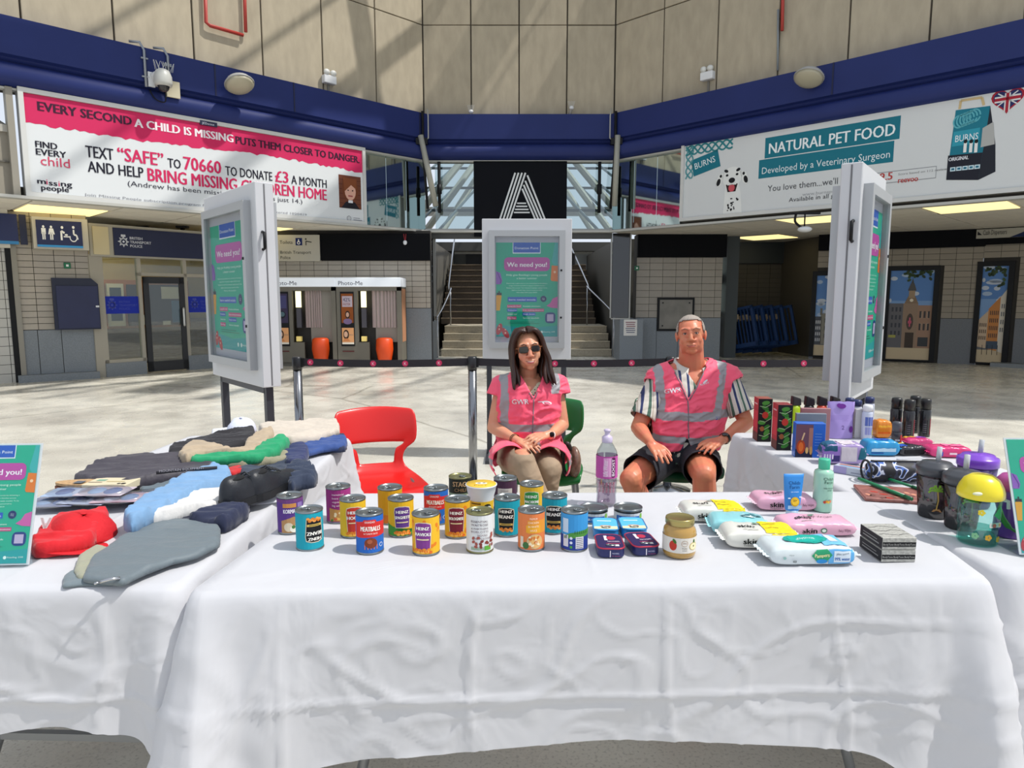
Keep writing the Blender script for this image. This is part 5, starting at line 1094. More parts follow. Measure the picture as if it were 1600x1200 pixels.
cans=[('tin of korma curry with purple label, far left of the tins',452.5,771.5,L_korma,.25,0),
('teal tin of baked beans standing upside down, front left',482.6,793.4,bz,.35,1),
('magenta tin of mixed beans behind the left tins',528,757.7,L_mag,.2,0),
('yellow tin of hoops with red shield label',550.8,776.4,heinz('#e2b62a','#c23a2c',('HEINZ','HOOPS'),'f'),.1,0),
('blue and red tin of meatballs in the front row',576.8,797.5,L_meat,.15,0),
('plain yellow tin seen from the back, in front of the red chair',609,759,L_plain,1.2,0),
('yellow and green tin of spaghetti with purple label',626,775.5,heinz('#dcae22','#5f3a86',('HEINZ','SPAGHETTI'),'spag',ex_green),.1,0),
('yellow tin of beef ravioli with purple label, front row',665,799,heinz('#e2b02a','#7d3a86',('HEINZ','RAVIOLI'),'f',ex_food),-.25,0),
('blue and red tin of meatballs in the back row',681,760,L_meat,.0,0),
('dark green tin of chili at the back',719,742,L_stagg,.1,0),
('yellow tin of spaghetti bolognese with maroon label',714.5,777,heinz('#dea722','#7a2436',('HEINZ','BOLOGNESE'),'f',ex_food),-.1,0),
('dark purple tin with a white label patch at the back',789.5,744.7,L_purp,.0,0),
('white tin of borlotti beans in the front row',749.5,796,L_borl,.15,0),
('upright teal tin of baked beans directly behind the orange tin',792.5,774.8,bz,-.1,0),
('yellow and green tin of macaroni cheese at the back',830.7,753.6,heinz('#e0b030','#3c9246',('HEINZ','MACARONI','CHEESE'),'x'),.0,0),
('orange tin of chicken in white sauce in the front row',830.4,793.4,L_orange,.05,0),
('upright teal tin of baked beans between the orange and blue tins',866.5,771.5,bz,-.05,0),
('light blue tin with green landscape and barcode, front row right end',897.7,794,L_blue,.0,0)]
for lab,px,py,fn,rz,inv in cans:
    p=at_z(px,py,TZ+CH_); p.z=TZ-.001; t=thing('food_tin',lab,'tin',p,-math.atan2(p.x,p.y)+rz,'food tins on the front table')
    can_body(t,CR,CH_,gold=('chili' in lab or 'borlotti' in lab))
    d=Dec(); fn(d,2*PI*CR,CH_); g=cylf(CR-.0006,0,.00022)
    d.build('label',t,(lambda g:(lambda u,v,L:g(-u,CH_-v,L)) if inv else g)(g),bis=cbis(CR,24))
def tin_low(lab,px,py):
    h,r=.042,.043; p=at_z(px,py,TZ+h); p.z=TZ; t=thing('tuna_tin',lab,'tin',p,0,'tuna tins'); can_body(t,r,h,ring=False)
    d=Dec(); C_=2*PI*r; d.rect(-C_/2,.006,C_/2,h-.012,'#c9cdd0',0); d.rect(-.045,.004,.03,.022,'#2466b0',1); d.text('TUNA CHUNKS',-.008,.010,.0075,'#e8eef4',w=.055,al='C',L=3,bold=.02); d.disc(.038,.02,.006,.009,'#7bb04a',2)
    d.build('label',t,cylf(r-.0006,0,.0003),bis=cbis(r,24))
tin_low('flat round tuna tin with blue label, left of the two',927.8,791); tin_low('flat round tuna tin with blue label, right of the two',981.4,790.5)
def rrbox(w,l,h,r=.02,n=6,in_=0):
    p=[]
    for cx,cy,a in ((w/2-r,-l/2+r,-90),(w/2-r,l/2-r,0),(-w/2+r,l/2-r,90),(-w/2+r,-l/2+r,180)):
        for k in range(n+1): t=math.radians(a+k*90/n); p.append((cx+(r-in_)*math.cos(t),cy+(r-in_)*math.sin(t)))
    return p
def sard(lab,px,py,body,top,acc,rz,txt):
    w,l,h=.072,.108,.027; p=at_z(px,py,TZ+h); p.z=TZ; t=thing('sardine_tin',lab,'tin',p,rz,'flat fish tins')
    def layers(spec,nm,m):
        bm=BM(); rings=[[bm.verts.new((x,y,z)) for x,y in rrbox(w,l,h,in_=i)] for i,z in spec]
        for a,b in zip(rings,rings[1:]):
            for i in range(len(a)): bm.faces.new((a[i],a[(i+1)%len(a)],b[(i+1)%len(a)],b[i]))
        bm.faces.new(rings[0][::-1]); bm.faces.new(rings[-1]); return obj(nm,bm,m,t)
    layers([(.004,0),(.001,.003),(.001,h-.004)],'body',M(body,.3,metal=.2)); layers([(0,h-.004),(-.001,h-.003),(-.001,h-.001),(.0005,h),(.002,h-.001)],'lid',M(acc,.3,metal=.3))
    d=Dec(); d.poly([(x*.93,y*.95) for x,y in rrbox(w,l,h)],top,1)
    if acc=='#b0304a':
        d.rect(-.012,.005,-.004,.04,'#e6dfe6',2); d.disc(.006,.022,.012,.014,acc,2); d.text(txt,-.005,-.008,.008,'#e3cfd8',w=.032,L=3); d.rect(-.01,-.02,.028,-.017,acc,2); d.rect(.002,-.038,.022,-.026,'#d9d2cf',2)
        q=Dec(); q.rect(-.004,.003,-.002,.02,'#e6dfe6',2); q.text(txt,.002,.011,.004,'#c6c4de',w=.018,L=2); q.text('in sauce',.002,.005,.003,'#c65a6e',w=.02,L=2); q.build('side_print',t,lambda u,v,L:Vector((u,-l/2+.001-L*.0003-.001,v)))
    else:
        d.poly([(-w*.45,-.045),(w*.45,-.045),(w*.45,-.02),(-w*.45,-.026)],'#d7cfa9',2); d.rect(-.022,.022,.018,.027,'#dfeef6',2); d.disc(.0,-.022,.016,.008,'#b98a6a',3); d.disc(.0,-.024,.009,.005,'#e8d9b8',4)
    d.build('lid_print',t,lambda u,v,L:Vector((u,v,h-.0008+L*.0003)))
    bm=BM(); tube(bm,[(.012*math.cos(a*.7),.006*math.sin(a*.7)-.034,h+.001) for a in range(10)],.0013,4); obj('ring_pull',bm,TIN,t,True)
sard('light blue flat fish tin, back left of the four',945.6,818,'#2a86c4','#56aede','#2a7ab8',-.08,'')
sard('light blue flat fish tin, back right of the four',988,817,'#2a86c4','#56aede','#2a7ab8',-.02,'')
sard('navy and red flat fish tin, front left of the four',952,845,'#23295c','#2d2250','#b0304a',-.03,'MACKEREL'); sard('navy and red flat fish tin, front right of the four',1002,842,'#23295c','#2d2250','#b0304a',.12,'MACKEREL')
# pot with flared rim
p=at_z(752,756,TZ+.115); p.z=TZ; t=thing('noodle_pot','yellow and white pot with flared rim and foil lid','pot',p,0)
bm=BM(); lathe(bm,[(.030,0),(.032,.004),(.036,.07),(.036,.075),(.042,.095),(.0445,.11),(.047,.112),(.047,.115),(.044,.115)],36); obj('body',bm,M('#d9dadd',.4),t,True)
d=Dec(); d.rect(-.12,.01,.12,.07,'#e3b52c',0); d.disc(.02,.055,.012,.008,'#2a2a22',1,8); d.disc(.025,.045,.01,.012,'#e9e6da',2,8); d.rect(-.03,.062,.0,.066,'#6b4a1c',1)
d.build('label',t,lambda u,v,L:Vector(((.0333+.004*v/.07+L*.0003)*math.cos(u/.036-PI/2),(.0333+.004*v/.07+L*.0003)*math.sin(u/.036-PI/2),v)),bis=cbis(.036,24))
bm=BM(); lathe(bm,[(.0445,.1155),(.044,.1165),(.001,.1168)],36,cap=False); obj('foil_lid',bm,M('#e0b83a',.35),t,True)
d=Dec(); d.disc(.0,.0,.018,.01,'#e6e3d8',1); d.disc(-.006,.0,.006,.004,'#2c2a24',2,8); d.disc(.008,.003,.005,.003,'#2c2a24',2,8); d.text('POT',-.02,-.026,.008,'#8a5a1c',w=.04,L=2); d.build('lid_print',t,lambda u,v,L:Vector((u,v,.1168+L*.0003)))
# jar of puree
p=at_z(1062.6,807,TZ+.101); p.z=TZ; t=thing('glass_jar','glass jar of apple puree with gold lid','jar',p,.08); t.scale=(1,1,.86)
bm=BM(); lathe(bm,[(.034,0),(.040,.003),(.0425,.012),(.0425,.075),(.040,.086),(.034,.095),(.033,.1)],36); obj('jar_body',bm,M('#b08a44',.12,coat=.6,var=.06,scale=20),t,True)
bm=BM(); lathe(bm,[(.036,.097),(.0372,.099),(.0372,.112),(.0365,.116),(.034,.1175),(.032,.116),(.001,.1165)],40,cap=False); obj('lid',bm,M('#a89a62',.3,metal=.8),t,True)
d=Dec(); d.rect(-.13,.020,.13,.066,'#d9d4ca',0); d.disc(-.030,.042,.010,.015,'#b8392c',1); d.disc(-.026,.056,.004,.008,'#3f6b2c',2,8,rot=.5); d.disc(.026,.040,.013,.012,'#c6a64a',1); d.disc(.026,.040,.0115,.0105,'#e6dfb4',2); d.disc(.026,.041,.002,.003,'#5a4a26',3,6); d.disc(.028,.055,.003,.006,'#3f6b2c',2,8); d.disc(0,.050,.009,.009,'#b89f8a',1); d.disc(0,.050,.0075,.0075,'#d9d4ca',2); d.text('APPLE',0,.049,.004,'#8a6a5a',w=.012,al='C',L=3); d.text('PURE',0,.033,.004,'#6a665f',al='C',L=2); d.text('PUREE',0,.027,.003,'#6a665f',al='C',L=2)
d.build('label',t,cylf(.0434,0,.0003),bis=cbis(.0426,28))
# water bottle
p=tp(947,788); p.z=TZ-.001; BS=.86; t=thing('drink_bottle','clear bottle of pink drink with sports cap','bottle',p,.1)
bm=BM(); pr=[(.026,0),(.033,.004),(.035,.015),(.034,.025),(.033,.04),(.036,.052),(.034,.066),(.0365,.08),(.0365,.1),(.035,.104),(.0365,.108),(.0365,.19),(.034,.205),(.022,.228),(.0155,.238),(.0155,.25)]
lathe(bm,pr,32); obj('bottle_body',bm,glassy('#dce3e6',.22,.05),t,True)
bm=BM(); lathe(bm,[(max(r-.003,.01),z+.003) for r,z in pr[:11]],24); obj('drink',bm,glassy('#e6cfe0',.08,.1),t,True)
d=Dec(); C_=2*PI*.0368; d.rect(-C_/2,.108,C_/2,.19,'#b84f9a',0); d.rect(-.02,.115,.012,.185,'#d99ac4',1); 
d.text('Life Water',-.006,.118,.016,'#efe0ea',w=.06,L=3,rot=PI/2); d.rrect(.008,.112,.024,.187,'#5b1d4c',2,.006); d.text('BOOST',.020,.118,.011,'#f0dfea',w=.062,L=3,rot=PI/2,bold=.02)
d.build('label',t,cylf(.0376,0,.0003),bis=cbis(.0368,24)); d=Dec(); 
for k in range(5): d.text('WATER',-.03+.013*k,.055,.008,'#b0506a',L=1,rot=PI/2,w=.04)
d.build('lower_print',t,cylf(.0372,0,.0003))
bm=BM(); lathe(bm,[(.0175,.236),(.0185,.238),(.0185,.256),(.012,.262),(.009,.264),(.009,.275),(.012,.277),(.012,.283),(.006,.286)],24); obj('sports_cap',bm,M('#c3b6cf',.35),t,True)
for o_ in [o for o in bpy.data.objects if o.name=='drink_bottle']: o_.scale=(.92,.92,.87)
# ---- pillow packs
def pack(name,lab,px,py,rz,L_,W_,H_,body,prints,seal,grp=None,z=None,rise=0,cat='pack',side=None,sealm=None,tilt=0):
    p=tp(px,py) if z is None else at_z(px,py,z); p.z=(z or TZ)+rise; t=thing(name,lab,cat,p,rot=(0,tilt,rz),group=grp); n=28; m=20; vs=[];fs=[]; sd=R_.uniform(0,50)
    def S(u,a,ex=0):
        f=(1-abs(u)**7)**.5 if abs(u)<1 else 0; f=max(f,.06); c,s=math.cos(a),math.sin(a); e=.38
        y=W_/2*(.86+.14*f)*math.copysign(abs(c)**e,c); zz=H_/2*f*math.copysign(abs(s)**e,s)
        k=.0035*nz(u*3+sd,y*30,zz*30)+.0022*nz(u*9+sd,y*70,zz*50)
        return Vector((u*L_/2*.93,y*(1+k*6),H_/2+zz+ (k if zz>0 else 0)))
    for i in range(n+1):
        u=-1+2*i/n
        for j in range(m): vs.append(S(u,2*PI*j/m))
    for i in range(n):
        for j in range(m): a=i*m+j;b=i*m+(j+1)%m; fs.append((a,b,b+m,a+m))
    fs.append(tuple(range(m))[::-1]); fs.append(tuple(n*m+j for j in range(m)))
    pyd('wrapper',vs,fs,M(body,.28,coat=.25),t,True)
    for s in (-1,1):
        v2=[];f2=[]; q=16
        for i in range(q+1):
            y=W_*.86*(-.5+i/q)
            for k in range(3): v2.append((s*L_/2*(.90+.06*k)+ (.0012*(i%2) if k==2 else 0)*s,y*(1+.03*k),H_/2+.0014*math.sin(i*1.9)*k))
        for i in range(q):
            for k in range(2): a=i*3+k; f2.append((a,a+1,a+4,a+3))
        o=pyd('seal',v2,f2,M(sealm or seal,.3,coat=.2),t,True)
    dt,ds=Dec(),Dec(); prints(dt,ds)
    def surf(u,v,top):
        uu=max(-.999,min(.999,u/(L_/2*.93))); f=max((1-abs(uu)**7)**.5,.06); e=.38; yw=W_/2*(.86+.14*f)
        if top:
            c=min(1,abs(v)/yw)**(1/e); s_=math.sqrt(max(0,1-c*c)); y=v; zz=H_/2*f*s_**e
        else:
            s_=min(.97,abs(v)/(H_/2*f))**(1/e); c=math.sqrt(max(0,1-s_*s_)); y=-yw*c**e; zz=v
        k_=.0035*nz(uu*3+sd,y*30,zz*30)+.0022*nz(uu*9+sd,y*70,zz*50)
        return y*(1+k_*6),H_/2+zz+(k_ if zz>0 else 0)
    dt.bis2=ds.bis2=[-.05+.006*i for i in range(1,17)]; bb=[-L_/2+L_*i/24 for i in range(1,24)]
    if dt.it: dt.build('top_print',t,lambda u,v,L:Vector((u,surf(u,v,1)[0],surf(u,v,1)[1]+.0013+L*.0004)),bis=bb)
    if ds.it: ds.build('side_print',t,lambda u,v,L:Vector((u,surf(u,v,0)[0]-.0016-L*.0004,surf(u,v,0)[1])),bis=bb)
    return t
def skinp(acc,dark='#1f2420',yb=None):
    def f(dt,ds):
        if yb: 
            dt.rect(.005,-.046,.088,.046,yb,1); ds.rect(.02,-.017,.088,.020,yb,1)
            for k in range(2): dt.rect(.01,.01-.03*k,.045,.014-.03*k,'#8a7a22',2)
        dt.text('skin',-.06,-.012,.018,dark,w=.045,L=3,bold=.02); dt.disc(-.005,.018,.01,.006,'#6d8a78',3); dt.rect(-.05,-.03,-.01,-.027,'#9a9a95',2)
        ds.text('skin',-.055,-.008,.016,dark,w=.04,L=3,bold=.02); ds.text('THERAPY',-.055,-.015,.005,'#55564f',w=.04,L=3); ds.disc(.004,-.0,.009,.008,'#4f7a62',3); ds.disc(.004,.0,.006,.005,'#dfe6dd',4)
        if not yb: dt.text('Baby Wipes',-.03,.0,.014,'#6a3a4c',w=.08,L=3); ds.text('Baby Wipes',.045,-.004,.008,'#4a2c38',w=.034,L=3)
    return f
pack('wipes_pack','white and yellow wipes pack at the back, behind the glass jar',1112,809,-.02,.2,.10,.045,'#d9d8cf',skinp(0,yb='#e6c81e'),'#dfdfd8','wipes packs')
def tealp(dt,ds):
    for k in range(3): dt.disc(.02+.015*k,.0+.012*(k%2),.014,.008,'#3f6f78',2,9); 
    dt.disc(.03,.0,.02,.02,'#cfe8ea',1)
pack('wipes_pack','pale teal crinkled wipes pack between the white and yellow packs',1152,829,-.15,.17,.10,.045,'#8ccad0',tealp,'#9bd6da','wipes packs')
pack('wipes_pack','white and yellow wipes pack in front of the teal pack',1185,849,-.05,.215,.10,.048,'#d9d8cf',skinp(0,yb='#e6c81e'),'#dfdfd8','wipes packs')
pack('wipes_pack','pink wipes pack at the back, behind the blue sun cream tube',1222,792,-.04,.2,.10,.045,'#dba6bd',skinp(0),'#e6c3d0','wipes packs')
pack('wipes_pack','pink wipes pack in front of the green bottle',1272,830,.0,.215,.10,.040,'#dfa9c0',skinp(0),'#e6c3d0','wipes packs')
def pampp(dt,ds):
    dt.rect(.03,-.04,.09,.04,'#6fb2dc',1); dt.disc(.0,.005,.055,.034,'#1a9a8c',2,20); dt.disc(.0,.005,.045,.025,'#16a394',3,20); dt.text('SENSITIVE',0,.0,.009,'#d6efe9',w=.05,al='C',L=4); dt.rect(.055,-.02,.075,.03,'#c5d3dd',3)
    ds.rect(.035,-.018,.1,.018,'#62a8da',1); ds.disc(.018,.004,.026,.017,'#2f9a6c',2,6); ds.text('Pampers',.018,.001,.009,'#e8e2a8',w=.036,al='C',L=4,bold=.02); ds.disc(.018,-.011,.014,.006,'#2f8ac9',3)
    ds.rect(.048,-.014,.09,.014,'#d3dfe8',2); ds.text('99% water',.05,-.009,.008,'#1f5fae',w=.038,L=4,bold=.01); ds.text('plant based',.054,.005,.005,'#4a5a6c',L=4,w=.03); ds.text('48',-.055,-.014,.007,'#333a3a',L=4); ds.text('wipes',-.065,.004,.004,'#6a7a78',L=4); ds.disc(-.075,-.002,.004,.004,'#8fb6b0',3,8)
pack('wipes_pack','white and blue wipes pack with round green lid, front row',1257,873,.03,.235,.105,.05,'#cfd8da',pampp,'#cfdadd','wipes packs')
# sun cream tube and shampoo bottle
p=tp(1237,806); t=thing('sun_cream_tube','blue sun cream tube standing on its cap','tube',p,.05); t.scale=(1.05,1.05,1.12)
bm=BM(); lathe(bm,[(.016,0),(.017,.002),(.017,.018),(.015,.02)],24); obj('cap',bm,M('#bcd7ea',.35),t,True)
vs=[];fs=[]; n=28
for z,rx,ry in ((.018,.020,.016),(.03,.022,.0165),(.06,.0255,.013),(.09,.0285,.008),(.108,.0295,.0025),(.118,.0300,.0015)):
    for i in range(n): a=2*PI*i/n; vs.append((rx*math.cos(a),ry*math.sin(a),z))
for j in range(5):
    for i in range(n): a=j*n+i;b=j*n+(i+1)%n; fs.append((a,b,b+n,a+n))
fs.append(tuple(range(5*n,6*n)))
pyd('body',vs,fs,M('#2f86d2',.35),t,True)
d=Dec(); d.text('Childs',0,.090,.009,'#173a6a',w=.034,al='C',L=3); d.text('Farm',0,.079,.009,'#173a6a',w=.028,al='C',L=3); d.text('sun cream',0,.069,.004,'#d6e6f4',al='C',L=3); d.disc(0,.044,.013,.013,'#e0b42c',2,12); d.disc(0,.044,.0095,.0095,'#efc63a',3); d.text('50+',0,.045,.006,'#5a3a1c',w=.012,al='C',L=4); d.rect(-.02,.024,.02,.034,'#a9cde6',1); d.rect(-.02,.052,-.013,.055,'#dfeaf2',2); d.rect(.013,.055,.021,.058,'#dfeaf2',2)
d.build('print',t,lambda u,v,L:Vector((u,-.0172+max(0,v-.04)*.19-L*.0004+.55*abs(u)**1.6*(1 if v<.06 else .3),v)))
p=tp(1284,797); t=thing('shampoo_bottle','pale green baby shampoo bottle with mint cap','bottle',p,.0)
bm=BM(); lathe(bm,[(.026,0),(.029,.003),(.029,.12),(.027,.127),(.018,.132),(.016,.134)],32); obj('body',bm,M('#9fcfb8',.2,coat=.5),t,True)
bm=BM(); lathe(bm,[(.0165,.133),(.017,.135),(.0175,.163),(.0165,.165)],28); obj('cap',bm,M('#45b894',.35),t,True)
d=Dec(); d.text('Childs',.004,.103,.009,'#274a3c',w=.032,al='C',L=3); d.text('Farm',.004,.092,.009,'#274a3c',w=.026,al='C',L=3); d.text('baby shampoo',.006,.076,.005,'#1f3a30',w=.032,al='C',L=3); d.text('& wash',.008,.069,.005,'#1f3a30',w=.014,al='C',L=3)
for k,c in enumerate(('#c4453a','#dd9a3a','#dfc24a','#d98a6a')): d.disc(-.006+.006*k,.034+.002*(k%2),.0045,.0045,c,3,8)
d.build('print',t,cylf(.0297,0,.0003),bis=cbis(.0291,18))
# two grey boxes stacked
for k in range(2):
    p=tp(1385,866); p.z=TZ+k*.0325; w_,l_,h_=.086,.11,.0315
    t=thing('small_box','grey patterned flat box, '+('lower' if k==0 else 'upper')+' of the two stacked at the table corner','box',p,-.0,'stacked grey boxes')
    obj('carton',bbox(-w_/2,w_/2,-l_/2,l_/2,.0005,h_,.001,1),M('#a7a69f',.5,var=.3,scale=160),t)
    d=Dec(); d.rect(-w_/2+.001,.008,w_/2-.001,.020,'#1e1e20',1); d.text('BodyTone BodyTone BodyTone',0,.0115,.005,'#a9a9a4',w=w_*.93,al='C',L=2); d.build('front_print',t,lambda u,v,L:Vector((u,-l_/2-L*.0003,v)))
    d=Dec(); d.rect(-l_/2,.002,l_/2,h_-.001,'#26262a',1); d.rect(-.04,.01,.04,.013,'#8a8a88',2); d.rect(-.04,.018,.03,.02,'#8a8a88',2); d.build('side_print',t,lambda u,v,L:Vector((-w_/2-L*.0003,-u,v)))
    if k==1:
        d=Dec()
        for j in range(3): d.line([(-.04+.016*i,-.03+.03*j+.006*math.sin(i*1.7+j*2)) for i in range(6)],.0022,'#3a3a3c',1)
        d.build('top_print',t,lambda u,v,L:Vector((u,v,h_+L*.0003)))
# ---- right table
def rt(px,py): return tp(px,py)
def carton(name,lab,px,py,w_,l_,h_,col,rz=0,fr=None,sd=None,grp=None,tp_=None,z=0,tilt=0):
    p=rt(px,py); p.z=TZ+z; t=thing(name,lab,'box',p,rot=(tilt,0,rz),group=grp); obj('carton',bbox(-w_/2,w_/2,-l_/2,l_/2,0,h_,.0012,1),M(col,.4,coat=.2),t)
    if fr: d=Dec(); fr(d,w_,h_); d.build('front_print',t,lambda u,v,L:Vector((u,-l_/2-L*.0004,v)))
    if sd: d=Dec(); sd(d,l_,h_); d.build('side_print',t,lambda u,v,L:Vector((-w_/2-L*.0004,-u,v)))
    if tp_: d=Dec(); tp_(d,w_,l_); d.build('top_print',t,lambda u,v,L:Vector((u,v,h_+L*.0004)))
    return t
def melon(d,w,h):
    d.rect(-w/2,0,w/2,h,'#1d1c1e',1); rr=random.Random(5)
    for k in range(8): d.disc(rr.uniform(-.25,.25)*w,h*(.1+.115*k),.018,.010,('#35752c','#4c8a38')[k%2],2,10,rot=rr.uniform(-1,1))
    d.disc(.0,h*.62,.014,.016,'#c0392f',4); d.disc(-.012,h*.3,.010,.012,'#9a5a34',4)
    for k in range(5): d.line([(-w*.4,h*(.15+.17*k)),(0,h*(.12+.17*k)),(w*.4,h*(.2+.17*k))],.002,'#b9c9a0',3)
def redside(d,l,h): d.rect(-l/2,0,l/2,h,'#b83a44',1); d.rect(-l*.4,h*.3,l*.4,h*.7,'#d2404c',2); d.rect(-l*.3,h*.85,l*.3,h*.88,'#e5b8ba',3); d.rect(-l*.5,0,l*.5,h*.2,'#6e3a34',2)
carton('gift_carton','red and green patterned tall carton, the left and farther one',1190,687,.062,.085,.20,'#8a2f34',-.1,melon,redside,'patterned tall cartons')
carton('gift_carton','red and green patterned tall carton, the nearer one',1220,700,.062,.085,.20,'#8a2f34',-.1,melon,redside,'patterned tall cartons')
def gel(lab,px,col,k):
    p=rt(px,676); t=thing('shower_gel_bottle',lab,'bottle',p,.1,'row of black capped bottles'); bm=BM(); lathe(bm,[(.02,0),(.026,.004),(.028,.05),(.027,.12),(.022,.137)],20,sy=.6); obj('body',bm,M(col,.3),t,True)
    bm=bbox(-.023,.023,-.015,.015,.137,.178,.005,2)
    for v in bm.verts:
        if v.co.z>.16: v.co.z+= -.010*(v.co.x/.02)*.6; v.co.x*=.9
    obj('cap',bm,M('#1d1719',.35),t)
gel('black capped bottle with lime green body behind the cartons',1241,'#a8c41c',0); gel('dark bottle with black cap, second in the row behind the gift boxes',1262,'#2a2024',1); gel('black capped bottle with orange red body behind the gift boxes',1282,'#d0472c',2); gel('dark bottle with black cap next to the purple pouch',1302,'#2a2024',3)
carton('card_box','salmon pink thin box standing behind the grey one',1271,698,.125,.02,.175,'#a87478',-.12,None,None)
carton('card_box','grey thin box standing behind the blue gift box',1264,704,.125,.022,.165,'#77808c',-.12,lambda d,w,h:(d.rect(-.02,h*.6,.015,h*.8,'#5f6873',1),d.rect(-.017,h*.62,.012,h*.78,'#77808c',2)))
def giftf(d,w,h): d.rect(-w/2,0,w/2,h,'#6d4a5a',1); d.rect(-w/2,h*.0,w/2,h*.25,'#1f2540',2); d.disc(-.012,h*.32,.017,.03,'#b5431f',3); d.disc(-.012,h*.32,.010,.02,'#d96a2c',4); d.line([(-.012,h*.45),(0,h*.75)],.006,'#d9b48a',3); d.rect(.018,h*.2,.034,h*.9,'#a8756a',2); d.disc(.012,h*.22,.006,.014,'#d9b070',5); d.disc(.028,h*.22,.006,.018,'#c99a5a',5)
t=carton('gift_box','blue gift box with picture of bottles on its left half',1262,713,.118,.05,.145,'#1c62c4',-.15)
d=Dec(); vs_=Dec(); giftf(d,.068,.14); d.build('front_print',t,lambda u,v,L:Vector((u-.024,-.025-L*.0004,v))); d=Dec()
for k in range(5): d.rect(.018,.10-.012*k,.045,.102-.012*k,'#7aa6dc',1)
d.rect(.03,.008,.05,.014,'#dfe6ee',1); d.build('lettering',t,lambda u,v,L:Vector((u,-.0255-L*.0004,v)))
def pouch(lab,px,py,w_,h_,col,acc,sc_=1):
    p=rt(px,py); t=thing('standing_pouch',lab,'pouch',p,-.05); n,m=14,12; vs=[];fs=[]
    for j in range(m+1):
        f=j/m; th=.022*(1-f)**.6+.0015
        for i in range(2*n):
            u=(-1+2*i/n) if i<n else (1-2*(i-n)/n); s=-1 if i<n else 1
            vs.append((u*w_/2*(1-.03*math.sin(f*3)),s*th*(1-u*u)**.5+.003*nz(u*2,f*3,s),f*h_+.004*nz(u*3,f,9)*f))
    for j in range(m):
        for i in range(2*n): a=j*2*n+i;b=j*2*n+(i+1)%(2*n); fs.append((a,b,b+2*n,a+2*n))
    pyd('pouch_body',vs,fs,M(col,.35,coat=.2),t,True)
    d=Dec(); d.disc(.0,h_*.88,.02,.012,acc,1,10); d.disc(-.012,h_*.9,.012,.01,acc,1,8)
    for k in range(5): d.rect(-w_*.4,h_*.62-.006*k,w_*(.25-.05*(k%2)),h_*.624-.006*k,'#8a6fb8',1)
    d.text('2',.0,h_*.25,.02,'#4a3a72',L=2); d.disc(w_*.36,h_*.25,.01,.016,acc,1,8)
    d.build('print',t,lambda u,v,L:Vector((u,-(.022*(1-v/h_)**.6+.0015)*(max(0,1-(2*u/w_)**2))**.5-.0035-L*.0004,v)))
pouch('lilac stand-up pouch with purple flowers',1311,684,.128,.175,'#a48fd0','#6a2c8a')
def spray(lab,px,py,r,h,body,cap,caph,deco=None,grp=None,roundcap=True):
    p=rt(px,py); t=thing('spray_can',lab,'spray can',p,.0,grp); bm=BM(); lathe(bm,[(r-.002,0),(r,.003),(r,h-caph-.012),(r*.85,h-caph)],24); obj('body',bm,M(body,.25,coat=.3),t,True)
    bm=BM(); cp=[(r*.93,h-caph-.001),(r*.93,h-.012),(r*.85,h-.003),(r*.5,h)] if roundcap else [(r*.9,h-caph),(r*.9,h)]; lathe(bm,cp,24); obj('cap',bm,M(cap,.35),t,True)
    if deco: d=Dec(); deco(d,r,h-caph-.015); d.build('label',t,cylf(r+.0002,0,.0003),bis=cbis(r,14))
    return t
nvy='#1d2a5a'
spray('blue capped spray can left of the sign leg',1325,672,.023,.165,'#b8bccc',nvy,.03,None,'blue capped spray cans'); spray('blue capped spray can beside the sign leg',1336,678,.025,.17,'#b4b8c4',nvy,.03,None,'blue capped spray cans'); spray('blue capped spray can right of the sign leg',1356,672,.024,.17,'#b8bccc',nvy,.03,None,'blue capped spray cans')
carton('card_box','narrow pale grey and pink box behind the white capped can',1338,684,.03,.03,.14,'#b5b3b4',-.1)
spray('white capped spray can with lilac and blue label',1353,686,.024,.165,'#c2c8da','#dfdfe0',.03,lambda d,r,h:(d.rect(-.02,h*.55,.02,h*.9,'#5a6bb0',1),d.rect(-.018,h*.2,.018,h*.5,'#8f93c8',1),d.disc(.022,h*.3,.008,.016,'#b8c46a',2)))
dk_=lambda d,r,h:(d.rect(-.02,h*.1,.0,h*.7,'#2d2c31',1),d.rect(.012,h*.1,.018,h*.75,'#8a2f3a' ,1),[d.rect(-.018,h*(.2+.08*k),-.004,h*(.22+.08*k),'#77757c',2) for k in range(5)])
for k,(px,py,l) in enumerate(((1398,680,'leftmost of the four'),(1418,684,'second from the left, slightly lower'),(1427,676,'third, behind the others'),(1443,682,'rightmost of the four'))): spray('tall black spray can with black cap, '+l,px,py,.026,.185,'#17171b','#121214',.05,dk_,'black spray cans')
spray('short roll-on deodorant with grey cap and red side',1400,692,.022,.10,'#2f2d33','#4a4d55',.045,lambda d,r,h:(d.rect(.006,0,.034,h,'#b33a3c',1),d.rect(-.016,h*.3,.004,h*.5,'#a9a9ae',1)))
def softpack(name,lab,px,py,rz,L_,W_,H_,col,fn,grp='sanitary and wipes packs on the right table',rise=0): return pack(name,lab,px,py,rz,L_,W_,H_,col,fn,col,grp,rise=rise)
softpack('soft_pack','orange plastic pack of sanitary items beside the black cans',1376,683,.0,.08,.06,.085,'#e0851f',lambda a,b:(b.rect(-.03,-.02,.03,-.012,'#d9611c',1),b.rect(-.03,.01,.03,.02,'#efb03a',1)))
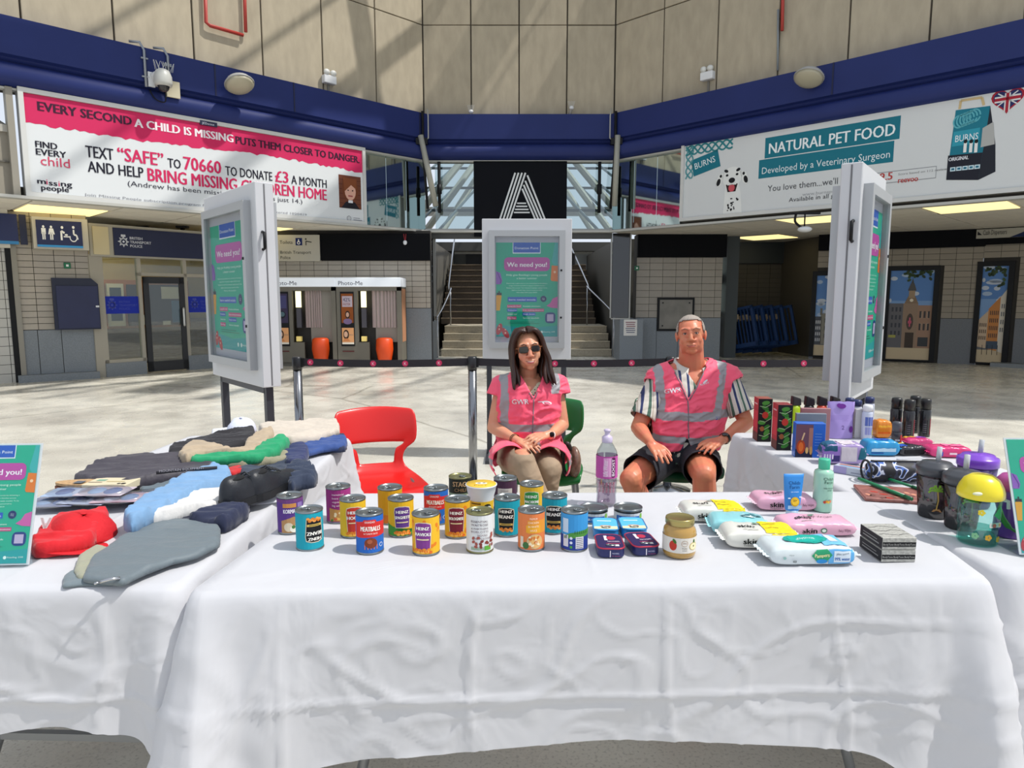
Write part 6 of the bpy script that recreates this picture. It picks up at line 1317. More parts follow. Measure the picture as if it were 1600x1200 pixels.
def purpf(a,b):
    b.rect(-.085,-.03,-.02,.032,'#8f6fb8',1); b.rect(-.08,.012,-.03,.035,'#1f4f6a',2); b.rect(-.05,-.03,-.02,-.005,'#3b2f6c',2); b.rect(-.015,-.028,.045,.03,'#c9bfc6',1); b.poly([(.05,-.02),(.085,-.02),(.085,.03),(.06,.03)],'#1f5f72',2)
    for k in range(4): b.rect(-.08+.01*k,-.02,-.075+.01*k,.0,'#d9cfe4',3)
    a.rect(-.02,-.03,.04,.03,'#c9bfc6',1); a.rect(-.085,-.03,-.03,.03,'#2a5a78',1)
softpack('soft_pack','lilac and white pack with teal stripes in front of the pouch',1314,723,-.1,.18,.075,.085,'#a48fc0',purpf)
softpack('soft_pack','bright blue translucent pack behind the pencil case',1373,710,-.05,.15,.08,.065,'#1f8fc4',lambda a,b:(b.rect(-.05,-.012,.05,.002,'#b9d6e6',1),b.rect(-.05,-.02,.0,-.016,'#1f4fa0',1),a.rect(-.02,-.02,.03,.02,'#2a56b8',1)))
softpack('soft_pack','black packet with yellow edge and blue corner',1417,709,.1,.13,.08,.04,'#23232a',lambda a,b:(a.rect(-.05,-.03,-.02,.03,'#2a4fa8',1),a.rect(-.06,.02,.0,.032,'#d9c12c',2),b.rect(-.04,-.012,.05,.006,'#15151a',1)))
softpack('soft_pack','pink pack with orange and purple flash, farther of two',1432,694,-.1,.12,.07,.03,'#cf3d78',lambda a,b:(a.rect(-.05,.0,.0,.03,'#d9a13a',1),a.rect(.0,.0,.04,.03,'#8a3fa8',1)))
softpack('soft_pack','bright pink wipes pack with blue badge, nearer of two',1478,712,-.1,.18,.09,.045,'#d42f72',lambda a,b:(b.rect(-.06,-.016,-.035,.004,'#3a56b0',1),b.rect(-.01,-.008,.02,.0,'#ecd0da',1),a.rect(-.02,-.02,.06,.02,'#e0648f',1)))
carton('flat_box','long white flat box with lilac stripe beside the pencil case',1340,742,.05,.16,.028,'#b9bfcc',.75,None,lambda d,l,h:(d.rect(-l/2,0,-l*.2,h,'#a59bc8',1),d.rect(-l*.1,.008,l*.4,.012,'#8a90a0',1)),tp_=lambda d,w,l:(d.rect(-.02,-.07,.0,.06,'#7f9fc0',1),d.rect(.0,-.05,.015,.07,'#b06a5a',2)))
carton('flat_box','white flat barcode card beside the black packet',1424,722,.11,.03,.012,'#b9bac0',.05,lambda d,w,h:[d.rect(-w*.4+.005*k,.002,-w*.4+.002+.005*k,h-.002,'#33343a',1) for k in range(10)])
# pencil case
p=rt(1396,752); t=thing('pencil_case','round ended pencil case in blue, white and black camouflage','pencil case',p,-.05); n,m=30,20; vs=[];fs=[]; L_,r=.20,.042
for i in range(n+1):
    u=-1+2*i/n; f=max(.05,(1-abs(u)**9)**.5)
    for j in range(m): a=2*PI*j/m; vs.append((u*L_/2,r*f*math.cos(a)*1.05,r*.92+r*.92*f*math.sin(a)+.002*nz(u*4,a,1)))
for i in range(n):
    for j in range(m): a=i*m+j;b=i*m+(j+1)%m; fs.append((a,b,b+m,a+m))
fs.append(tuple(range(m))[::-1]); fs.append(tuple(n*m+j for j in range(m)))
def camo():
    mt=bpy.data.materials.new('camouflage'); mt.use_nodes=True; t_=mt.node_tree; b=t_.nodes['Principled BSDF']; tc=t_.nodes.new('ShaderNodeTexCoord'); n_=t_.nodes.new('ShaderNodeTexNoise'); n_.inputs['Scale'].default_value=22; n_.inputs['Detail'].default_value=0; n_.inputs['Distortion'].default_value=1.2; r_=t_.nodes.new('ShaderNodeValToRGB'); r_.color_ramp.interpolation='CONSTANT'
    e=r_.color_ramp.elements; e[0].color=lin('#14151c'); e[0].position=0; e[1].color=lin('#2a2d45'); e[1].position=.43
    for ps,c in ((.50,'#c9cede'),(.57,'#3f66b0'),(.64,'#14151c')): q=e.new(ps); q.color=lin(c)
    t_.links.new(tc.outputs['Object'],n_.inputs[0]); t_.links.new(n_.outputs[0],r_.inputs[0]); t_.links.new(r_.outputs[0],b.inputs['Base Color']); b.inputs['Roughness'].default_value=.6; return mt
pyd('body',vs,fs,camo(),t,True)
bm=BM(); tube(bm,[(x*.01,-.012,r*1.84+.0005) for x in range(-9,10)],.004,6); obj('zip',bm,M('#26272c',.4),t,True)
bm=BM(); tube(bm,[(-.099,r*1.0*math.cos(a*.4),r*.92+r*.9*math.sin(a*.4)) for a in range(17)],.004,6); obj('piping',bm,M('#101114',.5),t,True)
# red patterned folder and green pens/straws
p=rt(1398,776); t=thing('patterned_folder','flat red patterned notebook lying under the cups','notebook',p,-.25); obj('cover',bbox(-.11,.10,-.08,.09,0,.012,.003,1),M('#8f5a52',.4,var=.35,scale=35),t)
d=Dec()
for k in range(14): d.disc(R_.uniform(-.1,.09),R_.uniform(-.07,.08),.014,.008,('#b0392f','#6f4a44','#c98a72')[k%3],1,8,rot=k)
d.build('print',t,lambda u,v,L:Vector((u,v,.012+L*.0004)))
def pen(lab,a,b,r=.006):
    A=rt(*a); B=rt(*b); c=(A+B)/2; c.z=TZ+.012+r+.001; d_=B-A; t=thing('green_pen',lab,'pen',c,math.atan2(d_.y,d_.x),'green pens'); l=d_.length/2
    bm=BM(); tube(bm,[(-l,0,0),(-l+.02,0,0),(l-.03,0,0)],[r*.8,r,r],8); obj('barrel',bm,M('#127a4c',.35),t,True); bm=BM(); tube(bm,[(l-.03,0,0),(l,0,0)],[r*1.15,r],8); obj('pen_cap',bm,M('#0e5e3a',.35),t,True)
pen('long green pen along the near edge of the red notebook',(1341,756),(1424,789),.0065); pen('green pen lying behind, towards the pencil case',(1388,756),(1436,772),.005)
# tumblers
def tumbler(lab,px,py,h,r0,r1,rz,body,lidc,palm=True,straw=True,grp='dark palm tumblers'):
    p=rt(px,py); t=thing('tumbler',lab,'cup',p,rz,grp); bm=BM(); lathe(bm,[(r0-.003,0),(r0,.004),(r0+(r1-r0)*.98,h-.03)],32); bmesh.ops.delete(bm,geom=[f for f in bm.faces if f.normal.z>.9 and len(f.verts)>6],context='FACES_ONLY'); obj('cup_body',bm,body,t,True)
    bm=BM(); lathe(bm,[(r0-.004,.002),(r0-.003,.012),(r0-.002,.02)],32); obj('base_disc',bm,M('#26262a',.3),t,True)
    bm=BM(); lathe(bm,[(r1-.002,h-.034),(r1+.003,h-.032),(r1+.003,h-.01),(r1+.001,h-.006),(r1-.006,h-.004),(r1-.012,h+.004),(.015,h+.009),(.001,h+.009)],36,cap=False); obj('lid',bm,M(lidc,.3,coat=.3),t,True)
    if straw: bm=BM(); tube(bm,[(.005,0,h+.0),(.008,0,h+.05)],.0075,10); obj('straw',bm,M('#b9bdc2',.3),t,True)
    if palm:
        d=Dec()
        for u0,c in ((-.03,'#7fae3a'),(.045,'#8fc43a'),(.12,'#7fae3a')):
            d.line([(u0,.03),(u0+.004,.06),(u0,.09)],.004,'#c9a85a',1); 
            for a in (-.2,.5,1.3,2.0,2.7,3.3): d.line([(u0,.09),(u0+.018*math.cos(a),.093+.016*math.sin(a)),(u0+.026*math.cos(a),.085+.016*math.sin(a))],.005,c,2)
            d.poly([(u0-.014,.024),(u0+.02,.024),(u0+.01,.034),(u0-.008,.032)],'#b98a5a',1)
        f=lambda u,v,L:Vector(((r0+(r1-r0)*v/(h-.03)+.0006+L*.0004)*math.cos(u/r1-PI/2),(r0+(r1-r0)*v/(h-.03)+.0006+L*.0004)*math.sin(u/r1-PI/2),v))
        d.build('palm_print',t,f)
    return t
DKG=glassy('#7c7074',.12,.05)
tumbler('dark clear tumbler with green palms, left of the two',1457,806,.165,.040,.052,.2,DKG,'#3a3c42'); tumbler('dark clear tumbler with green palms, behind the yellow lidded cup',1500,824,.165,.040,.052,.5,DKG,'#3a3c42')
tumbler('purple lidded cup behind the dark tumblers',1522,790,.165,.042,.056,.0,M('#4a3a6a',.3),'#7a3fc0',palm=False,grp=None)
# teal cup, yellow dome lid
p=rt(1526,846); t=thing('kids_cup','teal clear kids cup with yellow dome lid','cup',p,-.1); bm=BM(); lathe(bm,[(.045,0),(.048,.004),(.047,.045),(.050,.05),(.0505,.13)],36); bmesh.ops.delete(bm,geom=[f for f in bm.faces if f.normal.z>.9 and len(f.verts)>6],context='FACES_ONLY'); obj('cup_body',bm,glassy('#d3f7f2',.12,.04),t,True)
bm=BM(); lathe(bm,[(.044,.003),(.046,.042)],32); obj('lower_liner',bm,glassy('#b5eee8',.12,.1),t,True)
bm=BM(); lathe(bm,[(.053,.126),(.057,.13),(.056,.145),(.052,.158),(.042,.176),(.025,.188),(.001,.191)],36,cap=False); obj('lid',bm,M('#e3d01c',.3,coat=.3),t,True)
bm=BM(); ell(bm,(-.03,-.045,.146),.016,.006,.005); obj('spout_tab',bm,M('#d9dbb8',.35),t,True)
d=Dec(); d.rrect(.0,.055,.04,.068,'#e6e4da',2); d.disc(.013,.061,.006,.006,'#8a5a4a',3,6); d.rect(.028,.057,.031,.066,'#c9a81c',3); d.rect(.033,.057,.036,.066,'#c9a81c',3)
for u,v,c in ((-.02,.095,'#e0c93a'),(-.0,.028,'#d9a93a'),(.03,.022,'#b8a93a'),(-.03,.03,'#7fb88a')): 
    for a in range(5): d.disc(u+.005*math.cos(a*1.257),v+.005*math.sin(a*1.257),.004,.004,c,2,8)
d.poly([(.01,.09),(.03,.115),(.035,.09),(.05,.1),(.03,.075)],'#2f9a5a',2); d.build('print',t,lambda u,v,L:Vector(((.0512+L*.0003)*math.cos(u/.05-PI/2),(.0512+L*.0003)*math.sin(u/.05-PI/2),v)))
bm=BM(); tube(bm,[(.045,-.02,.125),(.06,-.02,.12),(.062,-.02,.10)],.005,6); obj('strap_clip',bm,M('#c3d9cf',.4),t,True)
p=rt(1574,836); t=thing('kids_bottle','purple and pink kids bottle with green leaf strap, half behind the right small sign','bottle',p); bm=BM(); lathe(bm,[(.035,0),(.038,.004),(.036,.05),(.030,.07),(.036,.09),(.037,.13),(.03,.135)],28); obj('body',bm,M('#6a3f9a',.3),t,True); bm=BM(); lathe(bm,[(.034,.13),(.04,.135),(.038,.16),(.025,.175),(.001,.178)],28,cap=False); obj('lid',bm,M('#b04a94',.35),t,True); bm=BM(); tube(bm,curve_pts([(-.035,-.02,.12),(-.05,-.03,.08),(-.03,-.04,.04),(.0,-.045,.02)],4),[.004]*4+[.008]*5+[.004]*4,6); obj('leaf_strap',bm,M('#2f8a34',.4),t,True)
# small acrylic sign stands
def stand(lab,c,rz,w_=.21,h_=.297):
    t=thing('sign_stand',lab,'sign',c,rz); lean=.33; AC=glassy('#e9eef0',.12)
    def pln(u,v,o): return Vector((u,v*math.sin(lean)-o*math.cos(lean),.004+v*math.cos(lean)+o*math.sin(lean)*0))
    vs=[pln(u,v,o) for o in (-.0015,.0015) for u,v in ((-w_/2-.004,0),(w_/2+.004,0),(w_/2+.004,h_+.006),(-w_/2-.004,h_+.006))]
    pyd('back_pane',vs,[(0,1,2,3),(7,6,5,4),(0,4,5,1),(1,5,6,2),(2,6,7,3),(3,7,4,0)],M('#c9cfd2',.2,coat=.3),t)
    bm=BM(); bx(bm,-w_/2-.004,w_/2+.004,-.01,.085,0,.003); obj('foot_plate',bm,AC,t)
    d=Dec(); poster(d,w_-.004,h_-.002); d.build('poster',t,lambda u,v,L:pln(u-w_/2+.002,v+.004,.0016+L*.00035))
    vs=[pln(u,v,o) for o in (.0055,.0065) for u,v in ((-w_/2-.004,0),(w_/2+.004,0),(w_/2+.004,h_+.006),(-w_/2-.004,h_+.006))]
    pyd('front_pane',vs,[(0,1,2,3),(7,6,5,4),(0,4,5,1),(1,5,6,2),(2,6,7,3),(3,7,4,0)],glassy('#f8fbfb',.03),t)
a=tp(42,886); stand('small leaning sign stand with green poster beside the red cap',a-Vector((.108,.0,0))+Vector((0,.0,0)),.06)
a=tp(1594,869); stand('small leaning sign stand with green poster beside the kids cups',a+Vector((.108,.0,0)),-.02)
# ================= CLOTHES ON THE LEFT TABLE =================
def hitpx(px,py,o,dflt):
    from mathutils.bvhtree import BVHTree as BT
    b=BT.FromPolygons([v.co+o.location for v in o.data.vertices],[tuple(p.vertices) for p in o.data.polygons]); d=ray(px,py).normalized(); h=b.ray_cast(Vector((0,0,CH)),d); return h[0]-d*.006 if h[0] is not None else dflt
def pip(x,y,P):
    c=False; j=len(P)-1
    for i in range(len(P)):
        if (P[i][1]>y)!=(P[j][1]>y) and x<(P[j][0]-P[i][0])*(y-P[i][1])/(P[j][1]-P[i][1])+P[i][0]: c=not c
        j=i
    return c
def garment(name,lab,px,z,th,col,seed,cat='clothing',fold=.006,grp='clothes piled on the left table',edge=.011,fr=14,tilt=None,rough=.85,z1=None,dirn=None,res=.0055,mats=None,var=.06,parts=None,sharp=.6):
    """soft folded garment: outline given where its upper edge lies on a plane at height z+th/2"""
    P=[at_z(a,b,TZ+z+th*.5) for a,b in px]; P=[(p.x,p.y) for p in P]
    # smooth outline
    Q0=[(v.x,v.y) for v in curve_pts([Vector((x,y,0)) for x,y in P+[P[0]]],4)][:-1]; Q1=[(a[0]+(b[0]-a[0])*k/4,a[1]+(b[1]-a[1])*k/4) for a,b in zip(P,P[1:]+P[:1]) for k in range(4)]
    Q=[((1-sharp)*a[0]+sharp*b[0]+.003*noise.noise(Vector((i*.9,seed,0))),(1-sharp)*a[1]+sharp*b[1]+.003*noise.noise(Vector((i*.9,seed,7)))) for i,(a,b) in enumerate(zip(Q0,Q1))]
    x0,x1=min(p[0] for p in Q),max(p[0] for p in Q); y0,y1=min(p[1] for p in Q),max(p[1] for p in Q)
    nx,ny=int((x1-x0)/res)+2,int((y1-y0)/res)+2; dist={}
    def sd(x,y):
        m=9
        for i in range(len(Q)):
            ax,ay=Q[i]; bx_,by=Q[(i+1)%len(Q)]; dx,dy=bx_-ax,by-ay; l=dx*dx+dy*dy or 1e-9; t=max(0,min(1,((x-ax)*dx+(y-ay)*dy)/l)); m=min(m,math.hypot(x-ax-t*dx,y-ay-t*dy))
        return m
    vid={}; vs=[]; top=[]
    cx,cy=sum(p[0] for p in Q)/len(Q),sum(p[1] for p in Q)/len(Q); dv=Vector(dirn or (1,.3)).normalized()
    for j in range(ny+1):
        for i in range(nx+1):
            x,y=x0+i*res,y0+j*res
            if pip(x,y,Q): vid[(i,j)]=len(vs); d=sd(x,y); vs.append((x,y,d))
    if not vs: return None
    n=len(vs); V=[]
    for x,y,d in vs:
        f=min(1,d/edge); r=(1-(1-f)**2)**.5
        u=(x-cx)*dv.x+(y-cy)*dv.y; v=-(x-cx)*dv.y+(y-cy)*dv.x
        w=noise.noise(Vector((u*fr*.35+seed,v*fr,seed)))+.5*noise.noise(Vector((u*fr*.9,v*fr*2.1,seed+5))); wv=v+.03*noise.noise(Vector((u*5,v*3,seed)))+u*.12*math.sin(seed); n1=noise.noise(Vector((u*fr*.13+seed,wv*fr*.95,seed+9))); n2=noise.noise(Vector((u*fr*.28+seed,wv*fr*1.7+u*fr*.5,seed+19))); rd=max(0,1-abs(n1)*2.6)**2+.6*max(0,1-abs(n2)*3.0)**2; w=noise.noise(Vector((u*fr*.2+seed,v*fr*.5,seed)))+.25*noise.noise(Vector((u*fr*.7,v*fr*1.2,seed+5)))
        sl=(z1-z)*max(0,min(1,(v/max(y1-y0,.01)+.5))) if z1 is not None else 0
        zt=TZ+z+sl+th*.72*(.45+.55*r)+fold*(w*1.1+rd*1.0)*(.35+.65*f)
        V.append([x,y,max(zt,TZ+.003)])
    for x,y,d in vs: V.append([x,y,TZ+max(z-.0,0.0)+.001])
    fs=[]; ed={}
    for (i,j),a in vid.items():
        if (i+1,j) in vid and (i,j+1) in vid and (i+1,j+1) in vid:
            q=(a,vid[(i+1,j)],vid[(i+1,j+1)],vid[(i,j+1)]); fs.append(q); fs.append(tuple(k+n for k in q[::-1]))
            for p_,r_ in zip(q,q[1:]+q[:1]): k=(min(p_,r_),max(p_,r_)); ed.setdefault(k,[]).append((p_,r_))
    bnd={}
    for k,l in ed.items():
        if len(l)==1: p_,r_=l[0]; fs.append((r_,p_,p_+n,r_+n)); bnd.setdefault(p_,[]).append(r_); bnd.setdefault(r_,[]).append(p_)
    for _ in range(5):
        new={i:((V[i][0]+sum(V[j][0] for j in q)/len(q))/2,(V[i][1]+sum(V[j][1] for j in q)/len(q))/2,(V[i][2]+sum(V[j][2] for j in q)/len(q))/2) for i,q in bnd.items() if len(q)==2}
        for i,p in new.items(): V[i]=list(p); V[i+n][0]=p[0]; V[i+n][1]=p[1]
    for i in bnd:
        zt,zb=V[i][2],V[i+n][2]; V[i][2]=zb+(zt-zb)*.75
    used=set(k for f in fs for k in f); mp={}; nv=[]
    for k in sorted(used): mp[k]=len(nv); nv.append((V[k][0]-cx,V[k][1]-cy,V[k][2]-TZ-z))
    fs=[tuple(mp[k] for k in f) for f in fs]
    m=M(col,rough,bump=.35,scale=30,var=var,sheen=.15) if isinstance(col,str) else col
    hasp=parts is not None
    if hasp: t=thing(name,lab,cat,(cx,cy,TZ+z),0,grp); o=pyd('cloth',nv,fs,m,t,True)
    else: o=pyd(name,nv,fs,m,None,True,loc=(cx,cy,TZ+z)); tag(o,lab,cat,grp); t=o
    md=o.modifiers.new('s','SMOOTH'); md.factor=.5; md.iterations=1
    if hasp: 
        for p in parts: p(t,(cx,cy))
    return t
# drawn back to front
garment('white_sheet','white folded fabric at the far end behind the white cap',[(330,672),(372,668),(372,680),(330,684)],.0,.03,'#d5d7dd',1,fold=.003)
def cap_hat(lab,px,py,z,col,rz,S=1.0,tiltx=0.0,brim=True):
    p=at_z(px,py,TZ+z); p.z=TZ+z; t=thing('baseball_cap',lab,'cap',p,rot=(tiltx,0,rz)); m=M(col,.8,bump=.4,scale=40); n=26; vs=[];fs=[]
    for j in range(9):
        a=PI/2*j/8; 
        for i in range(n):
            b=2*PI*i/n; r=.088*S*math.cos(a)**.75 if j<8 else .002; vs.append((r*math.cos(b)*1.0+.004*nz(b*2,j,1),r*math.sin(b)*1.12+.004*nz(b*2,j,2),.105*S*math.sin(a)*(1-.10*max(0,math.cos(b*1.0+1.0)))+.006*nz(math.cos(b)*2,math.sin(b)*2,a*2)))
    for j in range(8):
        for i in range(n): a=j*n+i;b=j*n+(i+1)%n; fs.append((a,b,b+n,a+n))
    o=pyd('crown',vs,fs,m,t,True); sd=o.modifiers.new('s','SOLIDIFY'); sd.thickness=.003
    vs=[];fs=[]; 
    for j in range(6):
        for i in range(15):
            a=-PI/2-1.15+2.3*i/14; r=(.088+.062*j/5*math.cos((i-7)/7*1.25)**.6)*S; vs.append((r*math.cos(a),r*math.sin(a)*1.12,.004-.010*(j/5)**2+.016*(1-((i-7)/7)**2)*(j/5)))
    for j in range(5):
        for i in range(14): a=j*15+i; fs.append((a,a+1,a+16,a+15))
    o=pyd('peak',vs,fs,m,t,True); sd=o.modifiers.new('s','SOLIDIFY'); sd.thickness=.004
    bm=BM(); ell(bm,(0,0,.105*S),.008,.008,.004); obj('top_button',bm,m,t,True); return t
cap_hat('white baseball cap at the far left end of the clothes',378,676,.0,'#cfd3e2',-.9,.72)
garment('cream_trousers','cream folded trousers at the far end of the pile',[(402,668),(440,662),(500,657),(528,660),(532,672),(500,684),(455,692),(420,690)],.025,.045,'#c4b9ab',2,fold=.010,dirn=(1,.1))
garment('navy_print_top','navy and white printed top under the cream trousers, far right corner',[(470,692),(500,684),(538,678),(544,690),(540,702),(505,704),(475,704)],.0,.03,'#222c4a',3,fold=.010,var=.5)
garment('blue_shorts','blue folded shorts at the far right corner of the left table',[(450,700),(480,694),(535,682),(543,686),(542,697),(505,703),(470,712)],.01,.03,'#2f4a86',13,fold=.010)
garment('black_trousers','black and dark plum folded trousers behind the beige ones',[(262,702),(300,688),(345,682),(370,676),(398,670),(400,688),(385,702),(340,708),(290,714),(262,714)],.02,.06,'#211f24',4,fold=.014,dirn=(1,.4))
garment('beige_checked_trousers','beige checked trousers rolled beside the green shorts',[(276,712),(290,698),(310,693),(350,700),(376,704),(384,690),(400,680),(425,668),(430,680),(415,694),(400,706),(360,712),(320,710),(290,720)],.045,.045,'#a9977f',5,fold=.010,dirn=(1,.4),var=.12)
garment('green_shorts','bright green shorts with toggles in the middle of the pile',[(290,714),(310,704),(350,706),(400,704),(420,690),(445,684),(455,692),(440,704),(400,716),(350,718),(300,720)],.04,.05,'#14905f',6,fold=.012,dirn=(1,.3))
garment('olive_shorts','beige olive shorts under the green ones',[(340,722),(370,722),(410,712),(450,696),(456,700),(450,716),(420,722),(380,728),(350,728)],.02,.04,'#8f8a72',7,fold=.012,dirn=(1,.3))
garment('indigo_jeans','dark indigo jeans behind the shoes',[(440,708),(470,694),(484,704),(480,718),(465,728),(445,724)],.01,.045,'#27305a',8,fold=.012)
garment('red_garment','small piece of red fabric beside the black shoes',[(350,733),(376,727),(382,733),(365,741),(352,740)],.03,.02,'#b81a1e',9,fold=.003)
garment('navy_trousers','navy blue jersey trousers spread under the black shoes',[(366,742),(400,726),(440,722),(480,724),(497,738),(492,750),(462,762),(440,762),(400,758)],.0,.04,'#2c3648',10,fold=.012,dirn=(1,-.2))
garment('crumpled_jeans','crumpled dark jeans at the right edge of the clothes',[(440,742),(455,728),(480,727),(498,738),(494,752),(470,756),(455,762),(444,756)],.02,.05,'#283349',11,fold=.018,fr=22)
def crumb(t,c):
    d=Dec(); d.text('INTERLINE STUDIOS',-.08,-.004,.010,'#b9b5ba',w=.13,L=1); bvh=None
garment('charcoal_jacket','charcoal waterproof jacket with small white lettering, across the left of the pile',[(112,750),(150,726),(190,716),(225,714),(260,718),(300,708),(335,702),(348,712),(344,726),(300,738),(250,748),(200,758),(150,756)],.015,.055,'#3b3740',12,fold=.010,dirn=(1,.35),rough=.6)
t=thing('jacket_strap','narrow charcoal zip strap with white lettering on the jacket','clothing',at_z(295,735,TZ+.075),.35); 
bm=BM(); tube(bm,[(-.10,-.0,0),(0,0,.004),(.09,0,.002)],.006,6); obj('cord',bm,M('#2a272d',.6),t,True); d=Dec(); d.text('MOUNTAIN EQUIPMENT',-.09,-.001,.008,'#b5b2b8',w=.14,L=1); d.build('lettering',t,lambda u,v,L:Vector((u,-.0072,v+.004)))
garment('grey_trousers','grey blue trousers under the charcoal jacket',[(210,762),(260,752),(300,744),(330,742),(322,756),(280,768),(225,776)],.0,.03,'#5d6a72',14,fold=.008)
garment('light_blue_jeans','light blue rolled jeans lying diagonally',[(190,812),(196,800),(220,782),(260,762),(300,744),(330,730),(358,732),(364,744),(355,756),(320,768),(280,784),(240,804),(205,820)],.02,.065,'#7398bd',15,fold=.012,dirn=(1,.55))
garment('white_shorts','white shorts with drawstring in front of the light blue jeans',[(225,812),(260,796),(300,778),(345,760),(368,752),(362,772),(350,790),(320,798),(280,804),(240,812)],.01,.055,'#cfcdca',16,fold=.010,dirn=(1,.45))
garment('navy_knitwear','navy ribbed knitwear beside the white shorts',[(290,812),(330,798),(352,782),(362,766),(380,762),(393,776),(390,796),(368,812),(350,820),(320,818)],.0,.055,'#1b2340',17,fold=.012,fr=20)
garment('navy_top_flap','folded dark navy top between the white shorts and the grey trousers',[(270,812),(300,804),(340,800),(350,812),(330,822),(290,820)],.0,.03,'#151a2e',18,fold=.006)
# shoes
def trainer(lab,px,py,rz,z):
    p=at_z(px,py,TZ+z); p.z=TZ+z; t=thing('trainer',lab,'shoe',p,rz,'pair of black trainers'); prof=[(-.138,.004,.024),(-.13,.020,.035),(-.11,.036,.05),(-.06,.042,.055),(.0,.038,.06),(.05,.040,.085),(.09,.040,.095),(.12,.032,.095),(.134,.022,.085),(.142,.012,.05),(.144,.004,.02)]
    vs=[];fs=[];n=18
    for y,w_,h in prof:
        for i in range(n): a=PI*i/(n-1); vs.append((w_*math.cos(a),y,.018+(h-.018)*math.sin(a)**.7))
    for j in range(len(prof)-1):
        for i in range(n-1): a=j*n+i; fs.append((a,a+1,a+n+1,a+n))
    o=pyd('upper',vs,fs,M('#1d2026',.45,bump=.2,scale=50),t,True); m=o.modifiers.new('s','SUBSURF'); m.levels=1; m.render_levels=1
    bm=BM(); pts=[(w_*1.08*s,y) for s in (1,) for y,w_,h in prof]+[(-w_*1.08,y) for y,w_,h in prof[::-1]]; lo=[bm.verts.new((x,y,0)) for x,y in pts]; hi=[bm.verts.new((x,y,.024)) for x,y in pts]
    bm.faces.new(lo[::-1]); bm.faces.new(hi)
    for i in range(len(pts)): bm.faces.new((lo[i],lo[(i+1)%len(pts)],hi[(i+1)%len(pts)],hi[i]))
    obj('sole',bm,M('#17181b',.5),t)
    bm=BM(); ell(bm,(0,.088,.084),.026,.036,.008,16,8); obj('collar_lining',bm,M('#0d0e11',.9),t,True)
    bm=BM()
    for k in range(4): tube(bm,[(-.022,-.01+.018*k,.064+.006*k),(0,-.012+.018*k,.072+.007*k),(.022,-.01+.018*k,.064+.006*k)],.003,5)
    obj('laces',bm,M('#26292e',.7),t)
trainer('black trainer in front with its opening towards the camera',399,777,PI-.35,.030); trainer('black trainer behind, nearer the jeans',428,766,PI-.2,.030)
p=tp(402,781); t=thing('sun_hat','white round hat brim under the black trainers','hat',p+Vector((0,.04,0)),.3); bm=BM(); lathe(bm,[(.10,0),(.115,.004),(.112,.010),(.075,.018),(.07,.026),(.01,.028)],32); obj('brim',bm,M('#d3d5da',.7),t,True)
# insole, sock packs, red cap, grey trousers at the front
p=at_z(150,753,TZ+.055); t=thing('cork_insoles','pair of tan cork insoles in a paper sleeve on top of the sock packs','insoles',p,-.02); P_=[]
for i in range(24): a=2*PI*i/24; P_.append((-.02+.115*math.cos(a),.040*math.sin(a)*(1+.12*math.cos(a))))
for k in range(2):
    bm=BM(); lo=[bm.verts.new((x,y-.004*k,-.012*k-.008)) for x,y in P_]; hi=[bm.verts.new((x,y-.004*k,-.012*k)) for x,y in P_]; bm.faces.new(lo[::-1]); bm.faces.new(hi)
    for i in range(24): bm.faces.new((lo[i],lo[(i+1)%24],hi[(i+1)%24],hi[i]))
    obj('insole',bm,M('#b5936a' if not k else '#7a4a34',.8,bump=.4,scale=90,var=.2),t)
obj('paper_sleeve',bbox(-.02,.125,-.046,.046,-.022,.003,.002,1),M('#cfc4a6',.6),t)
d=Dec(); d.rect(.0,.0,.03,.02,'#7fa28a'); d.rect(.04,-.01,.1,.0,'#b9a97f'); d.disc(.11,-.03,.008,.008,'#1d1a18',2,8); d.disc(.095,-.03,.006,.006,'#1d1a18',2,8); d.rect(-.015,-.02,.03,-.012,'#8a7a6a'); d.rect(-.06,-.03,-.03,.0,'#5a6068'); d.build('print',t,lambda u,v,L:Vector((u,v,.0034+L*.0003)))
for k,(px,py,rz,z) in enumerate(((85,790,.1,.012),(140,786,-.1,.018),(190,783,.12,.024),(228,779,.5,.01),(165,773,.0,.04),(115,774,.08,.034))):
    p=at_z(px,py,TZ+z); p.z=TZ+z; t=thing('sock_pack','clear packet of pale blue and white socks, '+('nearest the small sign','in the front middle','in the right middle','rightmost and tilted','at the back under the insoles','at the back left')[k],'socks',p,rz,'packets of socks')
    obj('card',bbox(-.075,.075,-.05,.05,.010,.0125,.001,1),M(('#8f95ac','#b4bccf','#c2a8b2','#8fa0bb','#b9aeb6','#9fb2cc')[k],.5),t)
    for j in range(2): bm=BM(); ell(bm,(-.025+.05*j,0,.010),.026,.036,.010,14,8); obj('sock',bm,M(('#8fa6c4','#5f6f9a','#b9bfd0','#6f87ac')[(k+j)%4],.9,bump=.4,scale=60),t,True)
    bm=BM(); ell(bm,(0,0,.012),.082,.056,.0155,16,8); obj('film',bm,glassy('#f2f3f6',.22,.15),t,True)
    d=Dec(); d.rect(-.03,-.01,.02,.0,'#7a6a74'); d.rect(-.03,.006,.03,.009,'#7a6a74'); d.rect(-.03,.014,.01,.017,'#7a6a74'); d.build('print',t,lambda u,v,L:Vector((u,v,.0128+L*.0003)))
t=cap_hat('bright red sun cap with white emblem lying flattened',128,838,.0,'#c4101e',2.2,1.0,.0)
t.scale=(1.0,1.05,.62); t.rotation_euler=(0,.12,.45)
p=at_z(92,822,TZ+.05); garment('red_cap_flap','red neck flap of the sun cap spread towards the socks',[(45,848),(60,830),(90,812),(130,806),(170,796),(172,808),(150,840),(120,852),(80,858),(50,860)],.0,.05,'#c8101f',21,'cap',fold=.010,grp=None,var=.03)
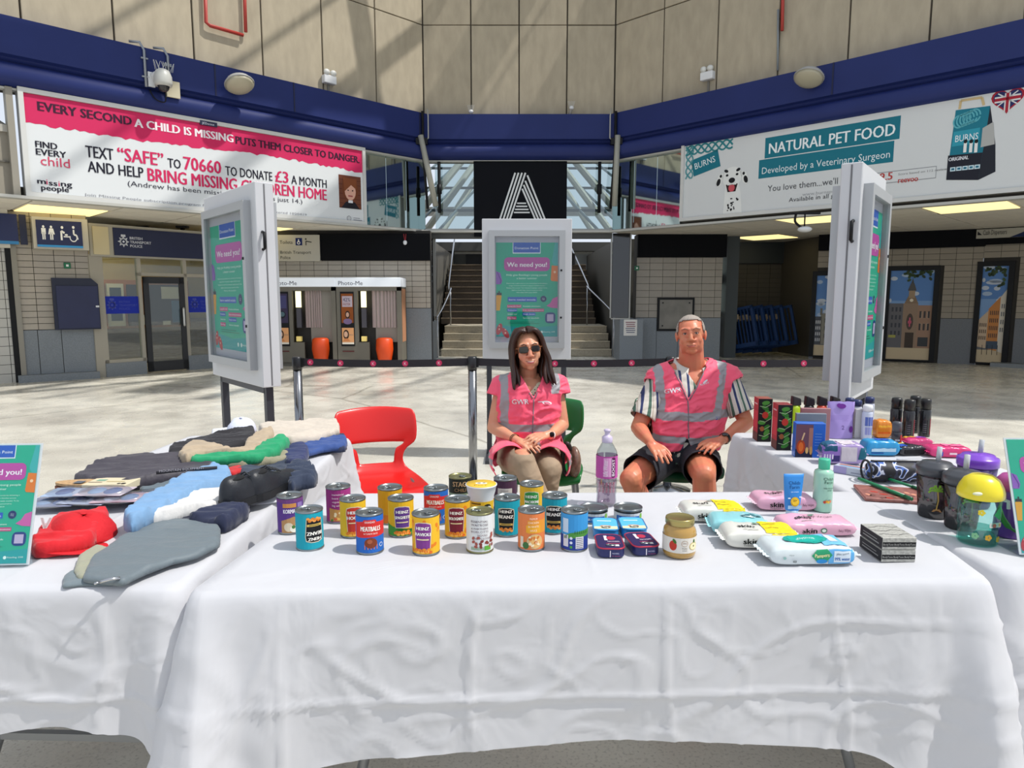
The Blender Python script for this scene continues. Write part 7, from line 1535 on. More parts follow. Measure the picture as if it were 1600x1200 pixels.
d=Dec(); d.text('V',-.02,-.01,.035,'#e6dfe0',L=1,bold=.03); d.line([(.0,-.01),(.018,-.006)],.006,'#e6dfe0',1); q=hitpx(75,822,[o for o in bpy.data.objects if o.name=='red_cap_flap'][0],at_z(75,822,TZ+.060)); t=thing('cap_emblem','white leaf emblem stitched on the red cap','emblem',q,0); d.build('stitching',t,lambda u,v,L:Vector((u,v*.35-.004,v*.95)))
garment('grey_green_trousers','large grey green folded trousers at the front of the left table',[(125,905),(140,872),(175,848),(215,822),(270,812),(335,812),(347,826),(345,850),(310,868),(270,878),(225,895),(190,912),(160,908)],.010,.022,'#626d73',19,fold=.005,sharp=.85,fr=8,dirn=(1,.4),rough=.6,var=.03)
garment('khaki_lining','khaki lining folded out under the grey green trousers',[(112,892),(120,868),(150,852),(175,856),(180,880),(175,900),(150,905),(120,905)],.004,.018,'#979782',20,fold=.004,var=.03)
garment('grey_trouser_leg','lower grey green trouser leg with metal zip at the very front',[(94,918),(98,898),(125,888),(165,896),(190,906),(178,914),(130,914)],.0,.012,'#6b777d',22,fold=.003,var=.03)
t=thing('metal_zip','small silver zip on the grey green trouser hem','zip',at_z(172,907,TZ+.028),.45); bm=BM(); tube(bm,[(-.02,0,0),(.0,0,.003),(.02,0,.002)],.004,6); obj('teeth',bm,STEEL,t,True); bm=BM(); tube(bm,[(-.02,0,0),(-.03,-.006,0)],.003,6); obj('pull',bm,STEEL,t,True)
# ================= PEOPLE =================
from mathutils.bvhtree import BVHTree
def cap_(bm,a,b,ra,rb,n=14):
    a,b=Vector(a),Vector(b); d=(b-a); L_=d.length
    if L_<1e-5: ell(bm,a,ra,ra,ra); return
    pts=[];rs=[]; u=d/L_
    for k in range(4): t=PI/2*(1-k/4); pts.append(a-u*ra*math.sin(t)); rs.append(max(ra*math.cos(t),.0004))
    pts.append(a); rs.append(ra); pts.append(b); rs.append(rb)
    for k in range(1,5): t=PI/2*k/4; pts.append(b+u*rb*math.sin(t)); rs.append(max(rb*math.cos(t),.0004))
    tube(bm,pts,rs,n)
def chain(bm,ps,rs):
    for i in range(len(ps)-1): cap_(bm,ps[i],ps[i+1],rs[i],rs[i+1])
def torso(bm,rings,inf=0,n=28,e=.8,up=0):
    rr=[]; N_=len(rings)
    for q_,(c,rx,ry) in enumerate(rings):
        if up and q_>=N_-3: c=c+Vector((0,0,up*(.5,.8,1)[q_-N_+3]))
        rr.append([bm.verts.new((c[0]+(rx+inf)*math.copysign(abs(math.cos(2*PI*i/n))**e,math.cos(2*PI*i/n)),c[1]+(ry+inf)*math.copysign(abs(math.sin(2*PI*i/n))**e,math.sin(2*PI*i/n)),c[2])) for i in range(n)])
    for a,b in zip(rr,rr[1:]):
        for i in range(n): bm.faces.new((a[i],a[(i+1)%n],b[(i+1)%n],b[i]))
    bm.faces.new(rr[0][::-1]); bm.faces.new(rr[-1])
def vol(bm,vox,smooth=4):
    bmesh.ops.recalc_face_normals(bm,faces=bm.faces[:])
    me=bpy.data.meshes.new('v'); bm.to_mesh(me); bm.free(); o=bpy.data.objects.new('v',me); C.objects.link(o)
    r=o.modifiers.new('r','REMESH'); r.mode='VOXEL'; r.voxel_size=vox; s=o.modifiers.new('s','SMOOTH'); s.factor=.5; s.iterations=smooth
    dg=bpy.context.evaluated_depsgraph_get(); m2=bpy.data.meshes.new_from_object(o.evaluated_get(dg))
    vs=[v.co.copy() for v in m2.vertices]; fs=[tuple(p.vertices) for p in m2.polygons]
    bpy.data.objects.remove(o); bpy.data.meshes.remove(me); bpy.data.meshes.remove(m2); return vs,fs
def skinmesh(name,vs,fs,org,mats,parent,keep=None,mi=None,disp=None,solid=0,smooth=True):
    cen=[sum((vs[i] for i in f),Vector())/len(f) for f in fs]
    if keep: sel=[k for k in range(len(fs)) if keep(cen[k])]
    else: sel=range(len(fs))
    used={}; nv=[];nf=[];ix=[]
    for k in sel:
        f=fs[k]
        for i in f:
            if i not in used: used[i]=len(nv); nv.append((vs[i]+(disp(vs[i]) if disp else Vector()))-org)
        nf.append(tuple(used[i] for i in f)); ix.append(mi(cen[k]) if mi else 0)
    if keep:
        ec={}
        for f in nf:
            for a_,b_ in zip(f,f[1:]+f[:1]): k_=(min(a_,b_),max(a_,b_)); ec[k_]=ec.get(k_,0)+1
        nb_={}
        for (a_,b_),c_ in ec.items():
            if c_==1: nb_.setdefault(a_,[]).append(b_); nb_.setdefault(b_,[]).append(a_)
        for _ in range(14):
            new={i:(nv[i]+sum((nv[j] for j in q),Vector())/len(q))/2 for i,q in nb_.items() if len(q)==2}
            for i,p in new.items(): nv[i]=p
    o=pyd(name,nv,nf,mats,parent,smooth)
    o.data.polygons.foreach_set('material_index',ix)
    if solid: m=o.modifiers.new('s','SOLIDIFY'); m.thickness=solid; m.offset=0
    return o
def hand(bm,wr,dirv,nrm,side,curl=.35,S=1.0,spread=.10):
    """wr wrist; dirv along the hand; nrm back-of-hand normal; side=+1 thumb lies towards (dir x nrm)"""
    d=Vector(dirv).normalized(); n=Vector(nrm); n=(n-d*n.dot(d)).normalized(); s=d.cross(n)*side; wr=Vector(wr)
    cap_(bm,wr-d*.02,wr+d*.02,.026*S,.024*S)
    for k in range(4):
        o=(1.5-k)*.0205*S; b=wr+d*.015+s*o*.5; kn=wr+d*(.088-.004*abs(k-1))*S+s*o+n*.004
        cap_(bm,b,kn,.016*S,.0125*S)
        L_=(.072,.082,.076,.060)[k]*S; sp=(1.5-k)*spread; cur=kn; dd=(d+s*sp).normalized()
        for j,fr in enumerate((.45,.30,.25)):
            a=curl*(.5+j*.6); q=(dd*math.cos(a)-n*math.sin(a)); nx=cur+q*L_*fr; cap_(bm,cur,nx,(.0100-.0010*j)*S,(.0092-.0010*j)*S,10); cur=nx
    t0=wr+d*.02+s*.022*S-n*.004; t1=t0+(d*.55+s*.75-n*.2).normalized()*.042*S; t2=t1+(d*.85+s*.35-n*.25).normalized()*.034*S; t3=t2+(d*.95+s*.05-n*.3).normalized()*.026*S
    cap_(bm,t0,t1,.0155*S,.0125*S); cap_(bm,t1,t2,.012*S,.0105*S); cap_(bm,t2,t3,.0105*S,.0085*S)
def head(bm,T,k,wf=1.0,jaw=1.0,man=True):
    """T: matrix head-local -> world; k overall scale"""
    def E(c,rx,ry,rz): 
        r=bmesh.ops.create_uvsphere(bm,u_segments=20,v_segments=14,radius=1,matrix=T@Matrix.Translation(Vector(c)*k)@Matrix.Diagonal((rx*k,ry*k,rz*k,1)))
    def K(a,b,ra,rb): cap_(bm,T@(Vector(a)*k),T@(Vector(b)*k),ra*k,rb*k,10)
    E((0,.018,.030),.077*wf,.094,.086); E((0,-.018,.020),.068*wf,.070,.075)
    E((0,-.020,-.045),.060*wf*jaw,.062,.064); E((0,-.058,-.088),.026*jaw,.024,.022)
    for s in (-1,1):
        E((s*.034*wf,-.054,-.026),.030,.026,.034); E((s*.036*wf*jaw,-.008,-.062),.026,.050,.040)
        E((s*.079*wf,.020,-.004),.008,.017,.030); E((s*.084*wf,.026,.004),.006,.015,.022)
        K((s*.012,-.083,.032),(s*.048*wf,-.070,.032),.012,.011)       # brow ridge
        K((s*.016,-.076,-.004),(s*.046*wf,-.066,-.002),.011,.009)       # lower lid / cheek top
        K((s*.018,-.083,.0155),(s*.044*wf,-.072,.0145),.0068,.006)
        E((s*.0125,-.094,-.030),.0085,.010,.0075)
    K((0,-.084,.022),(0,-.100,-.022),.0095,.0125); E((0,-.102,-.026),.0125,.011,.010); E((0,-.070,-.062),.034,.022,.026)
    K((-.022,-.080,-.0535),(.022,-.080,-.0535),.0065,.0065); K((-.010,-.087,-.0535),(.010,-.087,-.0535),.0068,.0068)
    K((-.020,-.080,-.0650),(.020,-.080,-.0650),.0070,.0070); K((-.008,-.086,-.0655),(.008,-.086,-.0655),.008,.008)
    for s in (-1,1): K((s*.024,-.078,-.028),(s*.034,-.068,-.056),.010,.010)
def skin_mat(hexc,red):
    m=bpy.data.materials.new('skin'); m.use_nodes=True; t=m.node_tree; b=t.nodes['Principled BSDF']; L=t.links.new
    tc=t.nodes.new('ShaderNodeTexCoord'); n=t.nodes.new('ShaderNodeTexNoise'); n.inputs['Scale'].default_value=14; n.inputs['Detail'].default_value=4; L(tc.outputs['Object'],n.inputs[0])
    r=t.nodes.new('ShaderNodeValToRGB'); r.color_ramp.elements[0].color=lin(hexc); r.color_ramp.elements[1].color=lin(red); r.color_ramp.elements[0].position=.35; r.color_ramp.elements[1].position=.7; L(n.outputs[0],r.inputs[0]); L(r.outputs[0],b.inputs['Base Color'])
    b.inputs['Roughness'].default_value=.42; b.inputs['Subsurface Weight'].default_value=.12; b.inputs['Subsurface Radius'].default_value=(.012,.004,.002); b.inputs['Subsurface Scale'].default_value=.6; return m
def face_parts(par,T,k,org,brow,lip,eyes=True,smile=0.0,wf=1.0):
    f=lambda x,y,z:T@(Vector((x,y,z))*k)-org
    for s in (-1,1):
        if eyes:
            bm=BM(); c=T@(Vector((s*.031*wf,-.0795,.0085))*k)-org; ell(bm,c,.0105*k,.008*k,.0052*k,14,10); e=obj('eye',bm,M('#c9c2bb',.25),par,True)
            bm=BM(); c=T@(Vector((s*.031*wf,-.0868,.0085))*k)-org; ell(bm,c,.0047*k,.0016*k,.0047*k,10,8); obj('iris',bm,M('#2a2420',.2),e,True)
            bm=BM(); tube(bm,[f(s*(.019),-.0845,.0095),f(s*.028,-.0905,.0145),f(s*.038,-.0870,.0135),f(s*.045,-.0775,.0085)],[.001*k,.002*k,.002*k,.001*k],6); obj('eyelid',bm,M('#7a4434',.6),par,True)
        bm=BM(); tube(bm,[f(s*.014,-.0975,.030),f(s*.030,-.0945,.0375),f(s*.050*wf,-.0790,.031)],[.0022*k,.003*k,.0012*k],6); obj('eyebrow',bm,M(brow,.8),par,True)
    bm=BM(); n=8
    tube(bm,[f(-.027+.054*i/n,-.0835-.0085*(1-((i-n/2)/(n/2))**2),-.0592+smile*((i-n/2)/(n/2))**2) for i in range(n+1)],[.0008*k]+[.0016*k]*(n-1)+[.0008*k],6); obj('mouth_line',bm,M('#5a2320',.6),par,True)
    bm=BM(); tube(bm,[f(-.020+.040*i/n,-.0855-.0085*(1-((i-n/2)/(n/2))**2),-.0655+smile*.7*((i-n/2)/(n/2))**2) for i in range(n+1)],[.0012*k]+[.0034*k]*(n-1)+[.0012*k],8); obj('lip',bm,M(lip,.4),par,True)
PINK=M('#fb5876',.6,bump=.7,scale=13,sheen=.2); RFL=M('#9b989c',.45,bump=.5,scale=13); TRIM=M('#77737a',.6)
def ray_on(objs,org):
    vs=[];fs=[]
    for o in objs:
        b=len(vs); vs+=[v.co.copy() for v in o.data.vertices]; fs+=[tuple(b+i for i in p.vertices) for p in o.data.polygons]
    return BVHTree.FromPolygons(vs,fs)
def front_hit(bv,x,z,off):
    h=bv.ray_cast(Vector((x,-3,z)),Vector((0,1,0)))
    return (h[0]+Vector((0,-off,0))) if h[0] is not None else Vector((x,0,z))
def wr_cloth(amp,fr,ax=(0,0)):
    def f(v):
        a=noise.noise(v*fr); c=noise.noise(v*fr+Vector((9,9,9))); d=Vector((v.x-ax[0],v.y-ax[1],0)); d=d.normalized() if d.length>.01 else Vector((0,-1,0))
        s=Vector((v.x*5+v.z*4,v.y*5,v.z*11-v.x*5)); r=max(0,1-abs(noise.noise(s))*3.4)**1.6+.7*max(0,1-abs(noise.noise(s*1.9+Vector((3,1,7))))*3.2)**1.6
        return Vector((a*.4,0,c*.5))*amp+d*(r*amp*.85-.2*amp)
    return f
# ---------------- seated man ----------------
def J(px,py,y): return at_y(px,py,y)
def build_man():
    org=Vector((.97,3.95,0)); t=thing('person','seated man with short grey hair, pink vest and striped shirt, hands on his thighs','person',org)
    k=.985; hc=J(1079.5,522.5,3.93)+Vector((0,.0,-.006)); T=Matrix.Translation(hc)@Matrix.Rotation(-.06,4,'Y')@Matrix.Rotation(-.10,4,'X')@Matrix.Rotation(-.25,4,'Z')
    rings=[(J(1064,716,3.92),.185,.14),(J(1065,695,3.94),.185,.15),(J(1069,668,3.95),.19,.15),(J(1073,640,3.96),.19,.14),(J(1077,608,3.97),.19,.125),(J(1079,588,3.975),.17,.095),(J(1080,577,3.98),.10,.075)]
    shL,shR=J(1032,594,3.97),J(1133,591,3.97); elL,elR=J(997,668,3.86),J(1166,660,3.88); wrL,wrR=J(1014,689,3.66),J(1131,686,3.70)
    hipL,hipR=J(1038,712,3.92),J(1090,712,3.92); knL,knR=J(986,749,3.56),J(1100,742,3.50)
    anL,anR=Vector((.80,3.74,.10)),Vector((1.04,3.58,.10))
    bm=BM(); head(bm,T,k,1.0,1.16); torso(bm,rings)
    nb=J(1080,579,3.98); cap_(bm,nb,T@Vector((0,.016,-.055)),.076,.067)
    for a in (shL,shR): cap_(bm,nb+Vector((0,.015,.03)),a+Vector((0,.0,.004)),.055,.058)
    for a,b,c in ((shL,elL,wrL),(shR,elR,wrR)): chain(bm,[a,a.lerp(b,.5),b],[.062,.052,.042]); chain(bm,[b,b.lerp(c,.35),c],[.042,.043,.027])
    hand(bm,wrL+(J(1038,712,3.52)-wrL).normalized()*.02,(J(1038,716,3.52)-wrL),(0,-.25,1),-1,.30,1.0); hand(bm,wrR+(J(1088,706,3.55)-wrR).normalized()*.02,(J(1084,708,3.57)-wrR),(.0,-.3,1),1,.38,1.0)
    for a,b,c in ((hipL,knL,anL),(hipR,knR,anR)): chain(bm,[a,a.lerp(b,.5),b],[.095,.085,.062]); chain(bm,[b,b.lerp(c,.3),c],[.060,.062,.036]); cap_(bm,c,c+Vector((0,-.16,-.055)),.036,.03)
    vs,fs=vol(bm,.0045,3); skinmesh('body',vs,fs,org,[skin_mat('#cf8460','#d4735a')],t)
    face_parts(t,T,k,org,'#8a6a55','#b0524a',smile=.001)
    # hair: short grey crop following the skull
    bm=BM(); r=bmesh.ops.create_uvsphere(bm,u_segments=48,v_segments=36,radius=1)
    def hk(c): 
        x,y,z=c; front=-y
        if front>.25: return z>.55+.10*front-.25*abs(x)*0 or (abs(x)>.83 and z>-.05)
        return z>(-.15 if y<.1 else -.55) or (abs(x)>.9 and z>-.25)
    bmesh.ops.delete(bm,geom=[f for f in bm.faces if not hk(f.calc_center_median())],context='FACES')
    for v in bm.verts:
        w=v.co; w=Vector((w.x*.0815,w.y*.100+.018,w.z*.0905+.030)); w+=w.normalized()*.0016*noise.noise(w*300); v.co=T@(w*k)-org
    h=obj('hair',bm,M('#a59a90',.8,bump=.6,scale=260,var=.2),t,True); m=h.modifiers.new('s','SOLIDIFY'); m.thickness=.003
    # striped shirt
    bm=BM(); torso(bm,rings,.012,up=.010)
    for a in (shL,shR): cap_(bm,nb+Vector((0,.015,.03)),a+Vector((0,.0,.004)),.066,.070)
    for a,b in ((shL,elL),(shR,elR)): chain(bm,[a,a.lerp(b,.5),a.lerp(b,.78)],[.074,.072,.076])
    cap_(bm,nb+Vector((0,0,-.02)),nb+Vector((0,.012,.035)),.088,.082)
    sv,sf=vol(bm,.006,4)
    def shirt():
        m=bpy.data.materials.new('striped_shirt'); m.use_nodes=True; q=m.node_tree; b=q.nodes['Principled BSDF']; L=q.links.new; b.inputs['Roughness'].default_value=.8
        tc=q.nodes.new('ShaderNodeTexCoord'); sx=q.nodes.new('ShaderNodeSeparateXYZ'); L(tc.outputs['Object'],sx.inputs[0])
        # stripes follow x, slanted outwards on the sleeves
        ab=q.nodes.new('ShaderNodeMath'); ab.operation='ABSOLUTE'; L(sx.outputs[0],ab.inputs[0]); mu=q.nodes.new('ShaderNodeMath'); mu.operation='SUBTRACT'; mu.use_clamp=True; L(ab.outputs[0],mu.inputs[0]); mu.inputs[1].default_value=.16
        m6=q.nodes.new('ShaderNodeMath'); m6.operation='MULTIPLY'; m6.use_clamp=True; L(mu.outputs[0],m6.inputs[0]); m6.inputs[1].default_value=14; za=q.nodes.new('ShaderNodeMath'); za.operation='ADD'; L(sx.outputs[2],za.inputs[0]); za.inputs[1].default_value=-.93; zz=q.nodes.new('ShaderNodeMath'); zz.operation='MULTIPLY'; L(m6.outputs[0],zz.inputs[0]); L(za.outputs[0],zz.inputs[1])
        z2=q.nodes.new('ShaderNodeMath'); z2.operation='MULTIPLY_ADD'; L(zz.outputs[0],z2.inputs[0]); z2.inputs[1].default_value=.22; L(ab.outputs[0],z2.inputs[2])
        fr=q.nodes.new('ShaderNodeMath'); fr.operation='MULTIPLY'; L(z2.outputs[0],fr.inputs[0]); fr.inputs[1].default_value=15.5; f2=q.nodes.new('ShaderNodeMath'); f2.operation='FRACT'; L(fr.outputs[0],f2.inputs[0])
        r=q.nodes.new('ShaderNodeValToRGB'); r.color_ramp.interpolation='CONSTANT'; e=r.color_ramp.elements; e[0].color=lin('#d8d2c6'); e[0].position=0; e[1].color=lin('#2f3a66'); e[1].position=.22
        for ps,c in ((.42,'#d8d2c6'),(.62,'#a89a86'),(.66,'#d8d2c6'),(.74,'#4b6a5a'),(.92,'#d8d2c6')): w=e.new(ps); w.color=lin(c)
        L(f2.outputs[0],r.inputs[0]); L(r.outputs[0],b.inputs['Base Color']); return m
    SH=shirt(); zneck=nb.z+.018
    def ks(c):
        if c.z>zneck+.016+ (c.y-nb.y)*.35: return False
        if c.y<nb.y-.01 and c.z>zneck-.095 and abs(c.x-nb.x)<(c.z-(zneck-.095))*.62: return False
        for a,b in ((shL,elL),(shR,elR)):
            if (c-a).dot((b-a).normalized())>(b-a).length*.80 and (c-b).length<.16: return False
        return True
    so_=skinmesh('shirt',sv,sf,org,[SH],t,ks,None,wr_cloth(.004,14),.003)
    bt=ray_on([so_],org)
    cvs=[];cfs=[]; nC=30     # folded collar round the neck
    for i in range(nC+1):
        th=-PI/2+.42+(2*PI-.84)*i/nC; fr_=max(0,-math.sin(th)); tip=max(0,1-min(i,nC-i)/5)
        for r_,z_ in ((.086,.062-.050*fr_),(.094,.069-.050*fr_),(.114,.020-.045*fr_-.035*tip)):
            cvs.append((nb.x-org.x+r_*math.cos(th)*(1+.10*tip*(r_>.1)),nb.y-org.y+.006+r_*1.05*math.sin(th)-.012*tip,nb.z+z_))
    for i in range(nC):
        for k_ in range(2): a_=i*3+k_; cfs.append((a_,a_+1,a_+4,a_+3))
    cc=pyd('collar',cvs,cfs,M('#d5d0c6',.8),t,True); m=cc.modifiers.new('s','SOLIDIFY'); m.thickness=.004
    # vest
    bm=BM(); torso(bm,rings,.028,up=.026)
    for a in (shL,shR): cap_(bm,nb+Vector((0,.015,.018)),a+Vector((0,.0,.004)),.080,.084)
    for a,b in ((shL,elL),(shR,elR)): cap_(bm,a+Vector((0,0,-.0)),a.lerp(b,.14),.088,.088)
    vv,vf=vol(bm,.006,6); zv=J(1074,624,3.83).z; xc=J(1074,624,3.83).x
    zb_=J(1066,702,3.8).z
    def kv(c):
        if c.z<zb_+.008*math.sin(c.x*20): return False
        if c.y<3.9 and c.z<zb_+.075 and abs(c.x-xc+.01)<(zb_+.075-c.z)*.45: return False
        if c.y<3.99 and c.z>zv and abs(c.x-xc-(c.z-zv)*.10)<(c.z-zv)*.50: return False
        if math.hypot(c.x-nb.x,(c.y-nb.y-.01))<.092 and c.z>nb.z-.03: return False
        for a,b in ((shL,elL),(shR,elR)):
            d_=(b-a).normalized(); 
            w=c-a; tt_=w.dot(d_)
            if tt_>(b-a).length*.13 and (w-d_*tt_).length<.094 and abs(c.x-J(1074,640,3.96).x)>.215: return False
        return True
    def mv(c):
        z=c.z+.01*math.sin(c.x*14)*.5
        z1=J(1070,650,3.8).z; z2=J(1070,686,3.8).z
        if abs(z-z1)<.024 or abs(z-z2)<.020: return 1
        for s,x0 in ((-1,J(1033,600,3.85).x),(1,J(1122,600,3.85).x)):
            if abs(c.x-x0-(c.z-.85)*(.0 if s<0 else .22))<.024 and c.z>z1: return 1
        return 0
    ve=skinmesh('hi_vis_vest',vv,vf,org,[PINK,RFL],t,kv,mv,wr_cloth(.013,11,(org.x+.0,4.0)),.004)
    bv=ray_on([ve],org)
    def prj(u0,v0,s=1,tilt=0): return lambda u,v,L: front_hit(bv,u0-org.x+u,v0+v+tilt*u,.003+.0006*L)
    d=Dec(); d.text('GWR',0,0,.026,'#e6dfe4',w=.085,L=1,bold=.02); g=J(1041,617,3.8); d.build('lettering',t,prj(g.x,g.z,tilt=.2))
    d=Dec(); d.text('Network',0,0,.012,'#e6dfe4',w=.05,L=1); d.disc(.03,.015,.016,.006,'#e6dfe4',1,8,rot=.4); g=J(1096,604,3.8); d.build('emblem',t,prj(g.x,g.z,tilt=.3))
    d=Dec(); d.rect(-.012,-.008,.012,.008,'#2c3a9a',1); g=J(1122,654,3.8); d.build('badge',t,prj(g.x,g.z))
    bm=BM(); tube(bm,[front_hit(bv,xc-org.x-.003,zv-.004-(zv-zb_-.02)*i/14,.003) for i in range(15)],.0035,5); obj('vest_zip',bm,TRIM,t,True)
    for s in (-1,1):
        pts=[]
        for i in range(9):
            z=zv+(nb.z-.0-zv)*i/8; x=xc+(z-zv)*.10+s*((z-zv)*.50+.006); h=bv.ray_cast(Vector((x-org.x,-3,z)),Vector((0,1,0)))
            if h[0] is not None: pts.append(h[0]+Vector((0,-.003,0)))
        if len(pts)>2: bm=BM(); tube(bm,pts,.0035,5); obj('vest_trim',bm,TRIM,t,True)
    # shorts
    bm=BM(); torso(bm,[(r0[0],r0[1]+.012,r0[2]+.012) for r0 in rings[:3]])
    for a,b in ((hipL,knL),(hipR,knR)): chain(bm,[a,a.lerp(b,.5),a.lerp(b,.95)],[.108,.106,.098])
    cap_(bm,hipL,hipR,.11,.11)
    qv,qf=vol(bm,.007,5)
    def kq(c):
        for a,b in ((hipL,knL),(hipR,knR)):
            d_=(b-a).normalized()
            if (c-a).dot(d_)>(b-a).length*.74 and (c-b).length<.26 and min((c-hipL.lerp(knL,.9)).length,(c-hipR.lerp(knR,.9)).length)==(c-a.lerp(b,.9)).length: return False
        return c.z<rings[2][0].z-.02
    skinmesh('shorts',qv,qf,org,[M('#23262f',.8,bump=.4,scale=25,var=.12)],t,kq,None,wr_cloth(.008,12,(org.x,3.9)),.004)
    # watch, shoes
    d_=(wrR-elR).normalized(); bm=BM(); R3=Vector((0,0,1)).rotation_difference(d_).to_matrix().to_4x4(); 
    lathe(bm,[(.031,-.011),(.033,0),(.031,.011)],20,cap=False); bmesh.ops.transform(bm,matrix=Matrix.Translation(wrR-org-d_*.01)@R3,verts=bm.verts); obj('watch_strap',bm,BLK,t,True)
    bm=BM(); ell(bm,wrR-org+Vector((.0,-.016,.028)),.018,.014,.008); obj('watch_face',bm,M('#4a4d50',.2,metal=.5),t,True)
    for a in (anL,anR): bm=BM(); cap_(bm,a-org+Vector((0,.03,-.055)),a-org+Vector((0,-.16,-.06)),.045,.038); obj('shoe',bm,M('#1c1d22',.5),t,True)
    bm=BM(); tube(bm,curve_pts([nb-org+Vector(p) for p in ((-.055,-.055,.0),(-.03,-.088,-.04),(0,-.10,-.06),(.03,-.088,-.04),(.05,-.055,.0))],4),.0012,4); obj('neck_chain',bm,M('#c9a85a',.3,metal=1),t,True)
build_man()
# ---------------- seated woman ----------------
def build_woman():
    org=Vector((.10,3.85,0)); t=thing('person','seated woman with long dark hair, sunglasses and pink vest, hands clasped','person',org)
    k=1.0; hc=J(824.5,543.5,3.785)+Vector((0,0,-.008)); T=Matrix.Translation(hc)@Matrix.Rotation(-.10,4,'Y')@Matrix.Rotation(.02,4,'X')@Matrix.Rotation(.10,4,'Z')
    rings=[(J(826,722,3.84),.175,.13),(J(826,700,3.85),.165,.125),(J(826,675,3.85),.145,.115),(J(826,650,3.85),.142,.115),(J(826,618,3.85),.15,.115),(J(826,600,3.85),.135,.09),(J(825,590,3.85),.075,.06)]
    shL,shR=J(786,603,3.84),J(867,602,3.84); elL,elR=J(771,668,3.80),J(879,664,3.80); wrL,wrR=J(806,687,3.60),J(859,681,3.62)
    hipL,hipR=J(802,716,3.82),J(850,716,3.82); knL,knR=J(818,722,3.40),J(860,734,3.47)
    anL,anR=Vector((.22,3.30,.22)),Vector((.13,3.52,.10))
    bm=BM(); head(bm,T,k,.90,.86,False); torso(bm,rings); nb=J(825,594,3.85); cap_(bm,nb,T@Vector((0,.02,-.05)),.052,.048)
    for a in (shL,shR): cap_(bm,nb+Vector((0,.015,.015)),a+Vector((0,.0,.0)),.040,.044)
    for a,b,c in ((shL,elL,wrL),(shR,elR,wrR)): chain(bm,[a,a.lerp(b,.5),b],[.046,.042,.036]); chain(bm,[b,b.lerp(c,.35),c],[.036,.035,.022])
    hand(bm,wrL+Vector((.012,-.01,-.004)),J(840,702,3.50)-wrL,(.15,-.5,1),-1,.35,.86); hand(bm,wrR+Vector((-.012,-.01,.008)),J(822,694,3.52)-wrR+Vector((0,0,.01)),(-.1,-.5,1),1,.42,.86)
    for a,b,c in ((hipL,knL,anL),(hipR,knR,anR)): chain(bm,[a,a.lerp(b,.5),b],[.085,.075,.052]); chain(bm,[b,b.lerp(c,.3),c],[.050,.048,.032]); cap_(bm,c,c+Vector((0,-.13,-.05)),.032,.026)
    vs,fs=vol(bm,.0042,3); skinmesh('body',vs,fs,org,[skin_mat('#d49a78','#d78c70')],t)
    face_parts(t,T,k,org,'#4a3226','#b8555a',eyes=False,smile=.004,wf=.9)
    f=lambda x,y,z:T@(Vector((x,y,z))*k)-org
    bm=BM(); tube(bm,[f(-.018+.036*i/6,-.0885-.006*(1-((i-3)/3)**2),-.0600+.0018*((i-3)/3)**2) for i in range(7)],[.0006]+[.0017]*5+[.0006],6); obj('teeth',bm,M('#e3ddd5',.3),t,True)
    # sunglasses
    for s in (-1,1):
        pts=[f(s*(.032+.026*math.copysign(abs(math.cos(a))**.6,math.cos(a))),-.099+.012*(.032+.026*math.cos(a))/.05*.9,.008+.019*math.copysign(abs(math.sin(a))**.7,math.sin(a))) for a in [i*PI/9 for i in range(18)]]
        bm=BM(); vv=[bm.verts.new(p) for p in pts]; bm.faces.new(vv); l=obj('sunglasses_lens',bm,M('#1a1413',.08,coat=.5),t); m=l.modifiers.new('s','SOLIDIFY'); m.thickness=.002
        bm=BM(); tube(bm,pts+[pts[0]],.0020*k,6); obj('sunglasses_rim',bm,M('#9a5526',.3),t,True)
        bm=BM(); tube(bm,[f(s*.054,-.090,.016),f(s*.072,-.06,.014),f(s*.076,.01,.008)],.0020,6); obj('sunglasses_arm',bm,M('#8a5a34',.3),t,True)
    bm=BM(); tube(bm,[f(-.009,-.1035,.012),f(.009,-.1035,.012)],.0020,6); obj('sunglasses_bridge',bm,M('#9a5526',.3),t)
    # hair: strands falling from the parting down to the chest
    bm=BM(); rr=random.Random(4); part=-.004
    for s in (-1,1):
        for i in range(46):
            a=i/45                      # 0 front .. 1 back
            y0=-.066+.150*a; top=(part+s*.002,y0,.118-.5*(a-.35)**2*.16-(.010 if a<.06 else 0))
            lx=.083+.010*math.sin(a*3); yb=-.040+.125*a
            hx=.090+.016*(1-a)*(.5 if s<0 else 1.35)+rr.uniform(-.004,.006)
            inn=(.036*rr.random()**1.0*(1-a*.3)) if i%2 else .004; hx-=0
            ln=-.178-.028*rr.random()
            pts=[top,(s*.040,y0*.95-.006*(1-a),.108),(s*.071,y0*.7-.014*(1-a),.070),(s*lx,yb*.85-.012*(1-a),.015),(s*(hx-.004-inn*.35),yb-.008*(1-a)+inn*.4,-.06),(s*(hx-.000-inn)*(1-.18*(a**2)),yb-.014*(1-a)-.010+inn*.2,-.120),(s*(hx-inn*1.3)*(1.10 if s<0 else 1.16)*(1-.3*a*a),yb-.028*(1-a)-.024,ln)]
            tube(bm,[f(*p)for p in curve_pts(pts,4)],[.008]+[.0125]*8+[.0125]*8+[.0115]*5+[.009,.006,.003],6)
    r_=bmesh.ops.create_uvsphere(bm,u_segments=24,v_segments=16,radius=1,matrix=Matrix.Translation(-org)@T@Matrix.Translation(Vector((0,.085,-.050))*k)@Matrix.Diagonal((.084*k,.045*k,.135*k,1)))
    obj('hair',bm,M('#38211a',.4,bump=.35,scale=60,var=.25,stretch=(1,1,.08)),t,True)
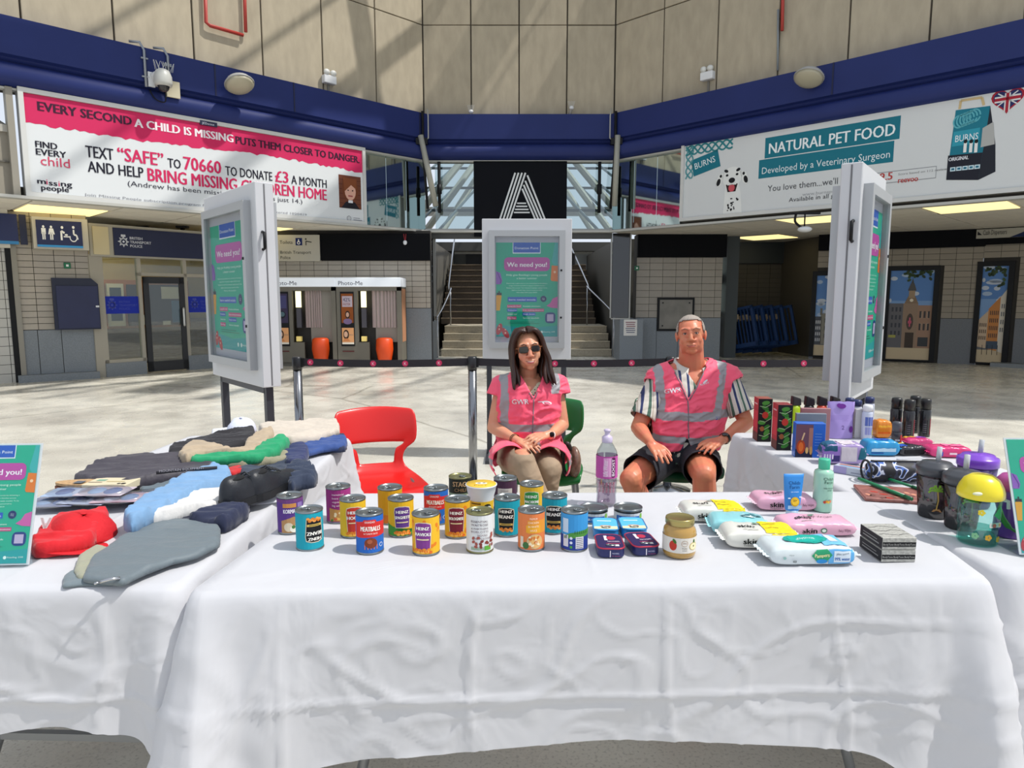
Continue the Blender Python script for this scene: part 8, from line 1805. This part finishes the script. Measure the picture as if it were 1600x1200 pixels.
    # blouse under the vest
    bm=BM(); torso(bm,rings,.008,up=.008); cap_(bm,nb+Vector((0,-.0,-.035)),nb+Vector((0,.01,-.01)),.07,.058); sv,sf=vol(bm,.007,3)
    def bl():
        m=bpy.data.materials.new('patterned_blouse'); m.use_nodes=True; q=m.node_tree; b=q.nodes['Principled BSDF']; tc=q.nodes.new('ShaderNodeTexCoord'); v=q.nodes.new('ShaderNodeTexVoronoi'); v.inputs['Scale'].default_value=70; r=q.nodes.new('ShaderNodeValToRGB'); r.color_ramp.elements[0].color=lin('#2a2620'); r.color_ramp.elements[0].position=.28; r.color_ramp.elements[1].color=lin('#d9cfb0'); r.color_ramp.elements[1].position=.36; q.links.new(tc.outputs['Object'],v.inputs['Vector']); q.links.new(v.outputs['Distance'],r.inputs[0]); q.links.new(r.outputs[0],b.inputs['Base Color']); return m
    zn=nb.z; skinmesh('blouse',sv,sf,org,[bl()],t,lambda c:c.z<zn-.0 and not (c.y<nb.y and c.z>zn-.085 and abs(c.x-nb.x+.012)<(c.z-(zn-.085))*.75))
    # vest with loose skirt over the lap
    bm=BM(); r2=[(r0[0],r0[1]+.034,r0[2]+.030) for r0 in rings]; r2[0]=(r2[0][0],.225,.17); torso(bm,r2,up=.024)
    for a in (shL,shR): cap_(bm,nb+Vector((0,.015,.0)),a,.060,.064)
    for a,b in ((shL,elL),(shR,elR)): chain(bm,[a,a.lerp(b,.26)],[.066,.074])
    cap_(bm,J(796,712,3.80),J(795,722,3.52),.115,.100); cap_(bm,J(860,712,3.80),J(862,724,3.52),.115,.100); cap_(bm,J(800,708,3.78),J(858,708,3.78),.12,.12)
    vv,vf=vol(bm,.006,6); zv=J(834,622,3.72).z; xc=J(834,622,3.72).x
    def kv(c):
        if c.z<J(826,741,3.6).z-.015 : return False
        if c.y<3.50+.02*math.sin(c.x*17): return False
        xm=J(829,700,3.6).x; q_=abs(c.x-xm)/.20
        if c.y<3.76 and c.z<J(830,703,3.6).z-.14*q_*q_: return False
        if c.y<3.86 and c.z>zv and abs(c.x-xc+ (c.z-zv)*.10)<(c.z-zv)*.50: return False
        if math.hypot(c.x-nb.x,(c.y-nb.y-.01))<.078 and c.z>nb.z-.03: return False
        for a,b in ((shL,elL),(shR,elR)):
            d_=(b-a).normalized(); w=c-a; tt_=w.dot(d_)
            if tt_>(b-a).length*.25 and (w-d_*tt_).length<.085 and abs(c.x-J(826,640,3.85).x)>.175: return False
        return True
    z1=J(826,668,3.72).z
    def mv(c):
        if abs(c.z-z1)<.022: return 1
        zz=J(826,706,3.6).z+ (abs(c.x-org.x)-.1)*-.35*(1 if c.x>org.x else .9)
        if abs(c.z-zz)<.017 and c.z<z1: return 1
        for s,x0 in ((-1,J(789,620,3.75).x),(1,J(867,606,3.75).x)):
            if abs(c.x-x0)<.022 and c.z>z1 and (s<0 or c.z>z1+.18): return 1
        return 0
    ve=skinmesh('hi_vis_vest',vv,vf,org,[PINK,RFL],t,kv,mv,wr_cloth(.012,12,(org.x,3.9)),.004); bv=ray_on([ve],org)
    def prj(u0,v0,tilt=0): return lambda u,v,L: front_hit(bv,u0-org.x+u,v0+v+tilt*u,.003+.0006*L)
    d=Dec(); d.text('GWR',0,0,.028,'#e9e2e6',w=.09,L=1,bold=.02); g=J(800,632,3.7); d.build('lettering',t,prj(g.x,g.z,.03))
    d=Dec(); d.disc(.02,.0,.028,.010,'#e9e2e6',1,12,rot=-.2); d.disc(.022,-.001,.018,.005,'#e07a90',2,10,rot=-.2); d.rect(-.03,.004,.0,.009,'#e9e2e6',1); g=J(849,630,3.7); d.build('emblem',t,prj(g.x,g.z))
    bm=BM(); z_e=J(830,686,3.7).z; tube(bm,[front_hit(bv,xc-org.x-.006*i/10,zv-.004-(zv-z_e)*i/14,.003) for i in range(15)],.0033,5); obj('vest_zip',bm,TRIM,t,True)
    for s in (-1,1):
        pts=[]
        for i in range(8):
            z=zv+(nb.z-.05-zv)*i/7; x=xc-(z-zv)*.10+s*((z-zv)*.50+.006); h=bv.ray_cast(Vector((x-org.x,-3,z)),Vector((0,1,0)))
            if h[0] is not None: pts.append(h[0]+Vector((0,-.003,0)))
        if len(pts)>2: bm=BM(); tube(bm,pts,.0033,5); obj('vest_trim',bm,TRIM,t,True)
    # trousers, legs crossed
    bm=BM(); torso(bm,[(r0[0],r0[1]+.01,r0[2]+.01) for r0 in rings[:3]])
    chain(bm,[hipL,hipL.lerp(knL,.5),knL],[.095,.084,.064]); chain(bm,[knL,knL.lerp(anL,.4),anL+Vector((0,0,.05))],[.062,.058,.050]); chain(bm,[hipR,hipR.lerp(knR,.5),knR],[.095,.082,.062]); chain(bm,[knR,knR.lerp(anR,.4),anR+Vector((0,0,.05))],[.060,.056,.050])
    qv,qf=vol(bm,.007,5); skinmesh('trousers',qv,qf,org,[M('#a08a72',.85,bump=.3,scale=20,var=.05)],t,lambda c:c.z<rings[2][0].z-.02,None,wr_cloth(.006,11,(org.x,3.9)))
    for a in (anL,anR): bm=BM(); cap_(bm,a-org+Vector((0,.02,-.045)),a-org+Vector((0,-.14,-.055)),.04,.032); obj('shoe',bm,M('#e4e2de',.5),t,True)
    # watch, bracelets, ring
    d_=(wrR-elR).normalized(); R3=Vector((0,0,1)).rotation_difference(d_).to_matrix().to_4x4(); bm=BM(); lathe(bm,[(.025,-.010),(.027,0),(.025,.010)],20,cap=False); bmesh.ops.transform(bm,matrix=Matrix.Translation(wrR-org-d_*.012)@R3,verts=bm.verts); obj('watch_strap',bm,M('#e3dfda',.4),t,True)
    bm=BM(); ell(bm,wrR-org+Vector((.010,-.024,.012)),.014,.008,.015); obj('watch_face',bm,BLK,t,True)
    d2=(wrL-elL).normalized(); R3=Vector((0,0,1)).rotation_difference(d2).to_matrix().to_4x4()
    for q in (.0,.012): bm=BM(); tube(bm,[(.027*math.cos(a*PI/10),.027*math.sin(a*PI/10),0) for a in range(21)],.002,5); bmesh.ops.transform(bm,matrix=Matrix.Translation(wrL-org-d2*(.006+q))@R3,verts=bm.verts); obj('bracelet',bm,M('#6a4a2c',.4,metal=.4),t,True)
    bm=BM(); tube(bm,curve_pts([nb-org+Vector(p) for p in ((-.04,-.04,.0),(-.012,-.064,-.04),(0,-.072,-.05),(.012,-.064,-.04),(.035,-.04,.0))],4),.0010,4); obj('necklace',bm,M('#d9c58a',.3,metal=1),t,True)
build_woman()
chair('green moulded chair the woman sits on',.19,3.98,-.12,'#0a6b2c'); chair('green moulded chair the man sits on',.985,4.06,0.0,'#0c4a2a')
# bags by the woman's chair
t=thing('rucksack','grey and black rucksack on the floor beside the woman','bag',(.40,3.10,0),.1); bm=BM()
chain(bm,[(-.12,0,.12),(.12,0,.12)],[.11,.11]); chain(bm,[(-.11,0,.30),(.11,0,.30)],[.10,.10]); chain(bm,[(-.05,.0,.42),(.05,.02,.40)],[.06,.05])
vs,fs=vol(bm,.012,4); mb=skinmesh('body',vs,fs,Vector((0,0,0)),[M('#3d3e42',.8,bump=.3,scale=30),M('#15161a',.6)],t,None,lambda c:1 if c.z>.37 or abs(c.z-.22)<.02 else 0)
for s in (-1,1): bm=BM(); tube(bm,curve_pts([(s*.07,-.10,.38),(s*.08,-.125,.26),(s*.08,-.11,.1)],4),.012,6); obj('strap',bm,M('#77787c',.7),t,True)
t=thing('handbag','brown snakeskin handbag hanging beside the green chair','bag',at_y(897,722,3.75)-Vector((0,0,.06)),.3); bm=BM(); ell(bm,(0,0,.06),.035,.06,.09,20,14); obj('body',bm,M('#7a5f50',.3,var=.4,scale=60,coat=.4),t,True); bm=BM(); tube(bm,curve_pts([(-.02,0,.13),(-.045,0,.17),(-.06,.02,.10),(-.05,.02,.0),(-.01,0,-.02)],5),.013,8); obj('strap',bm,M('#2a2220',.5),t,True)
